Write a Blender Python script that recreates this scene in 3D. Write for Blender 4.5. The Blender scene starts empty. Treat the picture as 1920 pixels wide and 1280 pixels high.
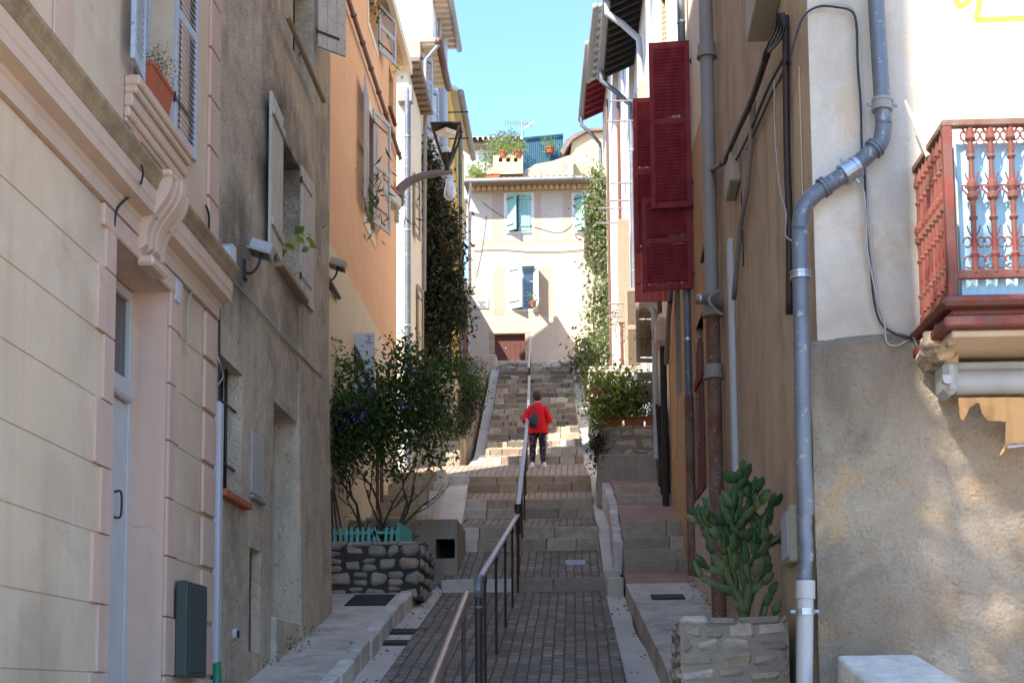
import bpy, bmesh, math, random
from mathutils import Vector, Matrix, noise
R = math.radians
V = Vector
rnd = random.Random(7)
scene = bpy.context.scene
COL = scene.collection

# ---------------------------------------------------------------- camera
F = 2600.0                      # focal length in pixels of the 1920 px wide photograph
YP = 1040.0                     # principal row (vertical shift)
cam_d = bpy.data.cameras.new("camera")
cam = bpy.data.objects.new("camera", cam_d)
COL.objects.link(cam)
cam_d.sensor_width = 36.0
cam_d.lens = F / 1920 * 36
cam_d.shift_y = (YP - 640) / 1920
cam_d.clip_start = 0.1
cam_d.clip_end = 2000
vy = V((120 / F, -260 / F, -1)).normalized()
u0 = V((-0.012, 1, 0))
vz = (u0 - vy * u0.dot(vy)).normalized()
vx = vy.cross(vz)
RC = Matrix((vx, vy, vz))
cam.matrix_world = RC.to_4x4()
scene.camera = cam

# ---------------------------------------------------------------- world, sun, exposure
SUN_AZ, SUN_EL = 37.0, 46.0     # the light travels towards +X (right) and +Y (up the street)
w = bpy.data.worlds.new("World")
scene.world = w
w.use_nodes = True
nt = w.node_tree
nt.nodes.clear()
sky = nt.nodes.new("ShaderNodeTexSky")
sky.sky_type = 'NISHITA'
sky.sun_disc = False
sky.sun_elevation = R(SUN_EL)
sky.sun_rotation = R(180 + SUN_AZ)
sky.air_density = 1.0
sky.dust_density = 0.2
sky.ozone_density = 7.0
bg = nt.nodes.new("ShaderNodeBackground")
bg.inputs[1].default_value = 0.15
wo = nt.nodes.new("ShaderNodeOutputWorld")
nt.links.new(sky.outputs[0], bg.inputs[0])
nt.links.new(bg.outputs[0], wo.inputs[0])
sd = V((math.sin(R(SUN_AZ)) * math.cos(R(SUN_EL)), math.cos(R(SUN_AZ)) * math.cos(R(SUN_EL)), -math.sin(R(SUN_EL))))
ld = bpy.data.lights.new("sun", 'SUN')
ld.energy = 3.3
ld.angle = R(0.5)
ld.color = (1.0, 0.94, 0.84)
lo = bpy.data.objects.new("sun", ld)
lo.rotation_euler = sd.to_track_quat('-Z', 'Y').to_euler()
lo.location = (-20, -20, 40)
COL.objects.link(lo)
scene.view_settings.view_transform = 'Standard'
scene.view_settings.look = 'None'
scene.view_settings.exposure = 1.92
scene.view_settings.gamma = 1.0

# ---------------------------------------------------------------- pixel helpers (photograph pixels -> points on real planes)
def ray(px, py):
    return RC @ V(((px - 960) / F, -(py - YP) / F, -1))
def at(px, py, Y):
    d = ray(px, py)
    return d * (Y / d.y)

# ---------------------------------------------------------------- mesh building
class MB:
    def __init__(s):
        s.v = []; s.f = []; s.m = []
    def add(s, vs, fs, mi=0):
        o = len(s.v)
        s.v += [V(p) for p in vs]
        for f in fs:
            s.f.append([i + o for i in f]); s.m.append(mi)
        return s
    def quad(s, a, b, c, d, mi=0):
        return s.add([a, b, c, d], [(0, 1, 2, 3)], mi)
    def box(s, lo, hi, mi=0, M=None):
        x0, y0, z0 = lo; x1, y1, z1 = hi
        vs = [V(p) for p in ((x0,y0,z0),(x1,y0,z0),(x1,y1,z0),(x0,y1,z0),(x0,y0,z1),(x1,y0,z1),(x1,y1,z1),(x0,y1,z1))]
        if M: vs = [M @ p for p in vs]
        return s.add(vs, [(0,3,2,1),(4,5,6,7),(0,1,5,4),(1,2,6,5),(2,3,7,6),(3,0,4,7)], mi)
    def cbox(s, lo, hi, c=0.01, mi=0, M=None, jit=0):
        """box with chamfered edges, corners jittered"""
        lo = V(lo); hi = V(hi)
        c = min(c, *(0.45 * (hi[i] - lo[i]) for i in range(3)))
        vs = []; idx = {}
        jj = {}
        for sx in (0, 1):
            for sy in (0, 1):
                for sz in (0, 1):
                    j = V((rnd.uniform(-jit, jit), rnd.uniform(-jit, jit), rnd.uniform(-jit, jit)))
                    base = V(((lo, hi)[sx][0], (lo, hi)[sy][1], (lo, hi)[sz][2])) + j
                    for ax in range(3):
                        p = base.copy()
                        for k in range(3):
                            if k != ax:
                                p[k] += c if (sx, sy, sz)[k] == 0 else -c
                        idx[(sx, sy, sz, ax)] = len(vs)
                        vs.append(M @ p if M else p)
        fs = []
        for ax in range(3):
            a, b = [k for k in range(3) if k != ax]
            for sgn in (0, 1):
                q = []
                for (u, w_) in ((0, 0), (1, 0), (1, 1), (0, 1)):
                    t = [0, 0, 0]; t[ax] = sgn; t[a] = u; t[b] = w_
                    q.append(idx[(*t, ax)])
                fs.append(q)
            for u in (0, 1):
                for w_ in (0, 1):
                    t0 = [0, 0, 0]; t1 = [0, 0, 0]; t0[a] = t1[a] = u; t0[b] = t1[b] = w_; t1[ax] = 1
                    fs.append([idx[(*t0, a)], idx[(*t1, a)], idx[(*t1, b)], idx[(*t0, b)]])
        for sx in (0, 1):
            for sy in (0, 1):
                for sz in (0, 1):
                    fs.append([idx[(sx, sy, sz, k)] for k in range(3)])
        return s.add(vs, fs, mi)
    def tube(s, pts, r, n=10, mi=0, cap=True):
        pts = [V(p) for p in pts]
        rs = r if isinstance(r, (list, tuple)) else [r] * len(pts)
        o = len(s.v)
        prev = None
        for i, p in enumerate(pts):
            t = (pts[min(i + 1, len(pts) - 1)] - pts[max(i - 1, 0)]).normalized()
            if prev is None:
                a = t.orthogonal().normalized()
            else:
                a = (prev - t * prev.dot(t))
                a = a.normalized() if a.length > 1e-6 else t.orthogonal().normalized()
            prev = a
            b = t.cross(a)
            for k in range(n):
                an = 2 * math.pi * k / n
                s.v.append(p + (a * math.cos(an) + b * math.sin(an)) * rs[i])
        for i in range(len(pts) - 1):
            for k in range(n):
                s.f.append([o + i*n + k, o + i*n + (k+1) % n, o + (i+1)*n + (k+1) % n, o + (i+1)*n + k]); s.m.append(mi)
        if cap:
            s.f.append([o + k for k in range(n)][::-1]); s.m.append(mi)
            s.f.append([o + (len(pts)-1)*n + k for k in range(n)]); s.m.append(mi)
        return s
    def lathe(s, prof, base=(0, 0, 0), n=16, mi=0, M=None):
        base = V(base); o = len(s.v)
        for r, z in prof:
            for k in range(n):
                an = 2 * math.pi * k / n
                p = base + V((r * math.cos(an), r * math.sin(an), z))
                s.v.append(M @ p if M else p)
        for i in range(len(prof) - 1):
            for k in range(n):
                s.f.append([o + i*n + k, o + i*n + (k+1) % n, o + (i+1)*n + (k+1) % n, o + (i+1)*n + k]); s.m.append(mi)
        s.f.append([o + k for k in range(n)][::-1]); s.m.append(mi)
        s.f.append([o + (len(prof)-1)*n + k for k in range(n)]); s.m.append(mi)
        return s
    def extrude(s, prof, a, b, mi=0):
        """closed profile (list of 3D offsets) swept from a to b"""
        a = V(a); b = V(b); n = len(prof)
        vs = [a + V(p) for p in prof] + [b + V(p) for p in prof]
        fs = [(i, (i+1) % n, n + (i+1) % n, n + i) for i in range(n)] + [tuple(range(n))[::-1], tuple(range(n, 2*n))]
        return s.add(vs, fs, mi)

ORG = {}
def make(name, mb, mats, parent=None, smooth=False, local=False, auto=False):
    me = bpy.data.meshes.new(name)
    org = ORG.get(parent.name, V((0, 0, 0))) if parent is not None else V((0, 0, 0))
    vs = [tuple(p) for p in mb.v] if local else [tuple(p - org) for p in mb.v]
    me.from_pydata(vs, [], mb.f)
    if not isinstance(mats, (list, tuple)): mats = [mats]
    for m in mats: me.materials.append(m)
    me.polygons.foreach_set('material_index', mb.m)
    bm = bmesh.new(); bm.from_mesh(me)
    bmesh.ops.recalc_face_normals(bm, faces=bm.faces)
    bm.to_mesh(me); bm.free()
    if smooth: me.polygons.foreach_set('use_smooth', [True] * len(me.polygons))
    if auto:
        try: me.set_sharp_from_angle(angle=R(35))
        except Exception: pass
    me.update()
    o = bpy.data.objects.new(name, me)
    COL.objects.link(o)
    if parent is not None:
        o.parent = parent; ORG[o.name] = org
    return o
def thing(name, label, cat, loc=(0, 0, 0), group=None):
    o = bpy.data.objects.new(name, None)
    o.empty_display_size = 0.2
    o.location = loc
    COL.objects.link(o)
    o['label'] = label; o['category'] = cat
    if group: o['group'] = group
    ORG[o.name] = V(loc)
    return o
def tag(o, label, cat, group=None, kind=None):
    o['label'] = label; o['category'] = cat
    if group: o['group'] = group
    if kind: o['kind'] = kind
    return o
def struct(name, mb, mats, **k):
    o = make(name, mb, mats, **k); o['kind'] = 'structure'; return o
def copy_tree(o, parent=None):
    c = o.copy(); COL.objects.link(c); c.parent = parent
    for ch in list(o.children): copy_tree(ch, c)
    return c
def spline(pts, k=6):
    pts = [V(p) for p in pts]; out = []
    for i in range(len(pts) - 1):
        p0 = pts[max(i-1, 0)]; p1 = pts[i]; p2 = pts[i+1]; p3 = pts[min(i+2, len(pts)-1)]
        for j in range(k):
            t = j / k
            out.append(0.5 * ((2*p1) + (p2-p0)*t + (2*p0-5*p1+4*p2-p3)*t*t + (-p0+3*p1-3*p2+p3)*t*t*t))
    out.append(pts[-1]); return out
def interp(tab, y):
    if y <= tab[0][0]: return tab[0][1]
    for (a, b), (c, d) in zip(tab, tab[1:]):
        if y <= c: return b + (d - b) * (y - a) / (c - a) if c > a else d
    return tab[-1][1]

# ---------------------------------------------------------------- materials
class NT:
    def __init__(s, name, rough=0.85, spec=0.3):
        s.m = bpy.data.materials.new(name); s.m.use_nodes = True
        s.t = s.m.node_tree; s.b = s.t.nodes['Principled BSDF']
        s.b.inputs['Roughness'].default_value = rough
        s.b.inputs['Specular IOR Level'].default_value = spec
        s.co = None
    def n(s, ty, **k):
        x = s.t.nodes.new(ty)
        for a, b in k.items(): setattr(x, a, b)
        return x
    def l(s, a, b): s.t.links.new(a, b)
    def coord(s):
        if s.co is None: s.co = s.n('ShaderNodeTexCoord').outputs['Object']
        return s.co
    def map(s, scale=(1, 1, 1), rot=(0, 0, 0), src=None, loc=(0,0,0)):
        m = s.n('ShaderNodeMapping'); m.inputs['Scale'].default_value = scale; m.inputs['Rotation'].default_value = rot
        m.inputs['Location'].default_value = loc
        s.l(src or s.coord(), m.inputs[0]); return m.outputs[0]
    def noise(s, sc, det=4, src=None, rough=0.55, dist=0):
        x = s.n('ShaderNodeTexNoise'); x.inputs['Scale'].default_value = sc; x.inputs['Detail'].default_value = det
        x.inputs['Roughness'].default_value = rough; x.inputs['Distortion'].default_value = dist
        s.l(src or s.coord(), x.inputs['Vector']); return x.outputs[0]
    def ramp(s, src, stops):
        x = s.n('ShaderNodeValToRGB'); e = x.color_ramp.elements
        while len(e) < len(stops): e.new(0.5)
        for el, (p, c) in zip(e, stops):
            el.position = p; el.color = (c, c, c, 1) if isinstance(c, (int, float)) else (*c, 1)
        s.l(src, x.inputs[0]); return x.outputs[0]
    def mix(s, f, a, b, mode='MIX'):
        x = s.n('ShaderNodeMix', data_type='RGBA', blend_type=mode)
        for i, v in ((0, f), (6, a), (7, b)):
            if isinstance(v, (int, float)): x.inputs[i].default_value = v
            elif isinstance(v, tuple): x.inputs[i].default_value = (*v, 1)
            else: s.l(v, x.inputs[i])
        return x.outputs[2]
    def math(s, op, a, b=0.0, c=None):
        x = s.n('ShaderNodeMath', operation=op)
        for i, v in enumerate((a, b, c)):
            if v is None: continue
            if isinstance(v, (int, float)): x.inputs[i].default_value = v
            else: s.l(v, x.inputs[i])
        return x.outputs[0]
    def bump(s, src, strength=0.4, dist=0.01):
        x = s.n('ShaderNodeBump'); x.inputs['Strength'].default_value = strength; x.inputs['Distance'].default_value = dist
        s.l(src, x.inputs['Height'])
        if s.b.inputs['Normal'].is_linked:
            s.l(s.b.inputs['Normal'].links[0].from_socket, x.inputs['Normal'])
        s.l(x.outputs[0], s.b.inputs['Normal'])
    def col(s, c):
        if isinstance(c, tuple): s.b.inputs['Base Color'].default_value = (*c, 1)
        else: s.l(c, s.b.inputs['Base Color'])

def plaster(name, base, c2, c3, big=0.5, grain=60, bump=0.5, gd=0.004, streak=0.35, speck=0.25, dark=(0.10, 0.09, 0.08), f2=0.5, f3=0.4, soot=()):
    """render / stucco: base colour broken by big blotches (c2), mid stains (c3), vertical rain streaks and dark specks"""
    s = NT(name, 0.92, 0.15)
    a = s.ramp(s.noise(big, 6, rough=0.6, dist=0.4), [(0.40, 0.0), (0.62, 1.0)])
    c = s.mix(s.math('MULTIPLY', a, f2), base, c2)
    b = s.ramp(s.noise(big * 4.3, 7, rough=0.65), [(0.48, 0.0), (0.66, 1.0)])
    c = s.mix(s.math('MULTIPLY', b, f3), c, c3)
    st = s.ramp(s.noise(1.0, 5, s.map((5, 5, 0.35))), [(0.5, 0.0), (0.75, 1.0)])
    c = s.mix(s.math('MULTIPLY', st, streak), c, dark)
    sp = s.ramp(s.noise(grain * 0.45, 3, rough=0.7), [(0.60, 0.0), (0.72, 1.0)])
    c = s.mix(s.math('MULTIPLY', sp, speck), c, dark)
    pm = s.ramp(s.noise(big * 1.7, 3, s.map(loc=(11, 4, 8)), rough=.45), [(.575, 0.), (.585, 1.)])
    c = s.mix(s.math('MULTIPLY', pm, .16), c, tuple(min(.85, x * 1.25) for x in base))
    wv = s.n('ShaderNodeVectorMath', operation='ADD'); s.l(s.coord(), wv.inputs[0])
    wn = s.n('ShaderNodeTexNoise'); wn.inputs['Scale'].default_value = 2.2; wn.inputs['Detail'].default_value = 5; s.l(s.coord(), wn.inputs['Vector'])
    ws = s.n('ShaderNodeVectorMath', operation='SCALE'); s.l(wn.outputs[1], ws.inputs[0]); ws.inputs['Scale'].default_value = .8; s.l(ws.outputs[0], wv.inputs[1])
    vo = s.n('ShaderNodeTexVoronoi', feature='DISTANCE_TO_EDGE'); vo.inputs['Scale'].default_value = .55; s.l(wv.outputs[0], vo.inputs['Vector'])
    ck = s.math('MULTIPLY', s.ramp(vo.outputs['Distance'], [(.0015, 1.), (.005, 0.)]), s.ramp(s.noise(.7, 2, s.map(loc=(2, 9, 4))), [(.56, 0.), (.62, 1.)]))
    c = s.mix(s.math('MULTIPLY', ck, .35), c, dark)
    for (p_, r_, k_) in soot:   # smoke stains with a place of their own on the wall
        d_ = s.n('ShaderNodeVectorMath', operation='DISTANCE'); s.l(s.n('ShaderNodeNewGeometry').outputs['Position'], d_.inputs[0]); d_.inputs[1].default_value = p_
        q_ = s.math('ADD', s.math('DIVIDE', d_.outputs['Value'], r_), s.math('MULTIPLY', s.math('SUBTRACT', s.noise(1.7, 6), .5), 1.6))
        c = s.mix(s.math('MULTIPLY', s.ramp(q_, [(.15, 1.), (.95, 0.)]), k_), c, (0.035, 0.032, 0.030))
    fine = s.noise(grain, 4)
    c = s.mix(0.25, c, s.ramp(fine, [(0.3, 0.45), (0.7, 0.62)]), 'OVERLAY')
    s.col(c)
    s.bump(s.math('ADD', s.noise(grain, 5), s.math('MULTIPLY', s.noise(grain * 0.2, 3), 1.2)), bump, gd)
    s.bump(s.noise(2.2, 3), 0.5, 0.03)
    return s.m
def paint(name, c, c2=None, f=0.4, rough=0.55, sc=6, metal=0.0, chips=None, spec=0.4):
    s = NT(name, rough, spec)
    s.b.inputs['Metallic'].default_value = metal
    c2 = c2 or tuple(x * 0.6 for x in c)
    k = s.mix(s.math('MULTIPLY', s.ramp(s.noise(sc, 5, s.map((1, 1, 0.5))), [(0.4, 0.0), (0.7, 1.0)]), f), c, c2)
    if chips:
        k = s.mix(s.ramp(s.noise(sc * 4, 5, rough=0.7), [(0.60, 0.0), (0.63, 1.0)]), k, chips)
    s.col(k); s.bump(s.noise(sc * 8, 3), 0.15, 0.003)
    return s.m
def stonemat(name, cols, bump=0.6, grain=35, rough=0.9):
    """stones: one tone per loose piece of the mesh, plus grain"""
    s = NT(name, rough, 0.2)
    ri = s.n('ShaderNodeNewGeometry').outputs['Random Per Island']
    k = len(cols)
    c = s.ramp(ri, [(i / max(1, k - 1), cc) for i, cc in enumerate(cols)])
    c = s.mix(s.math('MULTIPLY', s.ramp(s.noise(7, 6, rough=0.65), [(0.42, 0.0), (0.68, 1.0)]), 0.45), c, tuple(0.45 * x for x in cols[0]))
    c = s.mix(0.5, c, s.ramp(s.noise(grain, 5, rough=0.7), [(0.3, 0.35), (0.7, 0.65)]), 'OVERLAY')
    s.col(c); s.bump(s.math('ADD', s.noise(grain, 6, rough=0.7), s.noise(8, 4)), bump, 0.012)
    return s.m
def leafmat(name, cols, trans=0.35, rough=0.5):
    s = NT(name, rough, 0.35)
    ri = s.n('ShaderNodeNewGeometry').outputs['Random Per Island']
    k = len(cols)
    c = s.ramp(ri, [(i / max(1, k - 1), cc) for i, cc in enumerate(cols)])
    s.col(c)
    tr = s.n('ShaderNodeBsdfTranslucent'); s.l(s.mix(1.0, c, (1.0, 1.25, 0.5), 'MULTIPLY'), tr.inputs[0])
    mx = s.n('ShaderNodeMixShader'); mx.inputs[0].default_value = trans
    out = s.t.nodes['Material Output']
    s.l(s.b.outputs[0], mx.inputs[1]); s.l(tr.outputs[0], mx.inputs[2]); s.l(mx.outputs[0], out.inputs[0])
    return s.m

def paver_mat(name, c1, c2, mortar, bw, bh, rot=0.0, plane='xy', msz=0.012, spread=0.5, bump=0.5):
    """bricks / blocks laid in the plane of the surface"""
    s = NT(name, 0.9, 0.2)
    src = s.coord()
    sep = s.n('ShaderNodeSeparateXYZ'); s.l(src, sep.inputs[0])
    cmb = s.n('ShaderNodeCombineXYZ')
    wob = s.math('MULTIPLY', s.math('SUBTRACT', s.noise(2.3, 3), 0.5), 0.035)
    wob2 = s.math('MULTIPLY', s.math('SUBTRACT', s.noise(1.1, 3), 0.5), 0.05)
    if plane == 'yx':
        s.l(s.math('ADD', sep.outputs[1], wob), cmb.inputs[0]); s.l(s.math('ADD', sep.outputs[0], wob2), cmb.inputs[1])
    elif plane == 'xz':
        s.l(s.math('ADD', sep.outputs[0], wob), cmb.inputs[0]); s.l(s.math('ADD', sep.outputs[2], wob2), cmb.inputs[1])
    else:
        s.l(s.math('ADD', sep.outputs[0], wob), cmb.inputs[0]); s.l(s.math('ADD', sep.outputs[1], wob2), cmb.inputs[1])
    br = s.n('ShaderNodeTexBrick')
    br.inputs['Scale'].default_value = 1.0
    br.inputs['Color1'].default_value = (*c1, 1); br.inputs['Color2'].default_value = (*c2, 1); br.inputs['Mortar'].default_value = (*mortar, 1)
    br.inputs['Mortar Size'].default_value = msz; br.inputs['Brick Width'].default_value = bw; br.inputs['Row Height'].default_value = bh
    br.inputs['Mortar Smooth'].default_value = 0.3
    br.offset = 0.5
    s.l(cmb.outputs[0], br.inputs[0])
    c = s.mix(s.math('MULTIPLY', s.ramp(s.noise(1.6, 6), [(0.35, 0.0), (0.7, 1.0)]), spread), br.outputs[0], tuple(0.6 * x for x in c1))
    c = s.mix(0.35, c, s.ramp(s.noise(50, 5, rough=0.7), [(0.3, 0.35), (0.7, 0.65)]), 'OVERLAY')
    s.col(c)
    s.bump(s.math('SUBTRACT', 1.0, br.outputs[1]), bump, 0.01)
    s.bump(s.noise(40, 5), 0.35, 0.004)
    return s.m
def flat(name, c, rough=0.6, metal=0.0, spec=0.4):
    s = NT(name, rough, spec); s.b.inputs['Metallic'].default_value = metal; s.col(c)
    s.bump(s.noise(90, 2), 0.08, 0.002); return s.m

M = {}
M['cream'] = plaster('cream_plaster', (0.62, 0.475, 0.325), (0.49, 0.365, 0.25), (0.65, 0.54, 0.42), 0.45, 70, 0.35, 0.003, 0.22, 0.06, dark=(.3,.22,.15), f2=0.75, f3=.6,
    soot=[((-3.29, 8.3, .2), .9, .22), ((-3.29, 9.2, 3.45), .55, .25), ((-3.29, 8.5, 1.3), .5, .12), ((-3.29, 11.6, -.1), .9, .3), ((-3.29, 11.5, 3.4), .5, .2)])
M['pink'] = plaster('pink_plaster', (0.60, 0.41, 0.31), (0.51, 0.35, 0.27), (0.56, 0.44, 0.355), 0.7, 70, 0.3, 0.003, 0.16, 0.05)
M['pale'] = plaster('pale_plaster', (0.58, 0.42, 0.31), (0.50, 0.36, 0.27), (0.55, 0.44, 0.36), 0.7, 70, 0.3, 0.003, 0.12, 0.05)
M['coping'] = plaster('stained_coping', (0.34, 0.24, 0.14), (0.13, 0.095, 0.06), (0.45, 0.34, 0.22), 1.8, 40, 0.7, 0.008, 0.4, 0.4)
M['grey'] = plaster('grey_roughcast', (0.55, 0.455, 0.33), (0.34, 0.285, 0.215), (0.62, 0.51, 0.375), 0.6, 30, 1.0, 0.028, 0.38, 0.7, dark=(0.10, 0.088, 0.07), f2=0.95, f3=.8,
    soot=[((-3.3, 15.3, 6.4), 1.1, .8), ((-3.3, 16.5, 6.3), .9, .65), ((-3.3, 13.3, 4.3), 1.1, .6), ((-3.3, 14.3, 5.6), .6, .6), ((-3.3, 16.0, 4.6), .8, .4)])
M['orange'] = plaster('orange_paint', (0.80, 0.46, 0.26), (0.75, 0.41, 0.225), (0.82, 0.53, 0.34), 0.5, 60, 0.25, 0.003, 0.05, 0.02)
M['creamlow'] = plaster('cream_render', (0.78, 0.62, 0.43), (0.7, 0.54, 0.37), (0.74, 0.6, 0.42), 0.5, 60, 0.3, 0.003, 0.08, 0.04)
M['lightcream'] = plaster('light_cream', (0.78, 0.68, 0.5), (0.68, 0.58, 0.42), (0.8, 0.72, 0.58), 0.7, 50, 0.3, 0.004, 0.08, 0.04)
M['ochre'] = plaster('ochre_paint', (0.75, 0.47, 0.13), (0.66, 0.4, 0.12), (0.78, 0.52, 0.2), 0.6, 50, 0.3, 0.004, 0.1, 0.05)
M['peach'] = plaster('peach_plaster', (0.66, 0.45, 0.24), (0.58, 0.38, 0.21), (0.68, 0.5, 0.3), 0.6, 50, 0.3, 0.004, 0.1, 0.05)
M['facade'] = plaster('pale_pink_facade', (0.56, 0.45, 0.345), (0.49, 0.39, 0.30), (0.55, 0.42, 0.31), 0.35, 40, 0.3, 0.004, 0.07, 0.04)
M['band'] = plaster('pink_band', (0.50, 0.345, 0.25), (0.46, 0.32, 0.23), (0.52, 0.37, 0.27), 0.6, 40, 0.25, 0.003, 0.05, 0.02)
M['white'] = plaster('whitewash', (0.78, 0.73, 0.68), (0.68, 0.62, 0.56), (0.80, 0.72, 0.66), 0.7, 40, 0.4, 0.006, 0.12, 0.08)
M['whitestone'] = plaster('whitewashed_rubble', (0.75, 0.7, 0.62), (0.5, 0.44, 0.36), (0.8, 0.76, 0.7), 2.0, 14, 1.0, 0.03, 0.1, 0.5)
M['ruin'] = plaster('weathered_render', (0.40, 0.345, 0.26), (0.20, 0.185, 0.16), (0.46, 0.39, 0.28), 0.9, 30, 0.7, 0.012, 0.2, 0.25)
M['tan'] = plaster('tan_plaster', (0.54, 0.40, 0.265), (0.34, 0.245, 0.16), (0.60, 0.465, 0.32), 0.9, 45, 0.5, 0.008, 0.5, 0.15, dark=(0.24, 0.17, 0.11), f2=0.6)
M['tanorange'] = plaster('worn_orange_plaster', (0.56, 0.34, 0.18), (0.42, 0.28, 0.16), (0.52, 0.38, 0.25), 0.8, 45, 0.5, 0.006, 0.25, 0.1)
M['pinkbase'] = plaster('pinkish_render', (0.64, 0.50, 0.40), (0.48, 0.38, 0.30), (0.68, 0.55, 0.44), 0.8, 45, 0.5, 0.006, 0.3, 0.12)
def corner_mat(name, lower):
    s = NT(name, 0.93, 0.12)
    if lower:
        g, o_, d_, l_ = (0.42, 0.345, 0.25), (0.62, 0.41, 0.22), (0.16, 0.13, 0.098), (0.60, 0.49, 0.35)
    else:
        g, o_, d_, l_ = (0.56, 0.485, 0.39), (0.58, 0.43, 0.29), (0.36, 0.31, 0.255), (0.68, 0.60, 0.49)
    c = s.mix(s.ramp(s.noise(0.8, 7, rough=0.62, dist=0.6), [(0.42, 0.0), (0.6, 1.0)]), g, l_)
    c = s.mix(s.ramp(s.noise(1.7, 8, s.map(loc=(3, 1, 5)), rough=0.68, dist=0.3), [(0.53, 0.0), (0.62, 0.85)]), c, o_)
    c = s.mix(s.math('MULTIPLY', s.ramp(s.noise(1.3, 7, s.map((1, 1, 0.6), loc=(7, 3, 2)), rough=0.6, dist=0.5), [(0.48, 0.0), (0.68, 1.0)]), 0.75 if lower else 0.45), c, d_)
    if lower:   # sandy, warmer render away from the damp corner
        sx_ = s.n('ShaderNodeSeparateXYZ'); s.l(s.n('ShaderNodeNewGeometry').outputs['Position'], sx_.inputs[0])
        q_ = s.math('ADD', sx_.outputs[0], s.math('MULTIPLY', s.math('SUBTRACT', s.noise(1.1, 7, rough=.65), .5), 2.2))
        c = s.mix(s.math('MULTIPLY', s.ramp(s.math('MULTIPLY', s.math('SUBTRACT', q_, 1.9), .9), [(0., 0.), (.8, 1.)]), .72), c, s.mix(s.ramp(s.noise(2.3, 6, s.map(loc=(1, 8, 3))), [(.4, 0.), (.6, 1.)]), (.52, .355, .22), (.62, .50, .375)))
        c = s.mix(s.math('MULTIPLY', s.ramp(s.noise(40, 4, rough=0.75), [(0.52, 0.0), (0.66, 1.0)]), 0.3), c, (0.14, 0.11, 0.08))
    c = s.mix(0.3, c, s.ramp(s.noise(60, 4), [(0.3, 0.4), (0.7, 0.62)]), 'OVERLAY')
    s.col(c)
    if lower:
        s.bump(s.math('ADD', s.noise(30, 6, rough=0.7), s.noise(9, 4)), 1.0, 0.055)
    else:
        s.bump(s.noise(45, 5), 0.4, 0.006)
        vo = s.n('ShaderNodeTexVoronoi', feature='DISTANCE_TO_EDGE'); vo.inputs['Scale'].default_value = 0.9
        wv = s.mix(0.15, s.coord(), s.n('ShaderNodeTexNoise').outputs[1]); s.l(wv, vo.inputs['Vector'])
    zz_ = s.n('ShaderNodeSeparateXYZ'); s.l(s.n('ShaderNodeNewGeometry').outputs['Position'], zz_.inputs[0])
    hz = s.math('ADD', zz_.outputs[2], s.math('MULTIPLY', s.math('SUBTRACT', s.noise(1.6, 6), .5), 1.3))
    band = s.ramp(s.math('MULTIPLY', s.math('ABSOLUTE', s.math('SUBTRACT', hz, 2.42)), .8), [(0., 1.), (.55, 0.)])   # damp stain along the ledge
    c = s.mix(s.math('MULTIPLY', band, .55), c, (0.27, 0.235, 0.19)); s.col(c)
    s.bump(s.noise(2.2, 3), 0.5, 0.05)
    return s.m
M['corner_up'] = corner_mat('pale_corner_plaster', False)
M['corner_low'] = corner_mat('rough_corner_plaster', True)
M['paver'] = paver_mat('dark_pavers', (0.20, 0.168, 0.125), (0.34, 0.285, 0.215), (0.10, 0.085, 0.066), 0.24, 0.13, plane='yx', msz=0.014, spread=.8)
M['paver_red'] = paver_mat('reddish_pavers', (0.34, 0.235, 0.165), (0.42, 0.31, 0.225), (0.13, 0.11, 0.09), 0.24, 0.13, plane='yx', msz=0.012)
M['cobble'] = paver_mat('cobbles', (0.26, 0.22, 0.17), (0.12, 0.10, 0.085), (0.07, 0.06, 0.05), 0.28, 0.16, plane='xy', msz=0.02)
M['tile'] = paver_mat('clay_floor_tiles', (0.46, 0.24, 0.15), (0.36, 0.28, 0.22), (0.30, 0.26, 0.22), 0.9, 0.07, plane='xy', msz=0.006, spread=0.7)
M['concrete'] = plaster('concrete', (0.53, 0.465, 0.37), (0.31, 0.27, 0.215), (0.62, 0.55, 0.45), 1.1, 50, 0.6, 0.008, 0.0, 0.35, f2=.8, f3=.55)
M['concrete_d'] = plaster('dark_concrete', (0.33, 0.28, 0.215), (0.21, 0.18, 0.135), (0.40, 0.33, 0.25), 0.9, 45, 0.5, 0.006, 0.3, 0.25, dark=(0.05, 0.05, 0.035))
M['gutter'] = plaster('gutter_cement', (0.55, 0.49, 0.40), (0.38, 0.335, 0.27), (0.63, 0.565, 0.47), 0.9, 55, 0.4, 0.006, 0.0, 0.15)
M['moss'] = plaster('mossy_stone', (0.38, 0.31, 0.2), (0.22, 0.195, 0.09), (0.44, 0.36, 0.25), 1.5, 40, 0.6, 0.01, 0.3, 0.3)
M['earth'] = plaster('earth', (0.16, 0.12, 0.085), (0.12, 0.09, 0.06), (0.2, 0.15, 0.1), 0.3, 20, 0.6, 0.02, 0.0, 0.2)
M['riser'] = stonemat('riser_stone', [(0.34, 0.28, 0.20), (0.12, 0.10, 0.078), (0.48, 0.40, 0.30), (0.20, 0.16, 0.12), (0.40, 0.31, 0.20), (0.62, 0.55, 0.44), (0.16, 0.135, 0.11), (0.36, 0.30, 0.23), (0.26, 0.17, 0.11), (0.55, 0.47, 0.36)])
M['lowriser'] = stonemat('worn_riser_stone', [(0.40, 0.33, 0.24), (0.27, 0.225, 0.17), (0.50, 0.41, 0.30), (0.32, 0.26, 0.195), (0.45, 0.36, 0.26)])
M['ocriser'] = stonemat('ochre_riser_stone', [(0.42, 0.30, 0.18), (0.33, 0.26, 0.18), (0.52, 0.37, 0.23), (0.4, 0.33, 0.25)])
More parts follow.
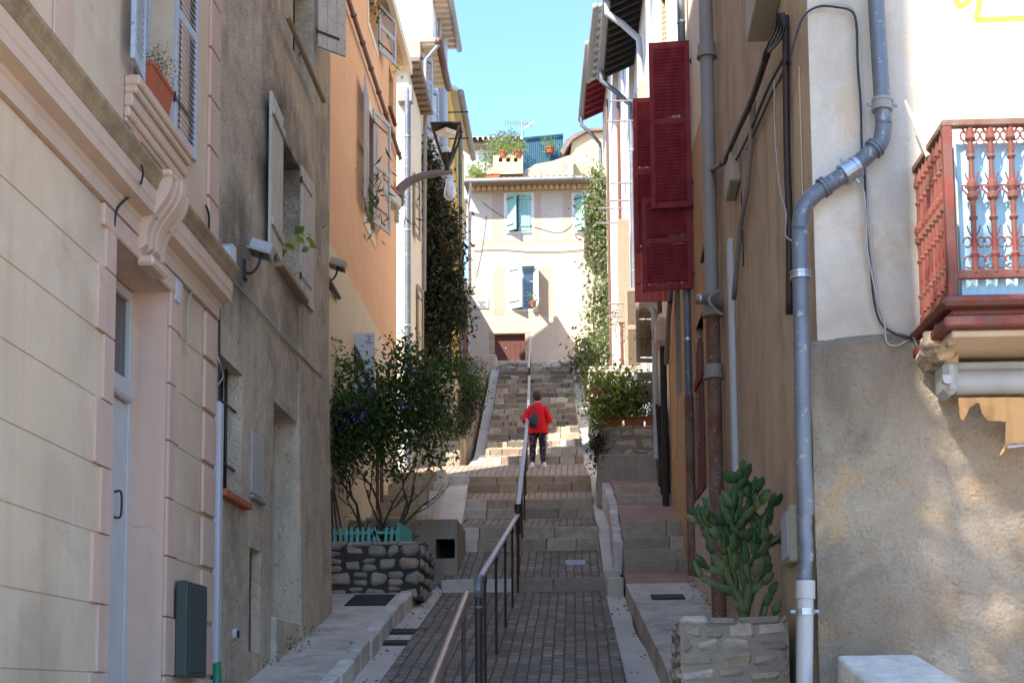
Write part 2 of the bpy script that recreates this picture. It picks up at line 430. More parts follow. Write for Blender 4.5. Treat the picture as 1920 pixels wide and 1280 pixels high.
M['whitestones'] = stonemat('pale_kerb_stone', [(0.66, 0.60, 0.51), (0.52, 0.46, 0.385), (0.72, 0.66, 0.57)])
M['rubble'] = stonemat('grey_rubble', [(0.28, 0.255, 0.22), (0.38, 0.325, 0.26), (0.24, 0.23, 0.21), (0.42, 0.31, 0.21), (0.33, 0.305, 0.27)])
M['rubble_b'] = stonemat('ochre_rubble', [(0.50, 0.37, 0.235), (0.38, 0.31, 0.23), (0.58, 0.45, 0.30), (0.45, 0.39, 0.31)])
M['rubble_c'] = stonemat('flat_rubble', [(0.34, 0.28, 0.21), (0.24, 0.21, 0.175), (0.44, 0.35, 0.25), (0.52, 0.48, 0.42), (0.38, 0.28, 0.19), (0.30, 0.265, 0.22)])
M['mortar_d'] = plaster('dark_mortar', (0.055, 0.047, 0.038), (0.04, 0.036, 0.03), (0.08, 0.07, 0.055), 2, 30, 0.8, 0.02, 0, 0.2)
M['mortar'] = plaster('mortar', (0.28, 0.235, 0.185), (0.19, 0.16, 0.13), (0.34, 0.285, 0.23), 1.5, 30, 0.8, 0.02, 0, 0.3)
M['terracotta'] = paint('terracotta', (0.42, 0.12, 0.055), (0.30, 0.09, 0.05), 0.5, 0.8, 9, chips=None, spec=0.2)
M['rooftile'] = stonemat('roof_tiles', [(0.26, 0.19, 0.14), (0.34, 0.24, 0.17), (0.20, 0.16, 0.13), (0.40, 0.30, 0.22)], 0.4)
M['brown'] = paint('brown_paint', (0.15, 0.075, 0.05), None, 0.5, 0.5, 5)
M['shutterblue'] = paint('pale_blue_paint', (0.42, 0.47, 0.53), (0.30, 0.33, 0.37), 0.5, 0.6, 9, chips=(0.22, 0.20, 0.18))
M['shuttergrey'] = paint('grey_paint', (0.44, 0.44, 0.44), (0.33, 0.33, 0.33), 0.4, 0.6, 6)
M['shutterwhite'] = paint('worn_white_paint', (0.52, 0.48, 0.40), (0.34, 0.31, 0.26), 0.6, 0.7, 8, chips=(0.16, 0.13, 0.10))
M['green'] = paint('mint_green_paint', (0.27, 0.46, 0.37), (0.22, 0.39, 0.32), 0.4, 0.6, 5)
M['palegreen'] = paint('pale_mint_paint', (0.48, 0.60, 0.56), (0.38, 0.5, 0.46), 0.4, 0.6, 5)
M['red'] = paint('dark_red_paint', (0.21, 0.022, 0.03), (0.30, 0.06, 0.06), 0.6, 0.7, 7, spec=.2)
M['brightred'] = paint('orange_red_paint', (0.50, 0.07, 0.03), (0.36, 0.05, 0.03), 0.5, 0.5, 5)
M['rustred'] = paint('faded_red_paint', (0.20, 0.055, 0.042), (0.15, 0.095, 0.075), 0.9, 0.85, 14, chips=(0.15, 0.12, 0.10), spec=.12)
M['beigewood'] = paint('weathered_wood', (0.36, 0.27, 0.18), (0.25, 0.2, 0.15), 0.6, 0.8, 10)
M['rust'] = paint('rusty_iron', (0.16, 0.065, 0.035), (0.26, 0.22, 0.18), 0.5, 0.8, 7, chips=(0.33, 0.29, 0.25))
M['pipeblue'] = paint('zinc_pipe', (0.12, 0.135, 0.16), (0.21, 0.22, 0.235), 0.7, 0.5, 3.5, metal=0.3, chips=(0.30, 0.29, 0.27))
M['pipegrey'] = paint('old_grey_pipe', (0.30, 0.275, 0.25), (0.22, 0.2, 0.18), 0.6, 0.65, 4)
M['pvc'] = paint('grey_plastic', (0.42, 0.43, 0.43), (0.36, 0.36, 0.36), 0.4, 0.45, 5)
M['whiteplastic'] = paint('white_plastic', (0.40, 0.395, 0.375), (0.29, 0.28, 0.26), 0.4, 0.4, 5)
M['conduit'] = paint('pale_conduit', (0.50, 0.51, 0.53), (0.42, 0.43, 0.45), 0.4, 0.5, 5)
M['black'] = flat('black_rubber', (0.02, 0.02, 0.022), 0.5)
M['iron'] = flat('dark_iron', (0.035, 0.028, 0.026), 0.45, 0.3)
M['darkpost'] = flat('brown_black_post', (0.045, 0.03, 0.026), 0.5, 0.2)
M['steel'] = paint('brushed_rail', (0.42, 0.42, 0.42), (0.26, 0.25, 0.25), 0.5, 0.38, 8, metal=0.75)
M['steelbrown'] = paint('worn_bronze_rail', (0.30, 0.225, 0.18), (0.12, 0.07, 0.05), 0.6, 0.3, 5, metal=0.7)
M['clamp'] = flat('galvanised', (0.4, 0.42, 0.44), 0.35, 0.8)
M['greenbox'] = paint('dark_green_metal', (0.05, 0.07, 0.058), (0.035, 0.05, 0.042), 0.4, 0.45, 4)
M['greenpvc'] = flat('green_plastic', (0.02, 0.20, 0.10), 0.45)
M['turq'] = paint('turquoise_paint', (0.10, 0.36, 0.30), (0.07, 0.27, 0.23), 0.4, 0.6, 8)
M['doorwhite'] = paint('pale_door', (0.52, 0.51, 0.49), (0.43, 0.42, 0.40), 0.4, 0.5, 4)
M['dark'] = flat('dark_interior', (0.012, 0.011, 0.011), 0.9)
M['glass'] = flat('window_glass', (0.05, 0.06, 0.065), 0.08, 0.0, 0.8)
M['boxbeige'] = paint('beige_plastic', (0.38, 0.34, 0.26), (0.3, 0.26, 0.2), 0.4, 0.6, 5)
M['bark'] = plaster('bark', (0.075, 0.055, 0.04), (0.05, 0.04, 0.03), (0.1, 0.075, 0.055), 3, 40, 0.8, 0.01, 0.3, 0.3)
M['leaf'] = leafmat('shrub_leaves', [(0.04, 0.085, 0.022), (0.06, 0.12, 0.03), (0.03, 0.065, 0.022), (0.11, 0.17, 0.04), (0.045, 0.09, 0.025), (0.14, 0.19, 0.06)])
M['leafdark'] = leafmat('ivy_leaves', [(0.02, 0.035, 0.014), (0.035, 0.05, 0.018), (0.015, 0.03, 0.013), (0.075, 0.055, 0.022), (0.04, 0.065, 0.02)], 0.25)
M['leafbrown'] = leafmat('dry_leaves', [(0.16, 0.08, 0.03), (0.22, 0.13, 0.05), (0.10, 0.06, 0.025)], 0.3)
M['leaflight'] = leafmat('sunny_leaves', [(0.22, 0.28, 0.06), (0.34, 0.36, 0.08), (0.12, 0.19, 0.05), (0.42, 0.40, 0.12), (0.16, 0.25, 0.07)], 0.4)
M['leafpale'] = leafmat('climber_leaves', [(0.18, 0.22, 0.10), (0.30, 0.32, 0.18), (0.10, 0.14, 0.055), (0.38, 0.37, 0.25), (0.14, 0.19, 0.075)], 0.3)
M['purple'] = leafmat('purple_flowers', [(0.13, 0.06, 0.34), (0.22, 0.12, 0.5), (0.09, 0.045, 0.25)], 0.2)
M['pinkfl'] = leafmat('pink_flowers', [(0.55, 0.08, 0.14), (0.7, 0.25, 0.3), (0.45, 0.03, 0.06), (0.75, 0.5, 0.5)], 0.2)
M['cactus'] = stonemat('cactus_skin', [(0.03, 0.07, 0.026), (0.055, 0.105, 0.034), (0.036, 0.08, 0.036), (0.10, 0.15, 0.045), (0.03, 0.07, 0.03), (0.08, 0.13, 0.06), (0.15, 0.14, 0.06), (0.05, 0.10, 0.035)], .15, 60, .6)
M['cactuswood'] = paint('cactus_trunk', (0.07, 0.10, 0.03), (0.09, 0.07, 0.04), 0.6, 0.7, 12)

# ---------------------------------------------------------------- walls
class Wall:
    def __init__(s, p0, p1, n):
        s.p0 = V((*p0, 0)); s.p1 = V((*p1, 0)); s.d = (s.p1 - s.p0).normalized(); s.L = (s.p1 - s.p0).length
        s.n = V((s.d.y, -s.d.x, 0))
        if s.n.dot(V((*n, 0))) < 0: s.n = -s.n
    def pt(s, a, z, o=0.0): return s.p0 + s.d * a + s.n * o + V((0, 0, z))
    def hit(s, px, py, o=0.0):
        r = ray(px, py); q = s.p0 + s.n * o
        t = q.dot(s.n) / r.dot(s.n); p = r * t
        return (p - q).dot(s.d), p.z
    def P(s, px, py, o=0.0):
        a, z = s.hit(px, py, o); return s.pt(a, z, o)
    def box(s, mb, a0, a1, z0, z1, o0, o1, mi=0):
        vs = [s.pt(a, z, o) for z in (z0, z1) for (a, o) in ((a0, o0), (a1, o0), (a1, o1), (a0, o1))]
        return mb.add(vs, [(0,3,2,1),(4,5,6,7),(0,1,5,4),(1,2,6,5),(2,3,7,6),(3,0,4,7)], mi)
    def cbox(s, mb, a0, a1, z0, z1, o0, o1, c=0.01, mi=0, jit=0):
        Mx = Matrix.Translation(s.p0) @ Matrix((( s.d.x, s.n.x, 0, 0), (s.d.y, s.n.y, 0, 0), (0, 0, 1, 0), (0, 0, 0, 1)))
        return mb.cbox((a0, o0, z0), (a1, o1, z1), c, mi, Mx, jit)
def facade(mb, W, s0, s1, z0, z1, holes=(), o=0.0, mi=0):
    ss = sorted({s0, s1, *[min(max(h[k], s0), s1) for h in holes for k in (0, 1)]})
    zs = sorted({z0, z1, *[min(max(h[k], z0), z1) for h in holes for k in (2, 3)]})
    for a, b in zip(ss, ss[1:]):
        for c, d in zip(zs, zs[1:]):
            m = ((a + b) / 2, (c + d) / 2)
            if any(h[0] < m[0] < h[1] and h[2] < m[1] < h[3] for h in holes): continue
            mb.quad(W.pt(a, c, o), W.pt(b, c, o), W.pt(b, d, o), W.pt(a, d, o), mi)
    for h in holes:
        a, b, c, d, dep = h[:5]
        for (p, q) in (((a, c), (a, d)), ((b, d), (b, c)), ((a, d), (b, d)), ((b, c), (a, c))):
            mb.quad(W.pt(*p, o), W.pt(*q, o), W.pt(*q, o - dep), W.pt(*p, o - dep), mi)
        mb.quad(W.pt(a, c, o - dep - 0.02), W.pt(b, c, o - dep - 0.02), W.pt(b, d, o - dep - 0.02), W.pt(a, d, o - dep - 0.02), mi)
def body(mb, W, z0, z1, depth, holes=(), ztop=None, mi=0, skew0=0.0, skew1=0.0):
    facade(mb, W, 0, W.L, z0, z1, holes, 0, mi)
    L = W.L
    b0 = lambda z: W.pt(skew0, z, -depth)
    b1 = lambda z: W.pt(L - skew1, z, -depth)
    mb.quad(W.pt(0, z0), b0(z0), b0(z1), W.pt(0, z1), mi)
    mb.quad(W.pt(L, z0), b1(z0), b1(z1), W.pt(L, z1), mi)
    mb.quad(b0(z0), b1(z0), b1(z1), b0(z1), mi)
    mb.quad(W.pt(0, z1), W.pt(L, z1), b1(z1), b0(z1), mi)
    return mb
def house(name, label, W, z0, z1, depth, mat, holes=(), skew0=0.0, skew1=0.0, cat='house'):
    root = thing(name, label, cat, W.pt(W.L / 2, z0, 0))
    wl = make('wall', body(MB(), W, z0, z1, depth, holes, skew0=skew0, skew1=skew1), mat, root)
    return root, wl

def leaf_mesh(w, h, style, Mx, t=0.035, mid=1):
    """one shutter leaf: x from hinge, z up from the bottom, y thickness"""
    mb = MB(); st = 0.07
    if style == 'louvre':
        mb.cbox((0, 0, 0), (st, t, h), 0.004, 0, Mx); mb.cbox((w - st, 0, 0), (w, t, h), 0.004, 0, Mx)
        rails = [0, h - 0.09] + [h * (k + 1) / (mid + 1) for k in range(mid)]
        for z in rails: mb.cbox((st, 0.002, z), (w - st, t - 0.002, z + 0.09), 0.003, 0, Mx)
        zz = sorted(rails + [h])
        z = 0.12
        while z < h - 0.1:
            if not any(r - 0.02 < z < r + 0.1 for r in rails):
                for (ya, za, yb, zb) in ((0.002, z, t - 0.002, z + 0.044),):
                    vs = [Mx @ V(p) for p in ((st, ya, za), (w - st, ya, za), (w - st, yb, zb), (st, yb, zb), (st, ya, za + 0.008), (w - st, ya, za + 0.008), (w - st, yb, zb + 0.008), (st, yb, zb + 0.008))]
                    mb.add(vs, [(0,3,2,1),(4,5,6,7),(0,1,5,4),(1,2,6,5),(2,3,7,6),(3,0,4,7)])
            z += 0.052
    else:
        n = max(2, round(w / 0.13)); bw = w / n
        for k in range(n): mb.cbox((k * bw + 0.002, 0, rnd.uniform(0, 0.006)), ((k + 1) * bw - 0.002, t, h), 0.005, 0, Mx)
        for z in (0.12 * h, 0.85 * h): mb.cbox((0.01, t, z), (w - 0.01, t + 0.025, z + 0.09), 0.005, 0, Mx)
    return mb
def hinge_mesh(w, z, Mx, t=0.035):
    mb = MB()
    mb.box((-0.03, -0.008, z), (w * 0.75, -0.001, z + 0.035), 0, Mx)
    mb.tube([Mx @ V((-0.02, 0.0, z - 0.02)), Mx @ V((-0.02, 0.0, z + 0.06))], 0.012, 6)
    return mb
def leafM(p, d):
    """matrix: local x along horizontal direction d, z up"""
    d = V((d[0], d[1], 0)).normalized(); y = V((-d.y, d.x, 0))
    return Matrix(((d.x, y.x, 0, p[0]), (d.y, y.y, 0, p[1]), (0, 0, 1, p[2]), (0, 0, 0, 1)))
def shutter(root, p, d, w, h, style, mat, label=None, mid=1, hm='iron'):
    Mx = leafM(p, d)
    o = make('shutter', leaf_mesh(w, h, style, Mx, mid=mid), mat, root)
    for zf in (.14, .87): make('hinge', hinge_mesh(w, h * zf, Mx), M[hm], o)
    if label: o['label'] = label
    return o
def window(root, W, a0, a1, z0, z1, dep, mat, nx=2, nz=3, fw=0.05, glass='glass'):
    mb = MB(); o = -dep + 0.05
    W.cbox(mb, a0, a0 + fw, z0, z1, o - 0.05, o, 0.004); W.cbox(mb, a1 - fw, a1, z0, z1, o - 0.05, o, 0.004)
    W.cbox(mb, a0 + fw, a1 - fw, z0, z0 + fw, o - 0.05, o, 0.004); W.cbox(mb, a0 + fw, a1 - fw, z1 - fw, z1, o - 0.05, o, 0.004)
    for k in range(1, nx):
        x = a0 + (a1 - a0) * k / nx; W.box(mb, x - 0.02, x + 0.02, z0 + fw, z1 - fw, o - 0.045, o - 0.005)
    for k in range(1, nz):
        z = z0 + (z1 - z0) * k / nz; W.box(mb, a0 + fw, a1 - fw, z - 0.012, z + 0.012, o - 0.04, o - 0.01)
    f = make('window', mb, mat, root)
    g = MB(); g.quad(W.pt(a0 + fw, z0 + fw, o - 0.03), W.pt(a1 - fw, z0 + fw, o - 0.03), W.pt(a1 - fw, z1 - fw, o - 0.03), W.pt(a0 + fw, z1 - fw, o - 0.03))
    make('pane', g, M[glass], f)
    return f

# ---------------------------------------------------------------- ground and street
RAMPS = [(-8, -1.6), (6, -1.6), (14.5, .11), (22.0, 1.62), (22.0, 1.83), (24.2, 2.50), (24.2, 2.71), (24.65, 2.76), (24.65, 2.97), (27.0, 3.43), (27.0, 3.62), (27.45, 3.68), (27.45, 3.87), (28.7, 4.2), (28.7, 4.38), (29.1, 4.42), (29.1, 4.6), (31.5, 5.25)]
NST = 18; Y0S, H0S, Y1S, H1S = 31.5, 5.25, 47.2, 11.35
RI = 0.175; TL = (Y1S - Y0S) / NST; TS = ((H1S - H0S) / NST - RI)
prof = list(RAMPS)
for k in range(NST):
    y = Y0S + TL * k; h = H0S + k * (RI + TS)
    prof += [(y, h + RI), (y + TL, h + RI + TS)]
SM = [(-8, -1.6), (6, -1.6), (14.5, .11), (22, 1.7), (24.65, 2.85), (27.2, 3.65), (29, 4.5), (31.5, 5.2), (Y1S, H1S)]
Hs = lambda y: interp(SM, y)
def Hp(y):
    best = prof[0][1]
    for (a, b), (c, d) in zip(prof, prof[1:]):
        if a <= y <= c: best = b + (d - b) * (y - a) / (c - a) if c > a else d
    return best
XL = lambda y: interp([(-8, -2.07), (14.5, -2.07), (22, -2.1), (27, -2.13), (29, -2.22), (31.4, -2.3), (31.6, -2.06), (39, -2.25), (48, -2.5)], y)
XR = lambda y: interp([(-8, .53), (14.5, .53), (22, .48), (29, .36), (31.5, .24), (39, .06), (48, -.02)], y)

g = MB()
g.quad((-300, -300, -2.2), (300, -300, -2.2), (300, 600, -2.2), (-300, 600, -2.2))
struct('ground', g, M['earth'])
g = MB(); g.quad((-30, -40, -1.63), (30, -40, -1.63), (30, 6.2, -1.63), (-30, 6.2, -1.63))
struct('square_pavement', g, M['facade'])
# hillside that carries the houses
g = MB(); ys = [6, 14, 22, 29, 31.5, 36, 42, 47, 60, 90]; zs = [-1.9, -.3, 1.3, 4.0, 4.8, 6.6, 9.0, 10.8, 11.2, 11.5]
for (a, za), (b, zb) in zip(zip(ys, zs), list(zip(ys, zs))[1:]):
    g.quad((-30, a, za - .4), (30, a, za - .4), (30, b, zb - .4), (-30, b, zb - .4))
struct('hillside', g, M['earth'])

def strip(ys, xl, xr, z, skirt=0.6, mi=0, mb=None, wob=0.0):
    mb = mb or MB()
    pts = []
    for y in ys:
        zz = z(y)
        pts.append((V((xl(y) + rnd.uniform(-wob, wob), y, zz)), V((xr(y) + rnd.uniform(-wob, wob), y, zz))))
    for (a, b), (c, d) in zip(pts, pts[1:]):
        mb.quad(a, b, d, c, mi)
        k = V((0, 0, -skirt))
        mb.quad(a, c, c + k, a + k, mi); mb.quad(b, b + k, d + k, d, mi)
    return mb
def frange(a, b, n): return [a + (b - a) * i / n for i in range(n + 1)]
# central paved ramps between the stone risers
pav = MB(); segs = [(a, b) for a, b in zip(RAMPS, RAMPS[1:]) if b[0] > a[0] + .01]
for (a, b) in segs:
    red = a[0] > 26
    n = max(1, int((b[0] - a[0]) / 1.0))
    for y0, y1 in zip(frange(a[0], b[0], n), frange(a[0], b[0], n)[1:]):
        h = lambda y: a[1] + (b[1] - a[1]) * (y - a[0]) / (b[0] - a[0])
        xl0, xl1 = XL(y0), XL(y1)
        if y0 > 29: xl0 = xl1 = -4.6
        pav.quad((xl0, y0, h(y0)), (XR(y0), y0, h(y0)), (XR(y1), y1, h(y1)), (xl1, y1, h(y1)), 1 if red else 0)
        for x0, x1 in ((xl0, xl1), (XR(y0), XR(y1))):
            pav.quad((x0, y0, h(y0)), (x1, y1, h(y1)), (x1, y1, h(y1) - .6), (x0, y0, h(y0) - .6), 1 if red else 0)
struct('stepped_street_paving', pav, [M['paver'], M['paver_red']])
# stone risers of the lower street, every block a loose piece of the mesh
def blocks_row(mb, x0, x1, y, z0, z1, wmin, wmax, dep=0.16, jit=0.006, c=0.012, mi=0, lift=0.012):
    x = x0
    while x < x1 - 0.03:
        w_ = rnd.uniform(wmin, wmax)
        if x1 - (x + w_) < wmin * .5: w_ = x1 - x
        mb.cbox((x + .003, y - 0.02 - rnd.uniform(0, .02), z0 - .02), (min(x + w_, x1) - .003, y + dep, z1 + rnd.uniform(0.2, 1) * lift), c, mi, None, jit)
        x += w_
low = MB(); oc = MB(); wh = MB()
for (a, b) in zip(RAMPS, RAMPS[1:]):
    if a[0] == b[0]:
        y = a[0]
        if y < 23:
            blocks_row(wh, XL(y) - .02, -1.0, y, a[1], b[1] - .01, .5, .95)
            blocks_row(low, -1.0, XR(y), y, a[1], b[1], .6, 1.0)
        elif y < 28:
            blocks_row(wh, XL(y) - .02, XL(y) + .42, y, a[1], b[1], .4, .5)
            blocks_row(low, XL(y) + .42, XR(y), y, a[1], b[1], .35, .8)
        else:
            blocks_row(oc, XL(y), XR(y), y, a[1], b[1], .4, .9)
struct('worn_stone_risers', low, M['lowriser']); struct('ochre_stone_risers', oc, M['ocriser']); struct('pale_stone_risers', wh, M['whitestones'])
# upper flight: blocks for risers and a cobbled tread behind them
st = MB(); tr = MB()
for k in range(NST):
    y = Y0S + TL * k; h = H0S + k * (RI + TS)
    xl, xr = XL(y), XR(y)
    blocks_row(st, xl, xr, y, h - .01, h + RI, .12, .42 if k % 3 else .6, .2, .012, .014)
    # rows of cobbles laid on the sloping tread
    yy = y + .2
    while yy < y + TL - .05:
        z = h + RI + TS * (yy - y) / TL
        x = xl
        while x < xr - .04:
            w_ = min(rnd.uniform(.12, .34), xr - x)
            st.cbox((x + .006, yy, z - .07), (x + w_ - .006, yy + .21, z + .03 + rnd.uniform(0, .022)), .02, 0, None, .01)
            x += w_
        yy += .225
    tr.quad((xl, y, h + RI - .01), (xr, y, h + RI - .01), (xr, y + TL, h + RI + TS - .01), (xl, y + TL, h + RI + TS - .01))
    for x in (xl, xr): tr.quad((x, y, h + RI - .01), (x, y + TL, h + RI + TS - .01), (x, y + TL, h - .7), (x, y, h - .7))
struct('upper_stone_steps', st, M['riser']); struct('upper_steps_mortar', tr, M['mortar'])
t = MB(); blocks_row(t, -2.9, .9, Y1S, H1S - .05, H1S + .16, .5, 1.1, .8)
struct('top_landing', t, M['whitestones'])
# gutters
gl = strip(frange(6, 22.3, 24), lambda y: -2.45 - .03 * math.sin(y), XL, lambda y: Hs(y) - .07)
struct('left_gutter', gl, M['gutter'])
gl = strip(frange(24.2, 28.6, 10), lambda y: -2.66 + .02 * (y - 24), lambda y: XL(y) - .0, lambda y: interp([(24.2, 2.3), (26, 3.2), (27.6, 4.1), (28.6, 4.35)], y))
struct('left_gutter_chute', gl, M['gutter'])
gl = strip(frange(31.3, 47, 20), lambda y: interp([(31.3, -2.55), (32.5, -2.36), (47, -2.78)], y), XL, lambda y: Hs(y) - .05 + .0 * y)
struct('upper_left_gutter', gl, M['gutter'])
XRG = lambda y: interp([(6, .93), (14.5, .91), (22, .72), (29, .58), (31.5, .52), (36, .5), (40, .42), (47, .3)], y)
gr = strip(frange(6, 21.5, 22), XR, lambda y: XRG(y) + .04 * math.sin(y * 1.3), lambda y: Hs(y) - .08)
strip(frange(22.3, 47, 40), XR, lambda y: XRG(y) + .02 * math.sin(y * 1.3), lambda y: Hs(y) + .02, mb=gr, wob=.01)
struct('right_gutter', gr, M['gutter'])
b = MB(); b.cbox((.50, 21.5, 1.2), (.76, 22.35, 1.80), .02, jit=.01); b.cbox((.47, 22.0, 1.5), (.72, 22.5, 1.95), .02, jit=.01)
struct('gutter_step', b, M['concrete'])
# left pavement with kerb stones
sw = strip(frange(5.5, 20.5, 22), lambda y: -3.75, lambda y: -2.56, lambda y: Hs(y) + .15)
struct('left_pavement', sw, M['concrete'])
kb = MB(); y = 5.5
while y < 21.6:
    w_ = rnd.uniform(.45, .8)
    z = Hs(y + w_ / 2); sl = (Hs(y + w_) - Hs(y)) / w_
    Mk = Matrix.Translation((-2.5, y, Hs(y))) @ Matrix(((1, 0, 0, 0), (0, 1, 0, 0), (0, sl, 1, 0), (0, 0, 0, 1)))
    kb.cbox((-.07, 0.004, -.35), (.09 + rnd.uniform(-.015, .015), w_ - .004, .165 + rnd.uniform(0, .02)), .02, 0, Mk, .012)
    y += w_
struct('left_kerb', kb, M['whitestones'])
# right pavement and steps
sr = strip(frange(5.5, 20.6, 20), lambda y: XRG(y) + .0, lambda y: 2.0, lambda y: Hs(y) + .22)
struct('right_pavement', sr, M['concrete'])
RS = [(20.6, 1.48), (21.8, 1.90), (21.8, 2.07), (22.15, 2.09), (22.15, 2.28), (22.5, 2.30), (22.5, 2.52), (22.9, 2.55), (22.9, 2.84), (24.9, 3.40), (24.9, 3.56), (25.7, 3.72), (25.7, 3.85), (26.7, 4.12), (28, 4.3)]
XK = lambda y: interp([(20, .80), (22, .78), (25, .78), (27, .70)], y)
ti = MB(); ri = MB()
for (a, b) in zip(RS, RS[1:]):
    if b[0] - a[0] > .01: ti.quad((XK(a[0]), a[0], a[1]), (1.95, a[0], a[1]), (1.95, b[0], b[1]), (XK(b[0]), b[0], b[1]), 0 if b[0] - a[0] > .6 else 1)
    else: blocks_row(ri, XK(a[0]), 1.9, a[0], a[1], b[1], .5, 1.1, .12)
for x in (0,):
    for (a, b) in zip(RS, RS[1:]):
        if b[0] - a[0] > .01: ti.quad((XK(a[0]), a[0], a[1]), (XK(b[0]), b[0], b[1]), (XK(b[0]), b[0], b[1] - .8), (XK(a[0]), a[0], a[1] - .8), 1)
struct('right_tiled_steps', ti, [M['tile'], M['concrete_d']]); struct('right_step_risers', ri, M['lowriser'])
kb = MB(); y = 22.4
while y < 27:
    w_ = rnd.uniform(.18, .5)
    z = interp([(22, 2.25), (22.9, 2.62), (25, 3.42), (27, 4.12)], y); sl = .35
    Mk = Matrix.Translation((XK(y) - .07, y, z)) @ Matrix(((1, 0, 0, 0), (0, 1, 0, 0), (0, sl, 1, 0), (0, 0, 0, 1)))
    kb.cbox((-.08, 0.006, -.5), (.07, w_ - .006, .02 + rnd.uniform(0, .02)), .012, 0, Mk, .014)
    y += w_
struct('right_kerb_stones', kb, M['whitestones'])
# left stairs up to the side lane
LS = [(24.3, 3.15), (25.0, 3.36), (25.7, 3.59), (26.5, 3.86), (27.2, 4.16), (27.9, 4.52)]
ls = MB(); le = MB()
for i, (y, h) in enumerate(LS):
    y2 = LS[i + 1][0] if i < 5 else 29.3
    ls.cbox((-4.2, y, h - 1.2), (-2.78, y2 + .05, h + .003 * i), .015, 0, None, .004)
    le.cbox((-2.8, y - .02, h - 1.0), (-2.6 + rnd.uniform(-.02, .02), y2 - .01, h + .05), .02, 0, None, .015)
struct('left_mossy_stairs', ls, M['moss']); struct('left_stair_edge_stones', le, M['whitestones'])
cw = MB(); blocks_row(cw, -2.72, -2.2, 28.66, 3.7, 4.57, .2, .35, .5); struct('lane_edge_stones', cw, M['whitestones'])
# left side: broad steps and terraces beside the upper flight
bs = MB(); be = MB()
lev = [(31.6, 5.58), (32.35, 5.98), (33.6, 6.30), (34.7, 6.72), (35.9, 7.15), (37.2, 7.7), (38.6, 8.3), (40.0, 8.9), (41.5, 9.5), (43.0, 10.1), (44.6, 10.7)]
for i, (y, h) in enumerate(lev):
    y2 = lev[i + 1][0] if i < len(lev) - 1 else 46.9
    xr_ = interp([(31.6, -2.62), (33, -2.5), (47, -2.95)], y)
    bs.cbox((-5.2, y, h - 1.6), (xr_ - .14, y2 + .05, h + .002 * i), .015, 0, None, .004)
    yy = y
    while yy < y2 - .05:
        w_ = min(rnd.uniform(.35, .8), y2 - yy)
        be.cbox((xr_ - .15, yy, h - 1.5), (xr_ + .0 + rnd.uniform(-.02, .02), yy + w_ - .008, h + .05 + rnd.uniform(0, .02)), .02, 0, None, .014)
        yy += w_
struct('left_terrace_steps', bs, M['ruin']); struct('left_terrace_edge_stones', be, M['rubble_b'])

# ================================================================ LEFT HOUSES
# ---- pink and cream house with the cornice
WL1 = Wall((-3.3, 1.9), (-3.3, 12.4), (1, 0))
yy_ = lambda px, X: 2600 * abs(X) / abs(1080 - px)       # depth of a wall at lateral X seen at column px
sy = lambda Y: Y - 1.9
EN = 10.5
door1 = (sy(9.60), sy(10.95), -1.9, 3.3, 0.34)
win1 = (sy(10.05), sy(11.0), 4.62, 6.7, 0.25)
h1, wl = house('cream_and_pink_house', 'cream and pink house with a stained cornice over its recessed door, nearest on the left', WL1, -2.2, 19.0, 9, M['cream'], [door1, win1])
pk = MB(); pa = MB()
# raised render courses (the joints are the gaps between them)
js = [-2.0, -1.24, -.77, -.30, .17, .64, 1.13, 1.60, 2.07, 2.54, 3.01, 3.46]
cr = MB()
for i, (a, b) in enumerate(zip(js, js[1:])):
    wq = .36 if i % 2 else .22
    WL1.cbox(cr, 0, door1[0] - wq - .001, a + .004, b - .003, 0, .008, .003)
    WL1.cbox(pk, door1[0] - wq, door1[0], a + .005, b - .005, 0, .03, .005)
    wq2 = .20 if i % 2 else .30
    WL1.cbox(pk, door1[1], door1[1] + wq2, a + .005, b - .005, 0, .03, .005)
    WL1.cbox(cr, door1[1] + wq2 + .001, EN - .42, a + .004, b - .003, 0, .008, .003)
    WL1.cbox(pk, EN - .40, EN, a + .02, b - .02, 0, .035, .008)
# lintel course, upper pilaster strips
for (a, b) in ((door1[0] - .3, door1[1] + .3),):
    WL1.cbox(pk, a, b, 3.3, 3.46, 0, .04, .01)
for k in range(8):
    WL1.cbox(pk, EN - .34, EN, 4.06 + k * .47, 4.06 + k * .47 + .45, 0, .03, .006)
for (a0, a1) in ((sy(9.9), sy(10.13)), (sy(11.17), sy(11.4))):
    WL1.cbox(pk, a0, a1, 4.05, 6.7, 0, .02, .006)
WL1.cbox(pk, sy(8.35), sy(8.7), 4.05, 8, 0, .018, .006)
make('render_courses', cr, M['cream'], h1); make('quoins', pk, M['pink'], h1)
# door soffit moulding
# cornice profile (outwards, z)
def corn(pts, a0, a1, mat, name):
    mb = MB()
    vs = [WL1.pt(a, z, o) for a in (a0, a1) for (o, z) in pts]
    n = len(pts)
    mb.add(vs, [(i, (i+1) % n, n + (i+1) % n, n + i) for i in range(n)] + [tuple(range(n)), tuple(range(n, 2*n))])
    return make(name, mb, mat, h1)
c0 = corn([(0, 3.47), (.045, 3.47), (.045, 3.57), (.06, 3.585), (.06, 3.615), (.155, 3.635), (.155, 3.70), (.165, 3.72), (.165, 3.82), (0, 3.82)], 0, EN + .02, M['pale'], 'cornice')
corn([(0, 3.82), (.17, 3.82), (.185, 3.85), (.185, 3.875), (.20, 3.90), (.22, 3.93), (.22, 3.965), (.05, 4.03), (0, 4.03)], 0, EN + .04, M['coping'], 'coping')
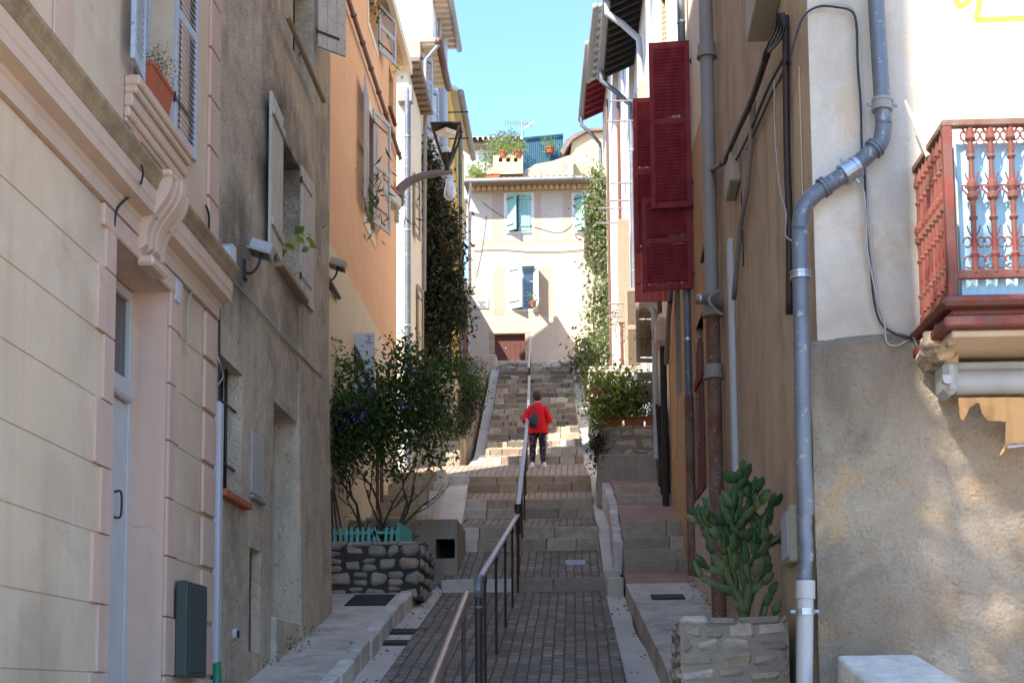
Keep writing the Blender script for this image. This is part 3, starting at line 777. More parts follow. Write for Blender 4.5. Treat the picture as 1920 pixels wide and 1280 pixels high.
# scroll bracket over the door
kx = sy(10.30); sb = MB()
for j, (da, db, oo) in enumerate(((-.24, -.19, .03), (-.185, -.13, .0), (-.125, -.055, .04), (-.05, .05, .06), (.055, .125, .04), (.13, .185, .0), (.19, .24, .03))):
    prof_ = []
    for t_ in range(15):
        u = t_ / 14
        z = 3.97 - u * .56
        o = .25 - .17 * u + .035 * math.sin(u * 6.3) + oo * (1 - .4 * u)
        prof_.append((o, z))
    prof_ += [(0, 3.33), (0, 4.0)]
    n = len(prof_)
    vs = [WL1.pt(kx + a * (1 - .0), z, o) for a in (da + .002, db - .002) for (o, z) in prof_]
    sb.add(vs, [(i, (i+1) % n, n + (i+1) % n, n + i) for i in range(n)] + [tuple(range(n)), tuple(range(n, 2*n))])
WL1.cbox(sb, kx - .27, kx + .27, 3.93, 3.98, 0, .29, .015); WL1.cbox(sb, kx - .2, kx + .2, 3.26, 3.34, 0, .14, .02)
make('scroll_bracket', sb, M['pale'], h1, auto=True)
# pink faces of the door recess
rv = MB(); WL1.quad_ = None
rv.quad(WL1.pt(door1[1] - .003, -1.9, .0), WL1.pt(door1[1] - .003, 3.3, .0), WL1.pt(door1[1] - .003, 3.3, -.33), WL1.pt(door1[1] - .003, -1.9, -.33))
rv.quad(WL1.pt(door1[0], 3.297, .0), WL1.pt(door1[1], 3.297, .0), WL1.pt(door1[1], 3.297, -.33), WL1.pt(door1[0], 3.297, -.33))
make('door_reveal', rv, M['pink'], h1)
# door
dm = MB(); a0, a1 = door1[0], door1[1]; dz = -.34
WL1.cbox(dm, a0, a0 + .07, -1.9, 3.28, dz, dz + .06, .005); WL1.cbox(dm, a1 - .08, a1, -1.9, 3.28, dz, dz + .06, .005)
WL1.cbox(dm, a0 + .07, a1 - .08, 2.36, 2.52, dz, dz + .11, .02); WL1.cbox(dm, a0 + .07, a1 - .08, 3.2, 3.28, dz, dz + .06, .005)
WL1.cbox(dm, a0 + .07, a1 - .09, -1.9, 2.35, dz, dz + .04, .005)
WL1.cbox(dm, a0 + .5, a0 + .56, -1.9, 2.3, dz + .04, dz + .055, .003)
dr = make('door', dm, M['doorwhite'], h1)
fl = MB(); fl.quad(WL1.pt(a0 + .07, 2.52, dz + .02), WL1.pt(a1 - .08, 2.52, dz + .02), WL1.pt(a1 - .08, 3.2, dz + .02), WL1.pt(a0 + .07, 3.2, dz + .02))
make('fanlight', fl, M['glass'], dr)
hd = MB(); p = WL1.P(207, 945, dz + .04); a_, z_ = WL1.hit(214, 945, dz + .04)
hd.tube(spline([WL1.pt(a_, z_ + .1, dz + .04), WL1.pt(a_, z_ + .1, dz + .09), WL1.pt(a_, z_, dz + .10), WL1.pt(a_, z_ - .1, dz + .09), WL1.pt(a_, z_ - .1, dz + .04)], 5), .009, 8)
make('handle', hd, M['iron'], dr, smooth=True)
# upper window: sill, frame, shutters
sl = MB()
for (z0, z1, o) in ((4.24, 4.28, .03), (4.28, 4.36, .05), (4.36, 4.46, .07), (4.46, 4.52, .10), (4.52, 4.60, .12)):
    WL1.cbox(sl, sy(9.75), sy(11.22), z0, z1, 0, o, .012)
make('window_sill', sl, M['pale'], h1)
window(h1, WL1, win1[0], win1[1], 4.62, 6.7, .25, M['shutterblue'], 2, 3)
shutter(h1, WL1.pt(sy(11.0), 4.66, .02), (WL1.d + WL1.n * .03), .62, 2.1, 'louvre', M['shutterblue'])
shutter(h1, WL1.pt(sy(10.03), 4.66, .04), (-WL1.d + WL1.n * .12), .42, 2.1, 'louvre', M['shutterblue'])
# number plate, meter cupboard, cable
mb = MB(); a_, z_ = WL1.hit(325, 545); WL1.cbox(mb, a_ - .07, a_ + .07, z_ - .1, z_ + .1, .03, .045, .01)
make('number_plate', mb, M['conduit'], h1)
mb = MB(); WL1.cbox(mb, sy(11.20), sy(11.82), .16, .95, .03, .13, .012)
mc = make('meter_cupboard', mb, M['greenbox'], h1); mc['label'] = 'dark green metal meter cupboard'
mb = MB(); WL1.cbox(mb, sy(11.24), sy(11.78), .2, .91, .13, .14, .004); make('cupboard_door', mb, M['greenbox'], mc)
def cable(root, pts, r=.007, mat='black', k=6, name='cable'):
    mb = MB(); mb.tube(spline(pts, k), r, 6); return make(name, mb, M[mat], root, smooth=True)
cable(h1, [WL1.pt(*WL1.hit(265, 310, .28), .28), WL1.P(268, 328, .25), WL1.P(258, 355, .12), WL1.P(222, 388, .06), WL1.P(215, 425, .04)], .008)
cable(h1, [WL1.P(386, 385, .04), WL1.P(392, 410, .04), WL1.P(390, 470, .03)], .012)
# slim pilaster pipes right of the door
cable(h1, [WL1.P(362, 545, .05), WL1.P(355, 560, .05), WL1.P(352, 600, .05), WL1.P(350, 665, .05)], .008, 'boxbeige')

# alarm box at the end of the cornice
t = thing('alarm_box', 'small white plastic box on the wall where the cornice ends', 'box', (-3.1, 12.55, 4.1))
mb = MB(); mb.cbox((-3.3, 12.50, 3.96), (-3.15, 12.62, 4.22), .02); make('casing', mb, M['whiteplastic'], t)
mb = MB(); mb.cbox((-3.27, 12.49, 3.99), (-3.18, 12.50, 4.19), .004); make('cover', mb, M['conduit'], t)

# ---- grey roughcast house
WL2 = Wall((-3.32, 12.4), (-3.32, 18.45), (1, 0))
g2 = lambda Y: Y - 12.4
winA = (g2(15.15), g2(16.4), 4.88, 6.45, .32)
winB = (g2(12.72), g2(13.62), 1.93, 3.22, .25)
nich = (g2(13.95), g2(14.5), 2.08, 2.72, .05)
dorA = (g2(15.05), g2(16.35), -1, 3.27, .32)
dorB = (g2(13.98), g2(14.5), .45, 1.52, .14)
winC = (g2(15.9), g2(17.2), 7.75, 9.2, .3)
h2, wl = house('grey_roughcast_house', 'tall grey-brown roughcast house with soot-darkened window and white plank shutters', WL2, -1.5, 19.0, 9, M['grey'], [winA, winB, dorA, dorB, winC])
# slightly battered foot at the far corner
bt = MB()
zz = [-.5, .8, 2.5, 4.5]
for za, zb in zip(zz, zz[1:]):
    oa, ob = .1 * (1 - (za + .5) / 5.0), .1 * (1 - (zb + .5) / 5.0)
    s0, s1 = g2(16.36), WL2.L
    bt.quad(WL2.pt(s0, za, oa), WL2.pt(s1, za, oa), WL2.pt(s1, zb, ob), WL2.pt(s0, zb, ob))
    bt.quad(WL2.pt(s1, za, oa), WL2.pt(s1, za, 0), WL2.pt(s1, zb, 0), WL2.pt(s1, zb, ob))
    bt.quad(WL2.pt(s0, za, oa), WL2.pt(s0, za, 0), WL2.pt(s0, zb, 0), WL2.pt(s0, zb, ob))
make('battered_foot', bt, M['grey'], h2)
window(h2, WL2, *winA[:4], .32, M['shutterwhite'], 2, 3)
shutter(h2, WL2.pt(winA[0] - .02, 4.86, .03), (-WL2.d + WL2.n * .04), .74, 1.70, 'plank', M['shutterwhite'])
shutter(h2, WL2.pt(winA[1] + .02, 4.86, .02), (WL2.d + WL2.n * .03), .74, 1.66, 'plank', M['shutterwhite'])
mb = MB(); WL2.cbox(mb, winA[0] - .12, winA[1] + .15, 4.80, 4.87, -.1, .1, .012); make('window_sill', mb, M['beigewood'], h2)
window(h2, WL2, *winB[:4], .25, M['dark'], 1, 1)
mb = MB()
for f in (.25, .6): 
    a_ = winB[0] + (winB[1] - winB[0]) * f; mb.tube([WL2.pt(a_, 1.95, -.08), WL2.pt(a_, 3.2, -.08)], .017, 7)
for z in (2.25, 2.85): mb.tube([WL2.pt(winB[0], z, -.08), WL2.pt(winB[1], z, -.08)], .014, 7)
make('window_bars', mb, M['iron'], h2, smooth=True)
mb = MB(); WL2.cbox(mb, winB[0] - .06, winB[1] + .08, 1.86, 1.93, -.2, .09, .01); make('clay_sill', mb, M['terracotta'], h2)
mb = MB(); WL2.cbox(mb, nich[0], nich[1], nich[2], nich[3], 0, .025, .008); make('meter_cover', mb, M['whiteplastic'], h2)
mb = MB(); WL2.cbox(mb, nich[0] - .03, nich[1] + .03, nich[2] - .06, nich[2] - .02, 0, .05, .01); make('cover_ledge', mb, M['pipegrey'], h2)
mb = MB(); WL2.cbox(mb, dorA[0] + .0, dorA[1], -1, 3.25, -.32, -.27, .005)
dr = make('door', mb, M['doorwhite'], h2)
mb = MB(); WL2.cbox(mb, dorA[1] - .55, dorA[1] - .08, 1.9, 2.6, -.27, -.262, .002); make('door_panel', mb, M['shuttergrey'], dr)
mb = MB(); WL2.cbox(mb, dorA[0] - .05, dorA[1] + .1, .2, .86, -.2, .06, .02); make('doorstep', mb, M['concrete'], h2)
mb = MB(); WL2.cbox(mb, dorB[0], dorB[1], .45, 1.52, -.14, -.10, .004); dr = make('cellar_door', mb, M['brown'], h2)
# upper window seen from below: dark opening, rusty bar, hanging shutter
window(h2, WL2, *winC[:4], .3, M['dark'], 1, 1)
mb = MB(); mb.tube([WL2.pt(winC[0] - .9, 7.72, .12), WL2.pt(winC[1] + .1, 7.72, .12)], .035, 8); make('awning_bar', mb, M['beigewood'], h2)
shutter(h2, WL2.pt(winC[1], 8.42, .06), (WL2.d * .5 + WL2.n * .5), .45, 1.3, 'plank', M['shutterwhite'])
cable(h2, [WL2.P(428, 516, .02), WL2.P(470, 562, .02), WL2.P(520, 620, .02), WL2.P(570, 672, .02), WL2.P(604, 706, .02)], .009, 'boxbeige')
mb = MB(); a0 = g2(12.55)
WL2.cbox(mb, a0 - .06, a0 + .06, .3, 2.72, 0, .07, .012); make('conduit_cover', mb, M['conduit'], h2)
cable(h2, [WL2.pt(a0, 2.72, .04), WL2.pt(a0 + .01, 3.2, .03), WL2.pt(a0, 3.75, .03), WL2.pt(a0 - .03, 3.95, .05)], .012)
mb = MB(); mb.tube([WL2.pt(a0, .32, .04), WL2.pt(a0, .12, .05), WL2.pt(a0 - .05, -.2, .07)], .05, 10); make('conduit_boot', mb, M['greenpvc'], h2, smooth=True)
cable(h2, [WL2.P(402, 650, .03), WL2.P(412, 680, .08), WL2.P(418, 705, .06), WL2.P(408, 722, .05)], .006, 'whiteplastic')
mb = MB(); a_, z_ = WL2.hit(438, 1188); mb.tube([WL2.pt(a_, z_, 0), WL2.pt(a_, z_, .04)], .055, 12); mb.tube([WL2.pt(a_, z_, .03), WL2.pt(a_, z_, .05)], .04, 12, 1)
make('vent_pipe_end', mb, [M['conduit'], M['black']], h2)
for (px, py) in ((532, 98),):
    cable(h2, [WL2.P(px + 30, py, .0), WL2.P(px + 30, py, .08), WL2.P(px + 30, py + 10, .09)], .008)

def floodlight(base, label, mat):
    t = thing('floodlight', label, 'lamp', base, 'small wall lamps on the left houses')
    b = V(base); mb = MB(); S_ = Matrix.Translation(b) @ Matrix.Scale(.74, 4) @ Matrix.Translation(-b)
    Mx = S_ @ Matrix.Translation(b + V((.22, 0, .12))) @ Matrix.Rotation(R(18), 4, 'Y') @ Matrix.Rotation(R(-8), 4, 'X')
    mb.cbox((-.16, -.13, 0), (.16, .13, .15), .02, 0, Mx); mb.cbox((-.175, -.145, -.02), (.175, .145, .005), .008, 0, Mx)
    make('lamp_housing', mb, mat, t)
    g = MB(); g.cbox((-.14, -.11, -.026), (.14, .11, -.019), .002, 0, Mx); make('lamp_glass', g, M['glass'], t)
    br = MB(); br.tube(spline([b + V((0, 0, -.1)), b + V((.08, 0, -.11)), b + V((.15, 0, -.02)), b + V((.165, 0, .09))], 5), .016, 8)
    br.cbox((b.x - .01, b.y - .06, b.z - .18), (b.x + .03, b.y + .06, b.z + .02), .008)
    make('bracket', br, M['black'], t, smooth=False)
    return t
floodlight(tuple(WL2.P(458, 492, .0)), 'grey floodlight on a curved bracket on the grey roughcast wall', M['shuttergrey'])

# ---- orange house
WL3 = Wall((-3.7, 18.4), (-3.7, 28.55), (1, 0))
o3 = lambda Y: Y - 18.4
wA = (o3(24.05), o3(25.25), 8.62, 10.75, .22)
wB = (o3(24.5), o3(25.6), 12.45, 13.2, .22)
wN = (o3(27.3), o3(28.0), 12.0, 12.9, .2)
h3 = thing('orange_house', 'bright orange painted house above a cream ground floor', 'house', WL3.pt(5, 1.0))
mb = body(MB(), WL3, -1, 13.45, 2.6, [wA, wB, wN], skew1=4.4)
make('wall', mb, M['orange'], h3)
mb = MB(); WL3.box(mb, 0, WL3.L + .004, -1, 6.92, 0, .012); make('ground_floor_render', mb, M['creamlow'], h3)
mb = MB(); WL3.box(mb, WL3.L - .45, WL3.L + .02, 1, 5.9, .012, .03); make('corner_strip', mb, M['lightcream'], h3)
mb = MB()
for (a0, a1, z0, z1) in ((wA[0] - .16, wA[0], 8.4, 10.95), (wA[1], wA[1] + .16, 8.4, 10.95), (wA[0], wA[1], 10.75, 10.95), (wA[0], wA[1], 8.4, 8.62)):
    WL3.box(mb, a0, a1, z0, z1, 0, .015)
make('window_surround', mb, M['lightcream'], h3); mb = MB()
for (a0, a1, z0, z1) in ((wB[0] - .15, wB[0], 12.3, 13.3), (wB[1], wB[1] + .15, 12.3, 13.3), (wB[0], wB[1], 12.3, 12.45)):
    WL3.box(mb, a0, a1, z0, z1, 0, .015)
make('window_surround', mb, M['lightcream'], h3)
window(h3, WL3, *wA[:4], .22, M['shuttergrey'], 2, 3); window(h3, WL3, *wB[:4], .22, M['shuttergrey'], 2, 1); window(h3, WL3, *wN[:4], .2, M['dark'], 1, 1)
shutter(h3, WL3.pt(wA[0], 8.60, .05), (-WL3.d + WL3.n * .08), .85, 2.2, 'louvre', M['shuttergrey'])
shutter(h3, WL3.pt(wA[1] - .35, 8.75, .05), (WL3.d * .78 + WL3.n * .22), .80, 2.2, 'louvre', M['shuttergrey'])
shutter(h3, WL3.pt(wB[1], 12.42, .05), (WL3.d * .75 + WL3.n * .25), .75, .95, 'louvre', M['shuttergrey'])
mb = MB(); WL3.cbox(mb, wN[0] - .1, wN[1] + .1, 11.93, 12.0, 0, .07, .01); make('window_sill', mb, M['rustred'], h3)
mb = MB(); mb.tube([WL3.pt(o3(18.6), 11.4, .09), WL3.pt(WL3.L - .05, 11.4, .09)], .04, 10)
for k in range(9):
    a_ = o3(20.2) + k * 1.0; mb.tube([WL3.pt(a_, 11.4, .09), WL3.pt(a_ + .05, 11.4, .09)], .055, 8)
make('brown_pipe', mb, M['brown'], h3, smooth=False)
# eave of white boards
mb = MB(); mb.add([V(p) for zz_ in (13.45, 13.6) for p in ((-3.45, 18.4, zz_), (-3.45, 28.7, zz_), (-3.75, 28.6, zz_), (-6.3, 24.3, zz_), (-6.3, 18.4, zz_))], [(0,1,2,3,4), (9,8,7,6,5)] + [(i, (i+1) % 5, 5 + (i+1) % 5, 5 + i) for i in range(5)]); mb.cbox((-3.5, 18.4, 13.36), (-3.38, 28.75, 13.58), .01)
make('eave', mb, M['lightcream'], h3)
floodlight(tuple(WL3.P(612, 512, .0)), 'beige floodlight on the cream wall left of the butterfly-like sign', M['boxbeige'])
mb = MB(); mb.tube([WL3.P(612, 515, .05), WL3.P(636, 558, .05)], .035, 8); make('old_pipe', mb, M['brown'], h3)
cable(h3, [WL3.P(612, 520, .05), WL3.P(620, 545, .05), WL3.P(636, 560, .05)], .01, 'black')
mb = MB()
for px in (700, 708): 
    a_ = WL3.hit(px, 880)[0]; mb.tube([WL3.pt(a_, 2, .08), WL3.pt(a_, 6.0, .08)], .035, 8)
make('ground_floor_pipes', mb, M['brown'], h3)
# sign board with dark figure and lettering
def text_part(s, loc, rot, size, mat, parent, name='lettering', ext=.002, align='CENTER', space=1.0):
    cu = bpy.data.curves.new(name, 'FONT'); cu.body = s; cu.size = size; cu.extrude = ext; cu.align_x = align; cu.align_y = 'CENTER'; cu.space_line = space
    to = bpy.data.objects.new(name + '_tmp', cu); COL.objects.link(to)
    dg = bpy.context.evaluated_depsgraph_get(); me = bpy.data.meshes.new_from_object(to.evaluated_get(dg))
    bpy.data.objects.remove(to)
    o = bpy.data.objects.new(name, me); COL.objects.link(o); me.materials.clear(); me.materials.append(mat)
    org = ORG.get(parent.name, V((0, 0, 0)))
    o.parent = parent; o.matrix_local = Matrix.Translation(V(loc) - org) @ rot
    return o
ys_ = 22.9; ppm = 2600 / ys_
a = at(641, 625, ys_); b = at(702, 800, ys_)
sg = thing('sign_board', 'pale rectangular sign board with a black looping figure, half behind the flowering shrub', 'sign', ((a.x + b.x) / 2, ys_, b.z))
mb = MB(); mb.cbox((a.x, ys_, b.z), (b.x, ys_ + .03, a.z), .004); bd = make('board', mb, M['conduit'], sg)
for z_ in (a.z - .25, b.z + .3):
    mb = MB(); mb.tube([(a.x - .3, ys_ + .05, z_), (b.x, ys_ + .05, z_)], .012, 6); make('bracket', mb, M['iron'], sg)
fg = MB()
def ring(cx, cz, rx, rz, ang, irx=0, irz=0, ic=(0, 0), n=26, y=ys_ - .004):
    c, s = math.cos(ang), math.sin(ang)
    P_ = lambda u, v: (cx + u * c - v * s, y, cz + u * s + v * c)
    out = [P_(rx * math.cos(2*math.pi*k/n), rz * math.sin(2*math.pi*k/n)) for k in range(n)]
    if irx:
        inn = [P_(ic[0] + irx * math.cos(2*math.pi*k/n), ic[1] + irz * math.sin(2*math.pi*k/n)) for k in range(n)]
        fg.add(out + inn, [(k, (k+1) % n, n + (k+1) % n, n + k) for k in range(n)])
    else: fg.add(out, [tuple(range(n))])
wS = b.x - a.x
ring(a.x + .38 * wS, a.z - .36, .09, .33, .48, .035, .12, (0.02, -.12))
ring(a.x + .34 * wS, a.z - .50, .13, .14, 0, .0)
ring(a.x + .62 * wS, a.z - .80, .12, .34, .35, .05, .15, (0, 0), y=ys_ - .006)
make('black_figure', fg, M['black'], sg)
RX = Matrix.Rotation(R(90), 4, 'X')
text_part('Rue\ndu\nCanon', (b.x - .09, ys_ - .006, a.z - .11), RX, .052, M['black'], sg, space=1.0)

# ---- cream house beyond the side lane
WL4 = Wall((-3.72, 30.8), (-3.72, 33.5), (1, 0))
h4 = thing('narrow_cream_house', 'narrow cream house with a zinc downpipe on its sunlit corner, beyond the side lane', 'house', WL4.pt(1, 4))
make('wall', body(MB(), WL4, 3, 14.5, 6), M['lightcream'], h4)
mb = MB()
for k in range(9): mb.cbox((-3.70, 30.6 + k * .33, 14.44), (-3.44, 30.72 + k * .33, 14.497), .01)
mb.cbox((-9.8, 30.5, 14.503), (-3.42, 33.5, 14.62), .01); make('eave', mb, M['rooftile'], h4)
def pipe(root, pts, r, mat, clamps=(), name='downpipe', k=0, clampr=None, cm='clamp', label=None, n=14):
    mb = MB(); mb.tube(spline(pts, k) if k else pts, r, n)
    o = make(name, mb, M[mat], root, smooth=True, auto=True)
    if clamps:
        for (p, d) in clamps:
            p = V(p); d = V(d).normalized(); cb = MB()
            cb.tube([p - d * .02, p + d * .02], clampr or r * 1.14, n)
            make('clamp', cb, M[cm], o)
    if label: o['label'] = label
    return o
Zd = V((0, 0, 1))
def vpipe(root, px, Y, z0, z1, r, mat, nc=3, **k):
    x = at(px, 640, Y).x
    return pipe(root, [(x, Y, z0), (x, Y, z1)], r, mat, [((x, Y, z0 + (z1 - z0) * (i + .5) / nc), Zd) for i in range(nc)], **k)
vpipe(h4, 764, 30.68, 5, 13.9, .075, 'pipeblue', 4)
mb = MB(); mb.cbox((-3.95, 30.62, 13.6), (-3.6, 30.82, 14.0), .02); make('gutter_box', mb, M['pipegrey'], h4)
for Yh, z0, z1 in ((31.6, 10.8, 12.3), (32.3, 7.2, 9.8)):
    shutter(h4, (-3.66, Yh, z0), (.12, 1), .6, z1 - z0, 'louvre', M['beigewood'])
# low outbuilding closing the side lane
wl_ = Wall((-7.5, 28.5), (-7.5, 31.0), (1, 0))

# ---- ochre house with blue shutters
WL5 = Wall((-3.75, 33.5), (-3.75, 36.2), (1, 0))
h5 = thing('ochre_orange_house', 'orange-ochre house with pale blue louvred shutters under a deep brown gutter', 'house', WL5.pt(2, 5))
hh5 = [(.3, .9, 14.9, 16.2, .2), (1.7, 2.3, 14.6, 16.0, .2)]
make('wall', body(MB(), WL5, 4, 16.45, 6, hh5), M['peach'], h5)
for q in hh5: window(h5, WL5, *q[:4], .2, M['shuttergrey'], 1, 2)
p_ = at(787, 150, 34.0); shutter(h5, (-3.72, 33.7, 14.9), (.5, .9), .5, 1.35, 'louvre', M['shutterblue'])
shutter(h5, (-3.72, 35.0, 14.6), (.5, .9), .55, 1.4, 'louvre', M['shutterblue'])
mb = MB(); mb.box((-9, 33.5, 16.45), (-3.35, 36.25, 16.53))
for k in range(8): mb.box((-3.7, 33.6 + k * .33, 16.39), (-3.37, 33.68 + k * .33, 16.45))
make('eave', mb, M['lightcream'], h5)
mb = MB(); mb.tube([(-3.28, 33.5, 16.47), (-3.28, 36.35, 16.47)], .09, 10); make('eave_gutter', mb, M['brown'], h5, smooth=True)
pipe(h5, [(-3.28, 33.6, 16.4), (-3.4, 33.6, 16.25), (-3.62, 33.6, 16.0), (-3.66, 33.6, 10)], .05, 'pipegrey')

# ---- tall pinkish house
WL5b = Wall((-3.72, 36.2), (-3.72, 39.4), (1, 0))
h5b = thing('tall_pinkish_house', 'tall pale pinkish house with grey pipes, behind the ochre one', 'house', WL5b.pt(1, 6))
make('wall', body(MB(), WL5b, 5, 19.1, 6, [(1.0, 1.8, 17.6, 18.9, .2)]), M['white'], h5b)
window(h5b, WL5b, 1.0, 1.8, 17.6, 18.9, .2, M['shuttergrey'], 2, 2)
mb = MB(); mb.box((-9, 36.2, 19.1), (-3.3, 39.45, 19.18))
for k in range(10): mb.box((-3.7, 36.25 + k * .33, 19.02), (-3.32, 36.33 + k * .33, 19.1))
make('eave', mb, M['pinkbase'], h5b)
mb = MB(); mb.tube([(-3.24, 36.2, 19.1), (-3.24, 39.5, 19.1)], .09, 10); make('eave_gutter', mb, M['pipegrey'], h5b, smooth=True)
pipe(h5b, [(-3.6, 38.6, 19.0), (-3.6, 38.6, 9)], .09, 'pvc', [((-3.6, 38.6, z), Zd) for z in (17.9, 15.5)], label='pale soil pipe')
pipe(h5b, [(-3.62, 37.4, 19.0), (-3.62, 37.4, 12)], .05, 'pipegrey')
for z in (17.0, 16.2):
    mb = MB(); mb.tube([(-3.72, 39.1, z), (-2.95, 39.1, z)], .02, 6); make('laundry_bar', mb, M['iron'], h5b)

# ---- yellow-ochre house at the end
WL6 = Wall((-3.5, 39.4), (-3.5, 44.4), (1, 0))
WL7 = Wall((-3.72, 45.0), (-3.66, 47.9), (1, 0))
h7b = thing('shade_dark_side_house', 'narrow house front coloured dark brown for the shade of the alley, just left of the pale pink end house', 'house', WL7.pt(1, 9))
mb = body(MB(), WL7, 8, 14.3, 2.5, [(1.2, 2.0, 12.2, 13.3, .15)], skew1=1.2); make('wall', mb, M['brown'], h7b); window(h7b, WL7, 1.2, 2.0, 12.2, 13.3, .15, M['shuttergrey'], 2, 2)  # dark brown wall colour stands in for the shade in the alley
h6 = thing('yellow_ochre_house', 'yellow-ochre house with a small gable and grey gutter, last on the left', 'house', WL6.pt(1, 9))
mb = body(MB(), WL6, 7, 17.8, 2.6, [(1.2, 2.0, 15.7, 16.7, .2), (1.4, 2.2, 12.3, 13.6, .2)], skew1=2)
make('wall', mb, M['ochre'], h6)
window(h6, WL6, 1.2, 2.0, 15.7, 16.7, .2, M['shuttergrey'], 2, 2); window(h6, WL6, 1.4, 2.2, 12.3, 13.6, .2, M['shuttergrey'], 2, 2)
mb = MB(); mb.add([(-3.25, 39.4, 17.75), (-3.25, 44.4, 17.75), (-6.2, 42.4, 19.3), (-6.2, 39.4, 19.3), (-3.25, 39.4, 17.87), (-3.25, 44.4, 17.87), (-6.2, 42.4, 19.42), (-6.2, 39.4, 19.42)], [(0,3,2,1),(4,5,6,7),(0,1,5,4),(1,2,6,5),(2,3,7,6),(3,0,4,7)])

make('roof', mb, M['lightcream'], h6)
mb = MB(); mb.tube([(-3.2, 39.4, 17.74), (-3.2, 44.5, 17.74)], .1, 10); make('eave_gutter', mb, M['pipegrey'], h6, smooth=True)
pipe(h6, [(-3.4, 41.6, 17.4), (-3.4, 41.6, 9)], .06, 'pipeblue')
mb = MB(); mb.box((-3.6, 42.6, 10.2), (-3.42, 44.3, 12.9)); make('red_panel', mb, M['rustred'], h6)

# ================================================================ FAR HOUSE
YF = 48.0
WF = Wall((-3.62, YF), (3.4, YF), (0, -1))
def fh(px0, py0, px1, py1, dep=.2):
    a0, z1 = WF.hit(px0, py0); a1, z0 = WF.hit(px1, py1); return (a0, a1, z0, z1, dep)
q1 = fh(951, 367, 995, 434); q2 = fh(1078, 367, 1122, 434); q3 = fh(957, 499, 1003, 579); qd = fh(927, 626, 985, 684)
h7 = thing('pale_pink_end_house', 'sunlit pale pink house with mint green shutters closing the street above the steps', 'house', (0, YF, 11))
ztop = at(990, 350, YF).z
make('wall', body(MB(), WF, 9, ztop, 7, [q1, q2, q3, qd]), M['facade'], h7)
mb = MB()
for (x0, x1) in ((922, 946), (1003, 1015), (1055, 1075)):
    a0, z1 = WF.hit(x0, 362); a1, z0 = WF.hit(x1, 452); WF.box(mb, a0, a1, z0, z1, 0, .004)
a0, z1 = WF.hit(888, 452); a1, z0 = WF.hit(1150, 452.5); WF.box(mb, a0, a1, z0 - .02, z1, 0, .006)
for (x0, x1) in ((926, 947), (1008, 1034)):
    a0, z1 = WF.hit(x0, 500); a1, z0 = WF.hit(x1, 592); WF.box(mb, a0, a1, z0, z1, 0, .004)
make('painted_bands', mb, M['band'], h7)
for q, lab in ((q1, None), (q2, None), (q3, None)):
    mb = MB()
    for (a0, a1, z0, z1) in ((q[0] - .12, q[0], q[2] - .1, q[3] + .1), (q[1], q[1] + .12, q[2] - .1, q[3] + .1), (q[0], q[1], q[3], q[3] + .1), (q[0], q[1], q[2] - .1, q[2])): WF.box(mb, a0, a1, z0, z1, 0, .012)
    make('window_surround', mb, M['white'], h7)
    window(h7, WF, *q[:4], .2, M['palegreen'], 2, 3)
for q in (q1, q2):
    w_ = (q[1] - q[0]) * .5; hh = q[3] - q[2]
    shutter(h7, WF.pt(q[0], q[2], .06), (.78, -.62), w_, hh, 'plank', M['green'])
    shutter(h7, WF.pt(q[1], q[2], .03), (-1, -.06), w_, hh, 'plank', M['green'])
    mb = MB(); WF.cbox(mb, q[0] - .05, q[1] + .05, q[2] - .06, q[2], 0, .06, .01); make('window_sill', mb, M['white'], h7)
w_ = (q3[1] - q3[0]) * .5; hh = q3[3] - q3[2]
shutter(h7, WF.pt(q3[0], q3[2], .05), (.86, -.5), w_ + .05, hh, 'plank', M['palegreen'])
shutter(h7, WF.pt(q3[1], q3[2], .05), (.28, -.95), w_, hh, 'plank', M['palegreen'])
M['cellar'] = paint('dark_brown_door', (.12, .035, .026), (.07, .03, .022), .6, .7, 9)
mb = MB(); WF.cbox(mb, qd[0], qd[1], qd[2], qd[3], -.2, -.15, .01)
for k in range(1, 6): 
    a_ = qd[0] + (qd[1] - qd[0]) * k / 6; WF.box(mb, a_ - .006, a_ + .006, qd[2], qd[3], -.15, -.142)
dr = make('cellar_door', mb, M['cellar'], h7); dr['label'] = 'low dark brown door'
mb = MB(); a_, z_ = WF.hit(948, 651); WF.cbox(mb, a_ - .02, a_ + .02, z_ - .02, z_ + .03, -.15, -.13, .005); make('handle', mb, M['whiteplastic'], dr)
mb = MB()
for k in range(6):
    z0 = qd[2] + (qd[3] - qd[2]) * k / 6; z1 = qd[2] + (qd[3] - qd[2]) * (k + 1) / 6
    for a0, a1 in ((qd[0] - .13 - .03 * (k % 2), qd[0]), (qd[1], qd[1] + .13 + .03 * (k % 2))): WF.cbox(mb, a0, a1, z0 + .006, z1 - .006, 0, .025, .008)
WF.cbox(mb, qd[0] - .14, qd[1] + .14, qd[3], qd[3] + .09, 0, .03, .008)
make('door_surround', mb, M['rubble_b'], h7)
# moulded tile course under the eave
gb = MB()
a0 = 0.05; x = a0
while x < 7:
    o = len(gb.v)
    pts = []
    for k in range(7):
        an = math.pi * k / 6
        pts.append((x + .1 - .1 * math.cos(an), .13 * math.sin(an)))
    for (aa, oo) in pts:
        for (z, sc) in ((ztop - .16, .55), (ztop - .02, 1.0), (ztop - .02, 0.0)):
            gb.v.append(WF.pt(aa, z, .06 + oo * sc if sc else 0))
    for k in range(6):
        b_ = o + k * 3
        gb.f += [[b_, b_ + 3, b_ + 4, b_ + 1], [b_ + 1, b_ + 4, b_ + 5, b_ + 2]]; gb.m += [0, 0]
    x += .2
make('tile_cornice', gb, M['peach'], h7)
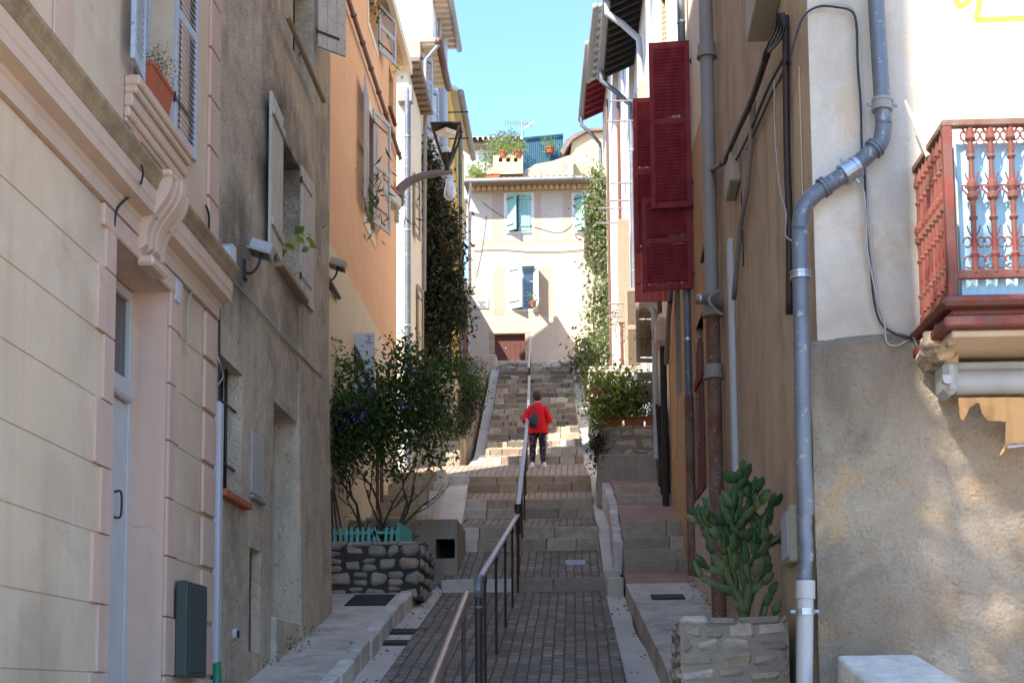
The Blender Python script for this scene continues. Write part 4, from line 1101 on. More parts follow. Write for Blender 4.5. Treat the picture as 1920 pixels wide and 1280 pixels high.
# roof tiles: half-round channels laid down the slope
def tileroof(root, name, x0, x1, y0, y1, z0, z1, mat='rooftile', pitch=.22, rows=6, r=.085):
    mb = MB(); n = int((x1 - x0) / pitch)
    L = math.hypot(y1 - y0, z1 - z0); dy, dz = (y1 - y0) / L, (z1 - z0) / L
    for i in range(n):
        x = x0 + pitch * (i + .5)
        for k in range(rows):
            la, lb = L * k / rows - .04, L * (k + 1) / rows
            o = len(mb.v); up = V((0, -dz, dy))
            for (l, rr, lift) in ((la, r, .035), (lb, r * .82, .0)):
                c = V((x + rnd.uniform(-.008, .008), y0 + dy * l, z0 + dz * l)) + up * lift
                for j in range(7):
                    an = math.pi * j / 6; mb.v.append(c + V((math.cos(an) * rr, 0, 0)) + up * math.sin(an) * rr)
                for j in range(7):
                    an = math.pi * j / 6; mb.v.append(c + V((math.cos(an) * rr * .8, 0, 0)) + up * math.sin(an) * rr * .8)
            for j in range(6):
                mb.f += [[o + j, o + j + 1, o + 15 + j, o + 14 + j], [o + 7 + j, o + 8 + j, o + 1 + j, o + j]]; mb.m += [0, 0]
    mb.quad((x0, y0, z0 - .02), (x1, y0, z0 - .02), (x1, y1, z1 - .02), (x0, y1, z1 - .02))
    mb.quad((x0, y0, z0 - .06), (x1, y0, z0 - .06), (x1, y1, z1 - .06), (x0, y1, z1 - .06))
    return make(name, mb, M[mat], root)
tileroof(h7, 'roof', -3.75, 3.4, YF - .72, YF + 2, ztop - .02, ztop + .34, rows=6)
mb = MB(); mb.tube([(-3.75, YF - .8, ztop - .03), (3.4, YF - .8, ztop - .03)], .07, 10); make('eave_gutter', mb, M['pipegrey'], h7, smooth=True)
pipe(h7, [(-3.5, YF - .78, ztop - .08), (-3.52, YF - .6, ztop - .3), (-3.64, YF - .1, ztop - .8), (-3.66, YF - .08, ztop - 1.2), (-3.66, YF - .08, 11)], .05, 'pvc', [((-3.66, YF - .08, z), Zd) for z in (16, 14, 12.5)])
cable(h7, [WF.P(888, 470, .03), WF.P(940, 468, .03), WF.P(1000, 472, .03), WF.P(1060, 471, .03), WF.P(1130, 464, .03)], .011)
cable(h7, [WF.P(893, 520, .02), WF.P(905, 460, .02), WF.P(912, 405, .02)], .008)
cable(h7, [WF.P(905, 380, .02), WF.P(950, 410, .02), WF.P(1010, 428, .02), WF.P(1050, 436, .02), WF.P(1075, 420, .02)], .008)
# street plate
pt_ = thing('street_name_plate', 'small white street name plate at the left edge of the pale pink end house', 'sign', tuple(WF.P(903, 578)))
mb = MB(); a0, z1 = WF.hit(890, 562); a1, z0 = WF.hit(917, 579); WF.cbox(mb, a0, a1, z0, z1, .0, .03, .02); make('plate', mb, M['whiteplastic'], pt_)
c = WF.P(903, 571, .034)
text_part('PLACE\nDU\nHAVRE', (c.x, c.y, c.z), RX, .085, M['black'], pt_, space=.95)
# low parapet at the left of the stair head
mb = MB(); a_ = at(872, 665, 46.6); b_ = at(931, 700, 46.6); mb.cbox((a_.x - .6, 46.6, 10), (b_.x, 47.9, a_.z), .03)
tag(make('low_parapet', mb, M['pinkbase']), 'low pinkish rendered parapet at the head of the long steps, left of the low door', 'wall')
# potted plant in the lower window (foliage later)

# ---- terrace walls behind and above
t7 = thing('terrace_above_end_house', 'weathered terrace wall with three square vents above the roof of the pale pink house', 'wall', (-1, 50.3, 17))
YT = 50.3
def polyY(pts, Y, dep, mb=None):
    """upright slab with the outline given in photograph columns/rows at depth Y"""
    mb = mb or MB(); P3 = [at(a, b, Y) for a, b in pts]; n = len(P3)
    P4 = [p + V((0, dep, 0)) for p in P3]
    return mb.add(P3 + P4, [tuple(range(n)), tuple(range(n, 2*n))[::-1]] + [(i, (i+1) % n, n + (i+1) % n, n + i) for i in range(n)])
mb = polyY([(889, 362), (905, 338), (926, 321), (982, 321), (1003, 308), (1035, 302), (1064, 292), (1075, 289), (1075, 362)], YT, .5)
make('wall', mb, M['ruin'], t7)
a_ = at(925, 322, YT - .25); b_ = at(980, 290, YT - .25)
mb = MB()
W8 = Wall((a_.x, YT - .25), (b_.x, YT - .25), (0, -1)); vs_ = []
for (x0, x1) in ((935, 942), (949, 956.5), (963.5, 970.5)):
    s0, zt = W8.hit(x0, 295.5); s1, zb = W8.hit(x1, 303.5); vs_.append((s0, s1, zb, zt, .12))
body(mb, W8, a_.z - .1, b_.z, .6, vs_)
vc = make('vent_chimney', mb, M['peach'], t7)
for v_ in vs_:
    mb = MB(); mb.quad(W8.pt(v_[0], v_[2], -.115), W8.pt(v_[1], v_[2], -.115), W8.pt(v_[1], v_[3], -.115), W8.pt(v_[0], v_[3], -.115)); make('vent_opening', mb, M['dark'], vc)
hR = thing('whitewashed_rubble_house', 'whitewashed rubble house with clay tile roof, highest behind the end house', 'house', (-4, 54, 16))
make('wall', polyY([(835, 372), (835, 258), (868, 256), (980, 256), (980, 372)], 53.5, 5), M['whitestone'], hR)
a_ = at(885, 262, 53.0); b_ = at(982, 262, 53.0)
tileroof(hR, 'roof', a_.x, b_.x, 53.0, 56.5, a_.z - .02, a_.z + 1.1, pitch=.215, rows=4, r=.095)
mb = MB(); mb.cbox((a_.x, 53.1, a_.z - .22), (b_.x, 53.6, a_.z - .03), .01); make('tile_cornice', mb, M['rooftile'], hR)
tp = thing('tarpaulin_shelter', 'dark blue-green corrugated screen on the roof terrace', 'screen', tuple(at(1020, 310, 52)))
mb = MB(); 
P0 = at(981, 262, 52.0); P1 = at(1056, 255, 52.0); nn = 40
for k in range(nn):
    xa = P0.x + (P1.x - P0.x) * k / nn; xb = P0.x + (P1.x - P0.x) * (k + 1) / nn
    za = P0.z + (P1.z - P0.z) * k / nn; zb = P0.z + (P1.z - P0.z) * (k + 1) / nn
    ya, yb = 52 + .02 * (k % 2), 52 + .02 * ((k + 1) % 2)
    mb.quad((xa, ya, 17.6), (xb, yb, 17.6), (xb, yb, zb), (xa, ya, za)); mb.quad((xa, ya + .03, 17.6), (xb, yb + .03, 17.6), (xb, yb + .03, zb), (xa, ya + .03, za))
M['tarp'] = paint('blue_green_tarpaulin', (0.02, 0.085, 0.12), (0.015, 0.06, 0.09), .5, .5, 3)
make('screen', mb, M['tarp'], tp)
mb = MB(); mb.tube([P0 + V((0, -.05, .03)), P1 + V((0, -.05, .03))], .05, 8); make('rail', mb, M['tarp'], tp)
hS = thing('cream_gable_house', 'cream plastered house with a sloping tile edge against the sky, upper right of the terrace', 'house', (1, 49.6, 17))
make('wall', polyY([(1066, 372), (1068, 300), (1073, 262), (1100, 246), (1180, 240), (1180, 372)], 50.9, 4), M['peach'], hS)
mb = polyY([(1050, 284), (1061, 262), (1073, 253), (1100, 241), (1180, 235), (1180, 240), (1100, 246), (1073, 262), (1064, 275), (1056, 290)], 50.7, 4.5)
make('roof', mb, M['rooftile'], hS)
# TV aerial
ae = thing('tv_aerial', 'thin television aerial on the roofs against the blue sky', 'aerial', tuple(at(978, 262, 54)))
mb = MB(); mb.tube([at(978, 265, 54), at(978, 225, 54)], .02, 6)
make('mast', mb, M['clamp'], ae)
mb = MB(); mb.tube([at(946, 230, 54), at(1000, 235, 54)], .016, 6)
for k in range(11):
    p = at(948 + k * 4.6, 230 + k * .45, 54); mb.tube([p - V((0, .0, .13)), p + V((0, .0, .13))], .010, 5)
    mb.tube([p - V((.0, .3, .0)), p + V((0, .3, .0))], .010, 5)
mb.tube([at(985, 240, 54), at(1001, 228, 54)], .012, 5); mb.tube([at(985, 228, 54), at(1001, 240, 54)], .012, 5)
make('antenna', mb, M['clamp'], ae)

# ================================================================ RIGHT HOUSES
def rh(name, label, p0, p1, z0, z1, dep, mat, holes=(), **k):
    W = Wall(p0, p1, (-1, 0)); r, wl = house(name, label, W, z0, z1, dep, M[mat], holes, **k); return W, r
# distant ones first
W6, r6 = rh('small_white_house', 'small white house behind the climbing plant, farthest on the right', (1.02, 42), (.95, 47.9), 8, 15.9, 5, 'white')
W5, r5 = rh('burgundy_eave_house', 'white house under the burgundy painted eave, second farthest on the right', (1.22, 37), (1.05, 42), 6, 18.1, 5, 'white', [(2.2, 3.0, 12.5, 13.8, .2)])
W4, r4 = rh('grey_eave_house', 'white house under the pale grey corrugated eave', (1.5, 33), (1.36, 37), 5, 17.1, 5, 'white', [(1.6, 2.4, 11.5, 13, .2)])
HR3 = [(1.2, 2.2, 6.55, 8.9, .25), (3.3, 4.2, 10.6, 12.2, .25), (4.6, 5.5, 7.2, 9.2, .25)]
W3, r3 = rh('cream_house_with_dark_eave', 'sunlit cream house with grey downpipes and beige louvred shutter, under the dark timber eave', (1.72, 26), (1.6, 33), 2.5, 15.3, 5, 'white', HR3)
for q in HR3: window(r3, W3, *q[:4], .25, M['shuttergrey'], 2, 3)
window(r5, W5, 2.2, 3.0, 12.5, 13.8, .2, M['shuttergrey'], 2, 3); window(r4, W4, 1.6, 2.4, 11.5, 13, .2, M['shuttergrey'], 2, 3)
def eave(root, W, z, over, wallz, mat, nraft, gut='pipegrey', thick=.07, raft=None, up=.45):
    mb = MB()
    a0, a1 = -.1, W.L + .1
    vs = [W.pt(a, zz, o) for a in (a0, a1) for (o, zz) in ((over, z), (-2.5, z + up * (over + 2.5)), (-2.5, z + thick + up * (over + 2.5)), (over, z + thick))]
    mb.add(vs, [(0,1,2,3),(4,7,6,5),(0,4,5,1),(1,5,6,2),(2,6,7,3),(3,7,4,0)])
    e = make('eave', mb, M[mat], root)
    for k in range(nraft):
        mb = MB(); a = W.L * (k + .5) / nraft
        vs = [W.pt(a + da, zz, o) for da in (-.04, .04) for (o, zz) in ((over - .04, z - .1), (-.1, z - .1 + up * (over + .06)), (-.1, z + up * (over + .06)), (over - .04, z))]
        mb.add(vs, [(0,1,2,3),(4,7,6,5),(0,4,5,1),(1,5,6,2),(2,6,7,3),(3,7,4,0)])
        make('rafter', mb, M[raft or mat], e)
    mb = MB(); mb.tube([W.pt(a0, z + .02, over + .07), W.pt(a1, z + .02, over + .07)], .085, 10); make('gutter', mb, M[gut], e, smooth=True)
M['darkwood'] = paint('dark_timber', (0.035, 0.027, 0.022), (0.022, 0.018, 0.016), .5, .8, 6)
eave(r3, W3, 15.15, .75, 14.75, 'darkwood', 20)
eave(r4, W4, 16.9, .75, 16.6, 'pvc', 9)
eave(r5, W5, 17.9, .62, 17.6, 'red', 11)
eave(r6, W6, 15.4, .35, 15.9, 'rooftile', 12)
def zig(root, W, a, z, over, z2, mat='pvc', r=.055, name='downpipe'):
    return pipe(root, [W.pt(a, z, over), W.pt(a, z - .25, over), W.pt(a, z - .5, over * .6), W.pt(a, z - .85, .12), W.pt(a, z - 1.2, .1), W.pt(a, z2, .1)], r, mat, [(W.pt(a, z - 2, .1), Zd), (W.pt(a, z - 5, .1), Zd)], name=name)
zig(r3, W3, 3.2, 15.1, .8, 6, 'pvc', .07); zig(r3, W3, 6.6, 15.1, .8, 6.5, 'pipeblue', .06)
zig(r5, W5, 4.6, 17.8, .68, 10, 'pipeblue', .055)
pipe(r3, [W3.pt(5.4, 14, .08), W3.pt(5.4, 6, .08)], .04, 'pvc'); pipe(r4, [W4.pt(1.2, 16, .08), W4.pt(1.2, 7, .08)], .045, 'pvc'); pipe(r4, [W4.pt(2.9, 16, .08), W4.pt(2.9, 7, .08)], .045, 'rustred')
pipe(r5, [W5.pt(1.5, 17, .08), W5.pt(1.5, 8, .08)], .04, 'brown')
pipe(r3, [W3.pt(.6, 14.5, .1), W3.pt(.6, 4.5, .1)], .055, 'pvc')
# laundry bars sticking out of the wall
for (W, r, a, zs_) in ((W3, r3, 4.0, (13.2, 11.3)), (W3, r3, 5.9, (9.1,)), (W4, r4, 1.4, (12.3,))):
    for z in zs_:
        mb = MB(); mb.tube([W.pt(a, z, 0), W.pt(a, z, .75)], .018, 6); mb.tube([W.pt(a + 1.1, z, 0), W.pt(a + 1.1, z, .75)], .018, 6)
        for o in (.2, .4, .6): mb.tube(spline([W.pt(a, z, o), W.pt(a + .55, z - .05, o), W.pt(a + 1.1, z, o)], 4), .004, 4)
        make('laundry_rack', mb, M['pipegrey'], r)
mb = MB(); W3.cbox(mb, 2.4, 2.6, 12.2, 12.9, 0, .2, .01); make('clay_flue', mb, M['peach'], r3)
mb = MB(); W4.cbox(mb, .2, .3, 9, 11.6, .05, .35, .01, jit=.01); make('leaning_board', mb, M['beigewood'], r4)
# beige louvred shutter and plain casements
shutter(r3, W3.pt(1.25, 6.55, .04), (-1, -.12), .38, 2.35, 'louvre', M['beigewood'], label='weathered beige louvred shutter', mid=2)
shutter(r3, W3.pt(1.25, 5.75, .04), (-1, .1), .36, .62, 'louvre', M['beigewood'])
shutter(r3, W3.pt(4.65, 7.2, .04), (-1, .05), .40, 1.9, 'louvre', M['beigewood'])
mb = MB(); W3.cbox(mb, 2.0, 2.9, 4.3, 6.5, 0, .05, .01); W3.cbox(mb, 2.1, 2.8, 4.35, 6.4, .05, .07, .01); make('white_door', mb, M['doorwhite'], r3)
# hood
mb = MB(); 
p = W3.pt(.5, 7.9, 0)
mb.add([p, p + V((-.4, 0, -.1)), p + V((-.4, .5, -.1)), p + V((0, .5, 0)), p + V((0, 0, -.55)), p + V((0, .5, -.55))], [(0, 1, 2, 3), (0, 4, 1), (3, 2, 5), (1, 4, 5, 2)])
make('small_hood', mb, M['shuttergrey'], r3)

# ---- house with the red shutters
WR2 = Wall((1.86, 17.8), (1.74, 26), (-1, 0))
r2s = lambda Y: Y - 17.8
HR2 = [(r2s(22.0), r2s(23.2), 7.7, 10.3, .25), (r2s(19.0), r2s(20.0), 2.6, 5.3, .2), (r2s(22.3), r2s(23.3), 4.9, 6.9, .25), (r2s(24.0), r2s(24.9), 11.0, 12.9, .25)]
r2 = thing('red_shuttered_house', 'orange plastered house with big dark red louvred shutters standing out from the wall', 'house', WR2.pt(4, 1.5))
make('wall', body(MB(), WR2, -.5, 16.5, 6, HR2), M['lightcream'], r2)
mb = MB(); facade(mb, WR2, 0, 6.9, -.5, 8.0, HR2, .012); WR2.box(mb, 6.899, 6.9, -.5, 8, 0, .012); make('lower_render', mb, M['tanorange'], r2)
mb = MB(); WR2.cbox(mb, .0, 3.4, -.5, 2.75, 0.013, .07, .02); WR2.cbox(mb, 2.45, 3.0, 2.7, 4.4, .013, .035, .01); make('base_render', mb, M['pinkbase'], r2)
for q in HR2: window(r2, WR2, *q[:4], q[4], M['brown'], 2, 3)
a = HR2[0][0]
a_, z_ = WR2.hit(1302, 388); a2_, z2_ = WR2.hit(1307, 532)
shutter(r2, WR2.pt(a_, z_, .03), (-1, .10), .60, 2.55, 'louvre', M['red'], mid=1)
shutter(r2, WR2.pt(HR2[0][1] + .1, 7.55, .03), (-1, .06), .64, 2.75, 'louvre', M['red'], mid=1)
shutter(r2, WR2.pt(a_ + .12, z2_, .03), (-1, .15), .74, 1.42, 'louvre', M['red'], mid=1)
shutter(r2, WR2.pt(HR2[0][1] + .75, 6.85, .03), (-1, .05), .62, 2.75, 'plank', M['brightred'], label='shutter coloured brighter orange-red for the sun shining through it')  # brighter red puts the light through this leaf into its colour
# arched red plank door leaf on the street side
mb = MB(); 
for k in range(4): WR2.cbox(mb, r2s(19.0) + k * .16, r2s(19.0) + k * .16 + .152, 2.2, 5.0 - .1 * abs(k - 1.5), .02, .06, .006)
for z in (2.75, 4.3): WR2.cbox(mb, r2s(18.9), r2s(19.7), z, z + .13, .06, .085, .006)
sh = make('shutter', mb, M['rustred'], r2); sh['label'] = 'faded red plank shutter folded on the wall'
mb = MB()
for k in range(9): WR2.cbox(mb, r2s(19.15), r2s(19.45), 3.4 + k * .09, 3.46 + k * .09, .06, .07, .003)
make('slats', mb, M['iron'], sh)
# wall pipes of this house
pipe(r2, [WR2.pt(r2s(20.2), 15, .11), WR2.pt(r2s(20.2), 4.35, .11)], .058, 'pipeblue', [(WR2.pt(r2s(20.2), z, .11), Zd) for z in (10.1, 7.4, 5.2)])
pipe(r2, [WR2.pt(r2s(20.2), 4.35, .11), WR2.pt(r2s(20.2), 1.7, .11)], .068, 'rust')
pipe(r2, [WR2.pt(r2s(25.2), 12, .12), WR2.pt(r2s(25.2), 7.0, .12)], .045, 'brown')
pipe(r2, [WR2.pt(r2s(24.6), 6.2, .12), WR2.pt(r2s(24.6), 2.9, .12)], .06, 'darkwood')
mb = MB(); WR2.cbox(mb, r2s(24.35), r2s(24.85), 6.2, 6.7, 0, .26, .08); make('hopper', mb, M['pinkbase'], r2)
pipe(r2, [WR2.pt(r2s(21.6), 8.2, .1), WR2.pt(r2s(21.9), 7.5, .1), WR2.pt(r2s(23.6), 6.4, .1), WR2.pt(r2s(24.2), 5.8, .1)], .042, 'pipegrey', [(WR2.pt(r2s(22.4), 7.15, .1), (0, .8, -.5)), (WR2.pt(r2s(23.2), 6.65, .1), (0, .8, -.5))], cm='iron')
# crooked wooden shutter hanging low on the far corner
mb = MB(); o3_ = WR2.pt(r2s(25.4), 3.45, .05); Mx = leafM(o3_, (-.35, -1)) 
mb.cbox((0, 0, 0), (.5, .05, 1.75), .01, 0, Mx, .05); mb.cbox((.1, .05, .3), (.6, .09, 1.3), .02, 0, Mx, .05)
sh = make('shutter', mb, M['darkwood'], r2); sh['label'] = 'dark broken wooden shutter hanging low'
for pts, r_, m_ in (([(1222, 285), (1232, 330), (1228, 375), (1240, 392)], .012, 'whiteplastic'), ([(1240, 330), (1230, 360), (1236, 385)], .010, 'whiteplastic'),
                    ([(1258, 430), (1266, 470), (1282, 500), (1278, 560)], .010, 'whiteplastic'), ([(1262, 500), (1264, 530), (1276, 528), (1278, 505), (1266, 497), (1262, 520)], .008, 'whiteplastic'),
                    ([(1296, 545), (1285, 640), (1272, 740), (1268, 860)], .008, 'boxbeige')):
    cable(r2, [at(x, y, 21.6) for x, y in pts], r_, m_)
mb = MB(); p = at(1267, 525, 21.5); mb.cbox((p.x - .02, 21.4, p.z - .16), (p.x + .06, 21.5, p.z + .16), .02); make('red_box', mb, M['brightred'], r2)
# bits of timber
mb = MB(); WR2.cbox(mb, r2s(21.0), r2s(21.3), 7.1, 7.9, .05, .25, .02, jit=.03); make('leaning_boards', mb, M['beigewood'], r2)

# ================================================================ CORNER BUILDING (right)
WR1 = Wall((1.70, 9.5), (1.87, 17.8), (-1, 0)); WFc = Wall((1.70, 9.5), (10.0, 9.5), (0, -1))
r1 = thing('corner_building', 'large weathered corner building with ornate red balcony and zinc downpipe, nearest on the right', 'house', (1.7, 9.5, -1.6))
zs_ = 2.42
holes1 = [(6.0, 6.25, 3.9, 4.3, .3)]
mb = MB(); facade(mb, WR1, 0, WR1.L, -2.2, 16.5, holes1)
make('street_wall', mb, M['tan'], r1)
balc_door = (1.6, 2.7, 2.52, 5.0, .35)
mb = MB(); facade(mb, WFc, .04, WFc.L, zs_, 16.5, [balc_door]); mb.quad((1.7, 9.5, 16.5), (10, 9.5, 16.5), (10, 17.8, 16.5), (1.87, 17.8, 16.5)); mb.quad((10, 9.5, -2), (10, 17.8, -2), (10, 17.8, 16.5), (10, 9.5, 16.5)); mb.quad((10, 17.8, -2), (1.87, 17.8, -2), (1.87, 17.8, 16.5), (10, 17.8, 16.5))
WFc.box(mb, -.001, .12, zs_, 16.5, -.02, .006)
make('upper_wall', mb, M['corner_up'], r1)
# lower facade: rough render with a sagging upper edge, a fine mesh with relief
mb = MB(); nx_, nz_ = 90, 54
for j in range(nz_ + 1):
    for i in range(nx_ + 1):
        x = -.06 + 5.2 * i / nx_; z = -2.0 + (zs_ + .04 * math.sin(x * 3) + 2.0) * j / nz_
        o = .04 + .03 * noise.noise(V((x * 2.2, z * 2.2, 0))) + .014 * noise.noise(V((x * 9, z * 9, 3)))
        if j == nz_: o = 0.0
        if j == nz_ - 1: o += .02
        mb.v.append(WFc.pt(x, z, o))
for j in range(nz_):
    for i in range(nx_):
        a = j * (nx_ + 1) + i; mb.f.append([a, a + 1, a + nx_ + 2, a + nx_ + 1]); mb.m.append(0)
mb.quad(WFc.pt(-.06, -2, .035), WFc.pt(-.06, zs_, .035), WFc.pt(-.0, zs_, -.9), WFc.pt(-.0, -2, -.9))
make('lower_wall', mb, M['corner_low'], r1, smooth=False)
window(r1, WFc, *balc_door[:4], .35, M['shutterblue'], 2, 3)
# painted yellow ribbon marking high on the sunlit wall
M['yellow'] = paint('pale_yellow_paint', (0.80, 0.62, 0.06), (0.75, 0.6, 0.1), .3, .8)
mb = MB()
def ribbon(pts, wd):
    P_ = spline([WFc.P(x, y, .003) for x, y in pts], 6)
    N_ = []
    for i in range(len(P_)):
        d_ = (P_[min(i + 1, len(P_) - 1)] - P_[max(i - 1, 0)]).normalized(); N_.append(V((-d_.z, 0, d_.x)) * wd)
    for i in range(len(P_) - 1): mb.quad(P_[i] - N_[i], P_[i+1] - N_[i+1], P_[i+1] + N_[i+1], P_[i] + N_[i])
ribbon([(1790, -20), (1797, 10), (1812, 5), (1825, -8), (1836, -4), (1835, 15), (1832, 36), (1850, 37), (1925, 34)], .02)
make('painted_marking', mb, M['yellow'], r1)
# downpipe: upper run, elbow, slanting run, elbow round the corner, long vertical run, plastic foot
Yp = 9.36
PP = [at(x, y, Yp) for x, y in ((1639, -60), (1646, 60), (1654, 190), (1657, 235), (1650, 268), (1625, 292), (1590, 322), (1545, 352), (1518, 374), (1503, 398), (1500, 430), (1501, 520), (1504, 700), (1507, 870), (1511, 950), (1509, 985), (1512, 1040), (1507, 1092))]
up = MB(); up.tube(spline(PP[:4], 4), .056, 18)
o1 = make('downpipe', up, M['pipeblue'], r1, smooth=True)
up = MB(); up.tube(spline(PP[3:11], 6), .058, 18); make('downpipe', up, M['pipeblue'], r1, smooth=True)
rs = [.062] * 4 + [.055, .045, .056, .05]
up = MB(); P_ = spline(PP[10:], 4); up.tube(P_, [.056 + .0012 * math.sin(i * .9) if i < len(P_) * .6 else .056 - .014 * abs(math.sin(i * 1.3)) for i in range(len(P_))], 18); make('downpipe', up, M['pipeblue'], r1, smooth=True)
def collar(p, d, r, l, mat, nuts=True):
    mb = MB(); p = V(p); d = V(d).normalized()
    mb.tube([p - d * l, p + d * l], r, 18); mb.tube([p - d * (l + .012), p - d * l * .7], r * 1.08, 18); mb.tube([p + d * l * .7, p + d * (l + .012)], r * 1.08, 18)
    if nuts:
        e = d.cross(V((0, 1, 0))).normalized()
        for s_ in (-1, 1): mb.tube([p + e * s_ * r, p + e * s_ * (r + .035)], .014, 8)
        mb.tube([p, p + V((0, .14, 0))], .01, 6)
    return make('clamp', mb, M[mat], r1)
collar(at(1654, 197, Yp), (0.05, 0, 1), .068, .03, 'pipegrey'); collar(at(1594, 320, Yp), PP[6] - PP[7], .072, .05, 'clamp')
collar(at(1501, 516, Yp), (0, 0, 1), .066, .015, 'clamp', False); collar(at(1640, 278, Yp), PP[5] - PP[4], .068, .008, 'pipeblue', False); collar(at(1545, 351, Yp), PP[6] - PP[7], .068, .008, 'pipeblue', False)
lp = MB(); lp.tube([at(1510, 1100, Yp), at(1508, 1320, Yp), at(1508, 1460, Yp)], .056, 16); lp.tube([at(1510, 1088, Yp), at(1510, 1122, Yp)], .066, 16)
o_ = make('plastic_downpipe', lp, M['whiteplastic'], r1, smooth=True, auto=True); o_['label'] = 'off-white plastic foot of the downpipe'
collar(at(1509, 1146, Yp), (0, 0, 1), .06, .01, 'clamp')
# cables on the corner
for pts, r_, m_, Y_ in (([(1482, 118), (1492, 70), (1508, 30), (1535, 13), (1570, 14), (1597, 22), (1606, 50), (1608, 120), (1614, 200), (1616, 280), (1622, 340), (1624, 420), (1632, 500), (1640, 570), (1655, 610), (1690, 630), (1728, 632), (1765, 618)], .008, 'black', 9.44),
                    ([(1510, 22), (1540, 9), (1580, 8), (1602, 22), (1611, 60), (1613, 130), (1619, 210), (1621, 290), (1628, 350), (1632, 430), (1640, 510), (1650, 580), (1668, 615), (1705, 628), (1735, 650), (1765, 690)], .006, 'whiteplastic', 9.45),
                    ([(1605, 340), (1620, 360), (1624, 420), (1628, 480), (1645, 560), (1658, 600), (1662, 640), (1680, 648), (1702, 638)], .006, 'whiteplastic', 9.43),
                    ([(1712, 630), (1725, 655), (1745, 672), (1768, 690)], .007, 'whiteplastic', 9.42)):
    mb = MB(); mb.tube(spline([at(x, y, Y_) for x, y in pts], 5), r_, 6); make('cable', mb, M[m_], r1, smooth=True)
# street-side services: thick soil pipe, conduit strip, cable bundle, junction boxes
s_of = lambda Y: Y - 9.5
sp = WR1.pt(s_of(16.6), 0, .13)
pipe(r1, [sp + V((0, 0, 4.6)), sp + V((0, 0, 13))], .085, 'pipegrey', name='soil_pipe')
pipe(r1, [sp + V((0, 0, -.2)), sp + V((0, 0, 4.7))], .088, 'rust', name='rusty_soil_pipe')
for z in (7.9, 4.62, 3.85, .55):
    mb = MB(); mb.tube([sp + V((0, 0, z - .03)), sp + V((0, 0, z + .1))], .112, 16); mb.tube([sp + V((0, 0, z - .07)), sp + V((0, 0, z - .03))], .125, 16)
    make('pipe_collar', mb, M['pipegrey'], r1)
mb = MB(); WR1.cbox(mb, s_of(15.15), s_of(15.35), 1.9, 5.05, .0, .06, .01); make('conduit_strip', mb, M['conduit'], r1)
def wp(px, py, o=.06): return WR1.P(px, py, o)
def tb(name, pts, r_, m_, root=r1, o=.06, k=4):
    mb = MB(); mb.tube(spline([wp(*p, o) for p in pts], k), r_, 8); return make(name, mb, M[m_], root, smooth=True)
tb('cable_bundle', [(1440, 95), (1412, 180), (1385, 240), (1357, 305)], .032, 'iron', o=.1)
tb('cable_bundle', [(1357, 305), (1332, 322), (1326, 345), (1335, 360), (1328, 430), (1316, 490)], .03, 'black', o=.1)
for dx in (-8, -2, 4, 9): tb('cable', [(1464 + dx * .6, 25), (1462 + dx, 55), (1450 + dx, 80), (1438 + dx * .4, 98)], .011, 'black', o=.1)
tb('cable', [(1470, 110), (1440, 165), (1405, 250), (1375, 310)], .014, 'black', o=.05)
tb('cable', [(1478, 110), (1462, 150), (1450, 170), (1400, 280)], .012, 'black', o=.04)
tb('wall_conduit', [(1473, 30), (1474, 150), (1476, 300), (1480, 420), (1480, 590)], .028, 'darkpost', o=.04)
tb('wall_conduit', [(1412, 190), (1408, 260), (1400, 360), (1388, 430), (1376, 560)], .028, 'pipegrey', o=.05)
tb('cable', [(1452, 150), (1453, 250), (1462, 350), (1474, 400), (1473, 440), (1486, 452)], .006, 'whiteplastic', o=.07)
tb('cable', [(1390, 360), (1392, 430), (1394, 500)], .007, 'black', o=.03)
a_, z_ = WR1.hit(1384, 333); mb = MB(); WR1.cbox(mb, a_ - .35, a_ + .3, z_ - .16, z_ + .16, 0, .12, .02); make('junction_box', mb, M['boxbeige'], r1)
a_, z_ = WR1.hit(1455, 10); mb = MB(); WR1.cbox(mb, a_ - .35, a_ + .45, z_ - .1, z_ + .3, 0, .2, .01); make('junction_box', mb, M['boxbeige'], r1)
a_, z_ = WR1.hit(1490, 1005); mb = MB(); WR1.cbox(mb, a_ - .22, a_ + .26, z_ - .22, z_ + .22, 0, .07, .015); jb = make('meter_box', mb, M['boxbeige'], r1)
mb = MB(); WR1.cbox(mb, a_ - .18, a_ + .22, z_ - .18, z_ + .18, .07, .078, .004); make('box_lid', mb, M['conduit'], jb)
mb = MB(); p = at(1352, 560, 16.3); mb.tube(spline([p + V((.02, .2, 0)), p + V((-.1, .1, .02)), p + V((-.28, 0, .0))], 4), .065, 14); make('flue_pipe', mb, M['steel'], r1, smooth=True)
cable(r1, [at(1350, 545, 16.2), at(1330, 560, 16.1), at(1340, 580, 16.1), at(1355, 590, 16.1)], .02, 'pipegrey')
# raised vertical strips of broken render on the street wall
mb = MB(); WR1.cbox(mb, s_of(9.9), s_of(10.2), -1.8, 4.6, 0, .02, .01, jit=.01); make('render_strip', mb, M['tan'], r1)

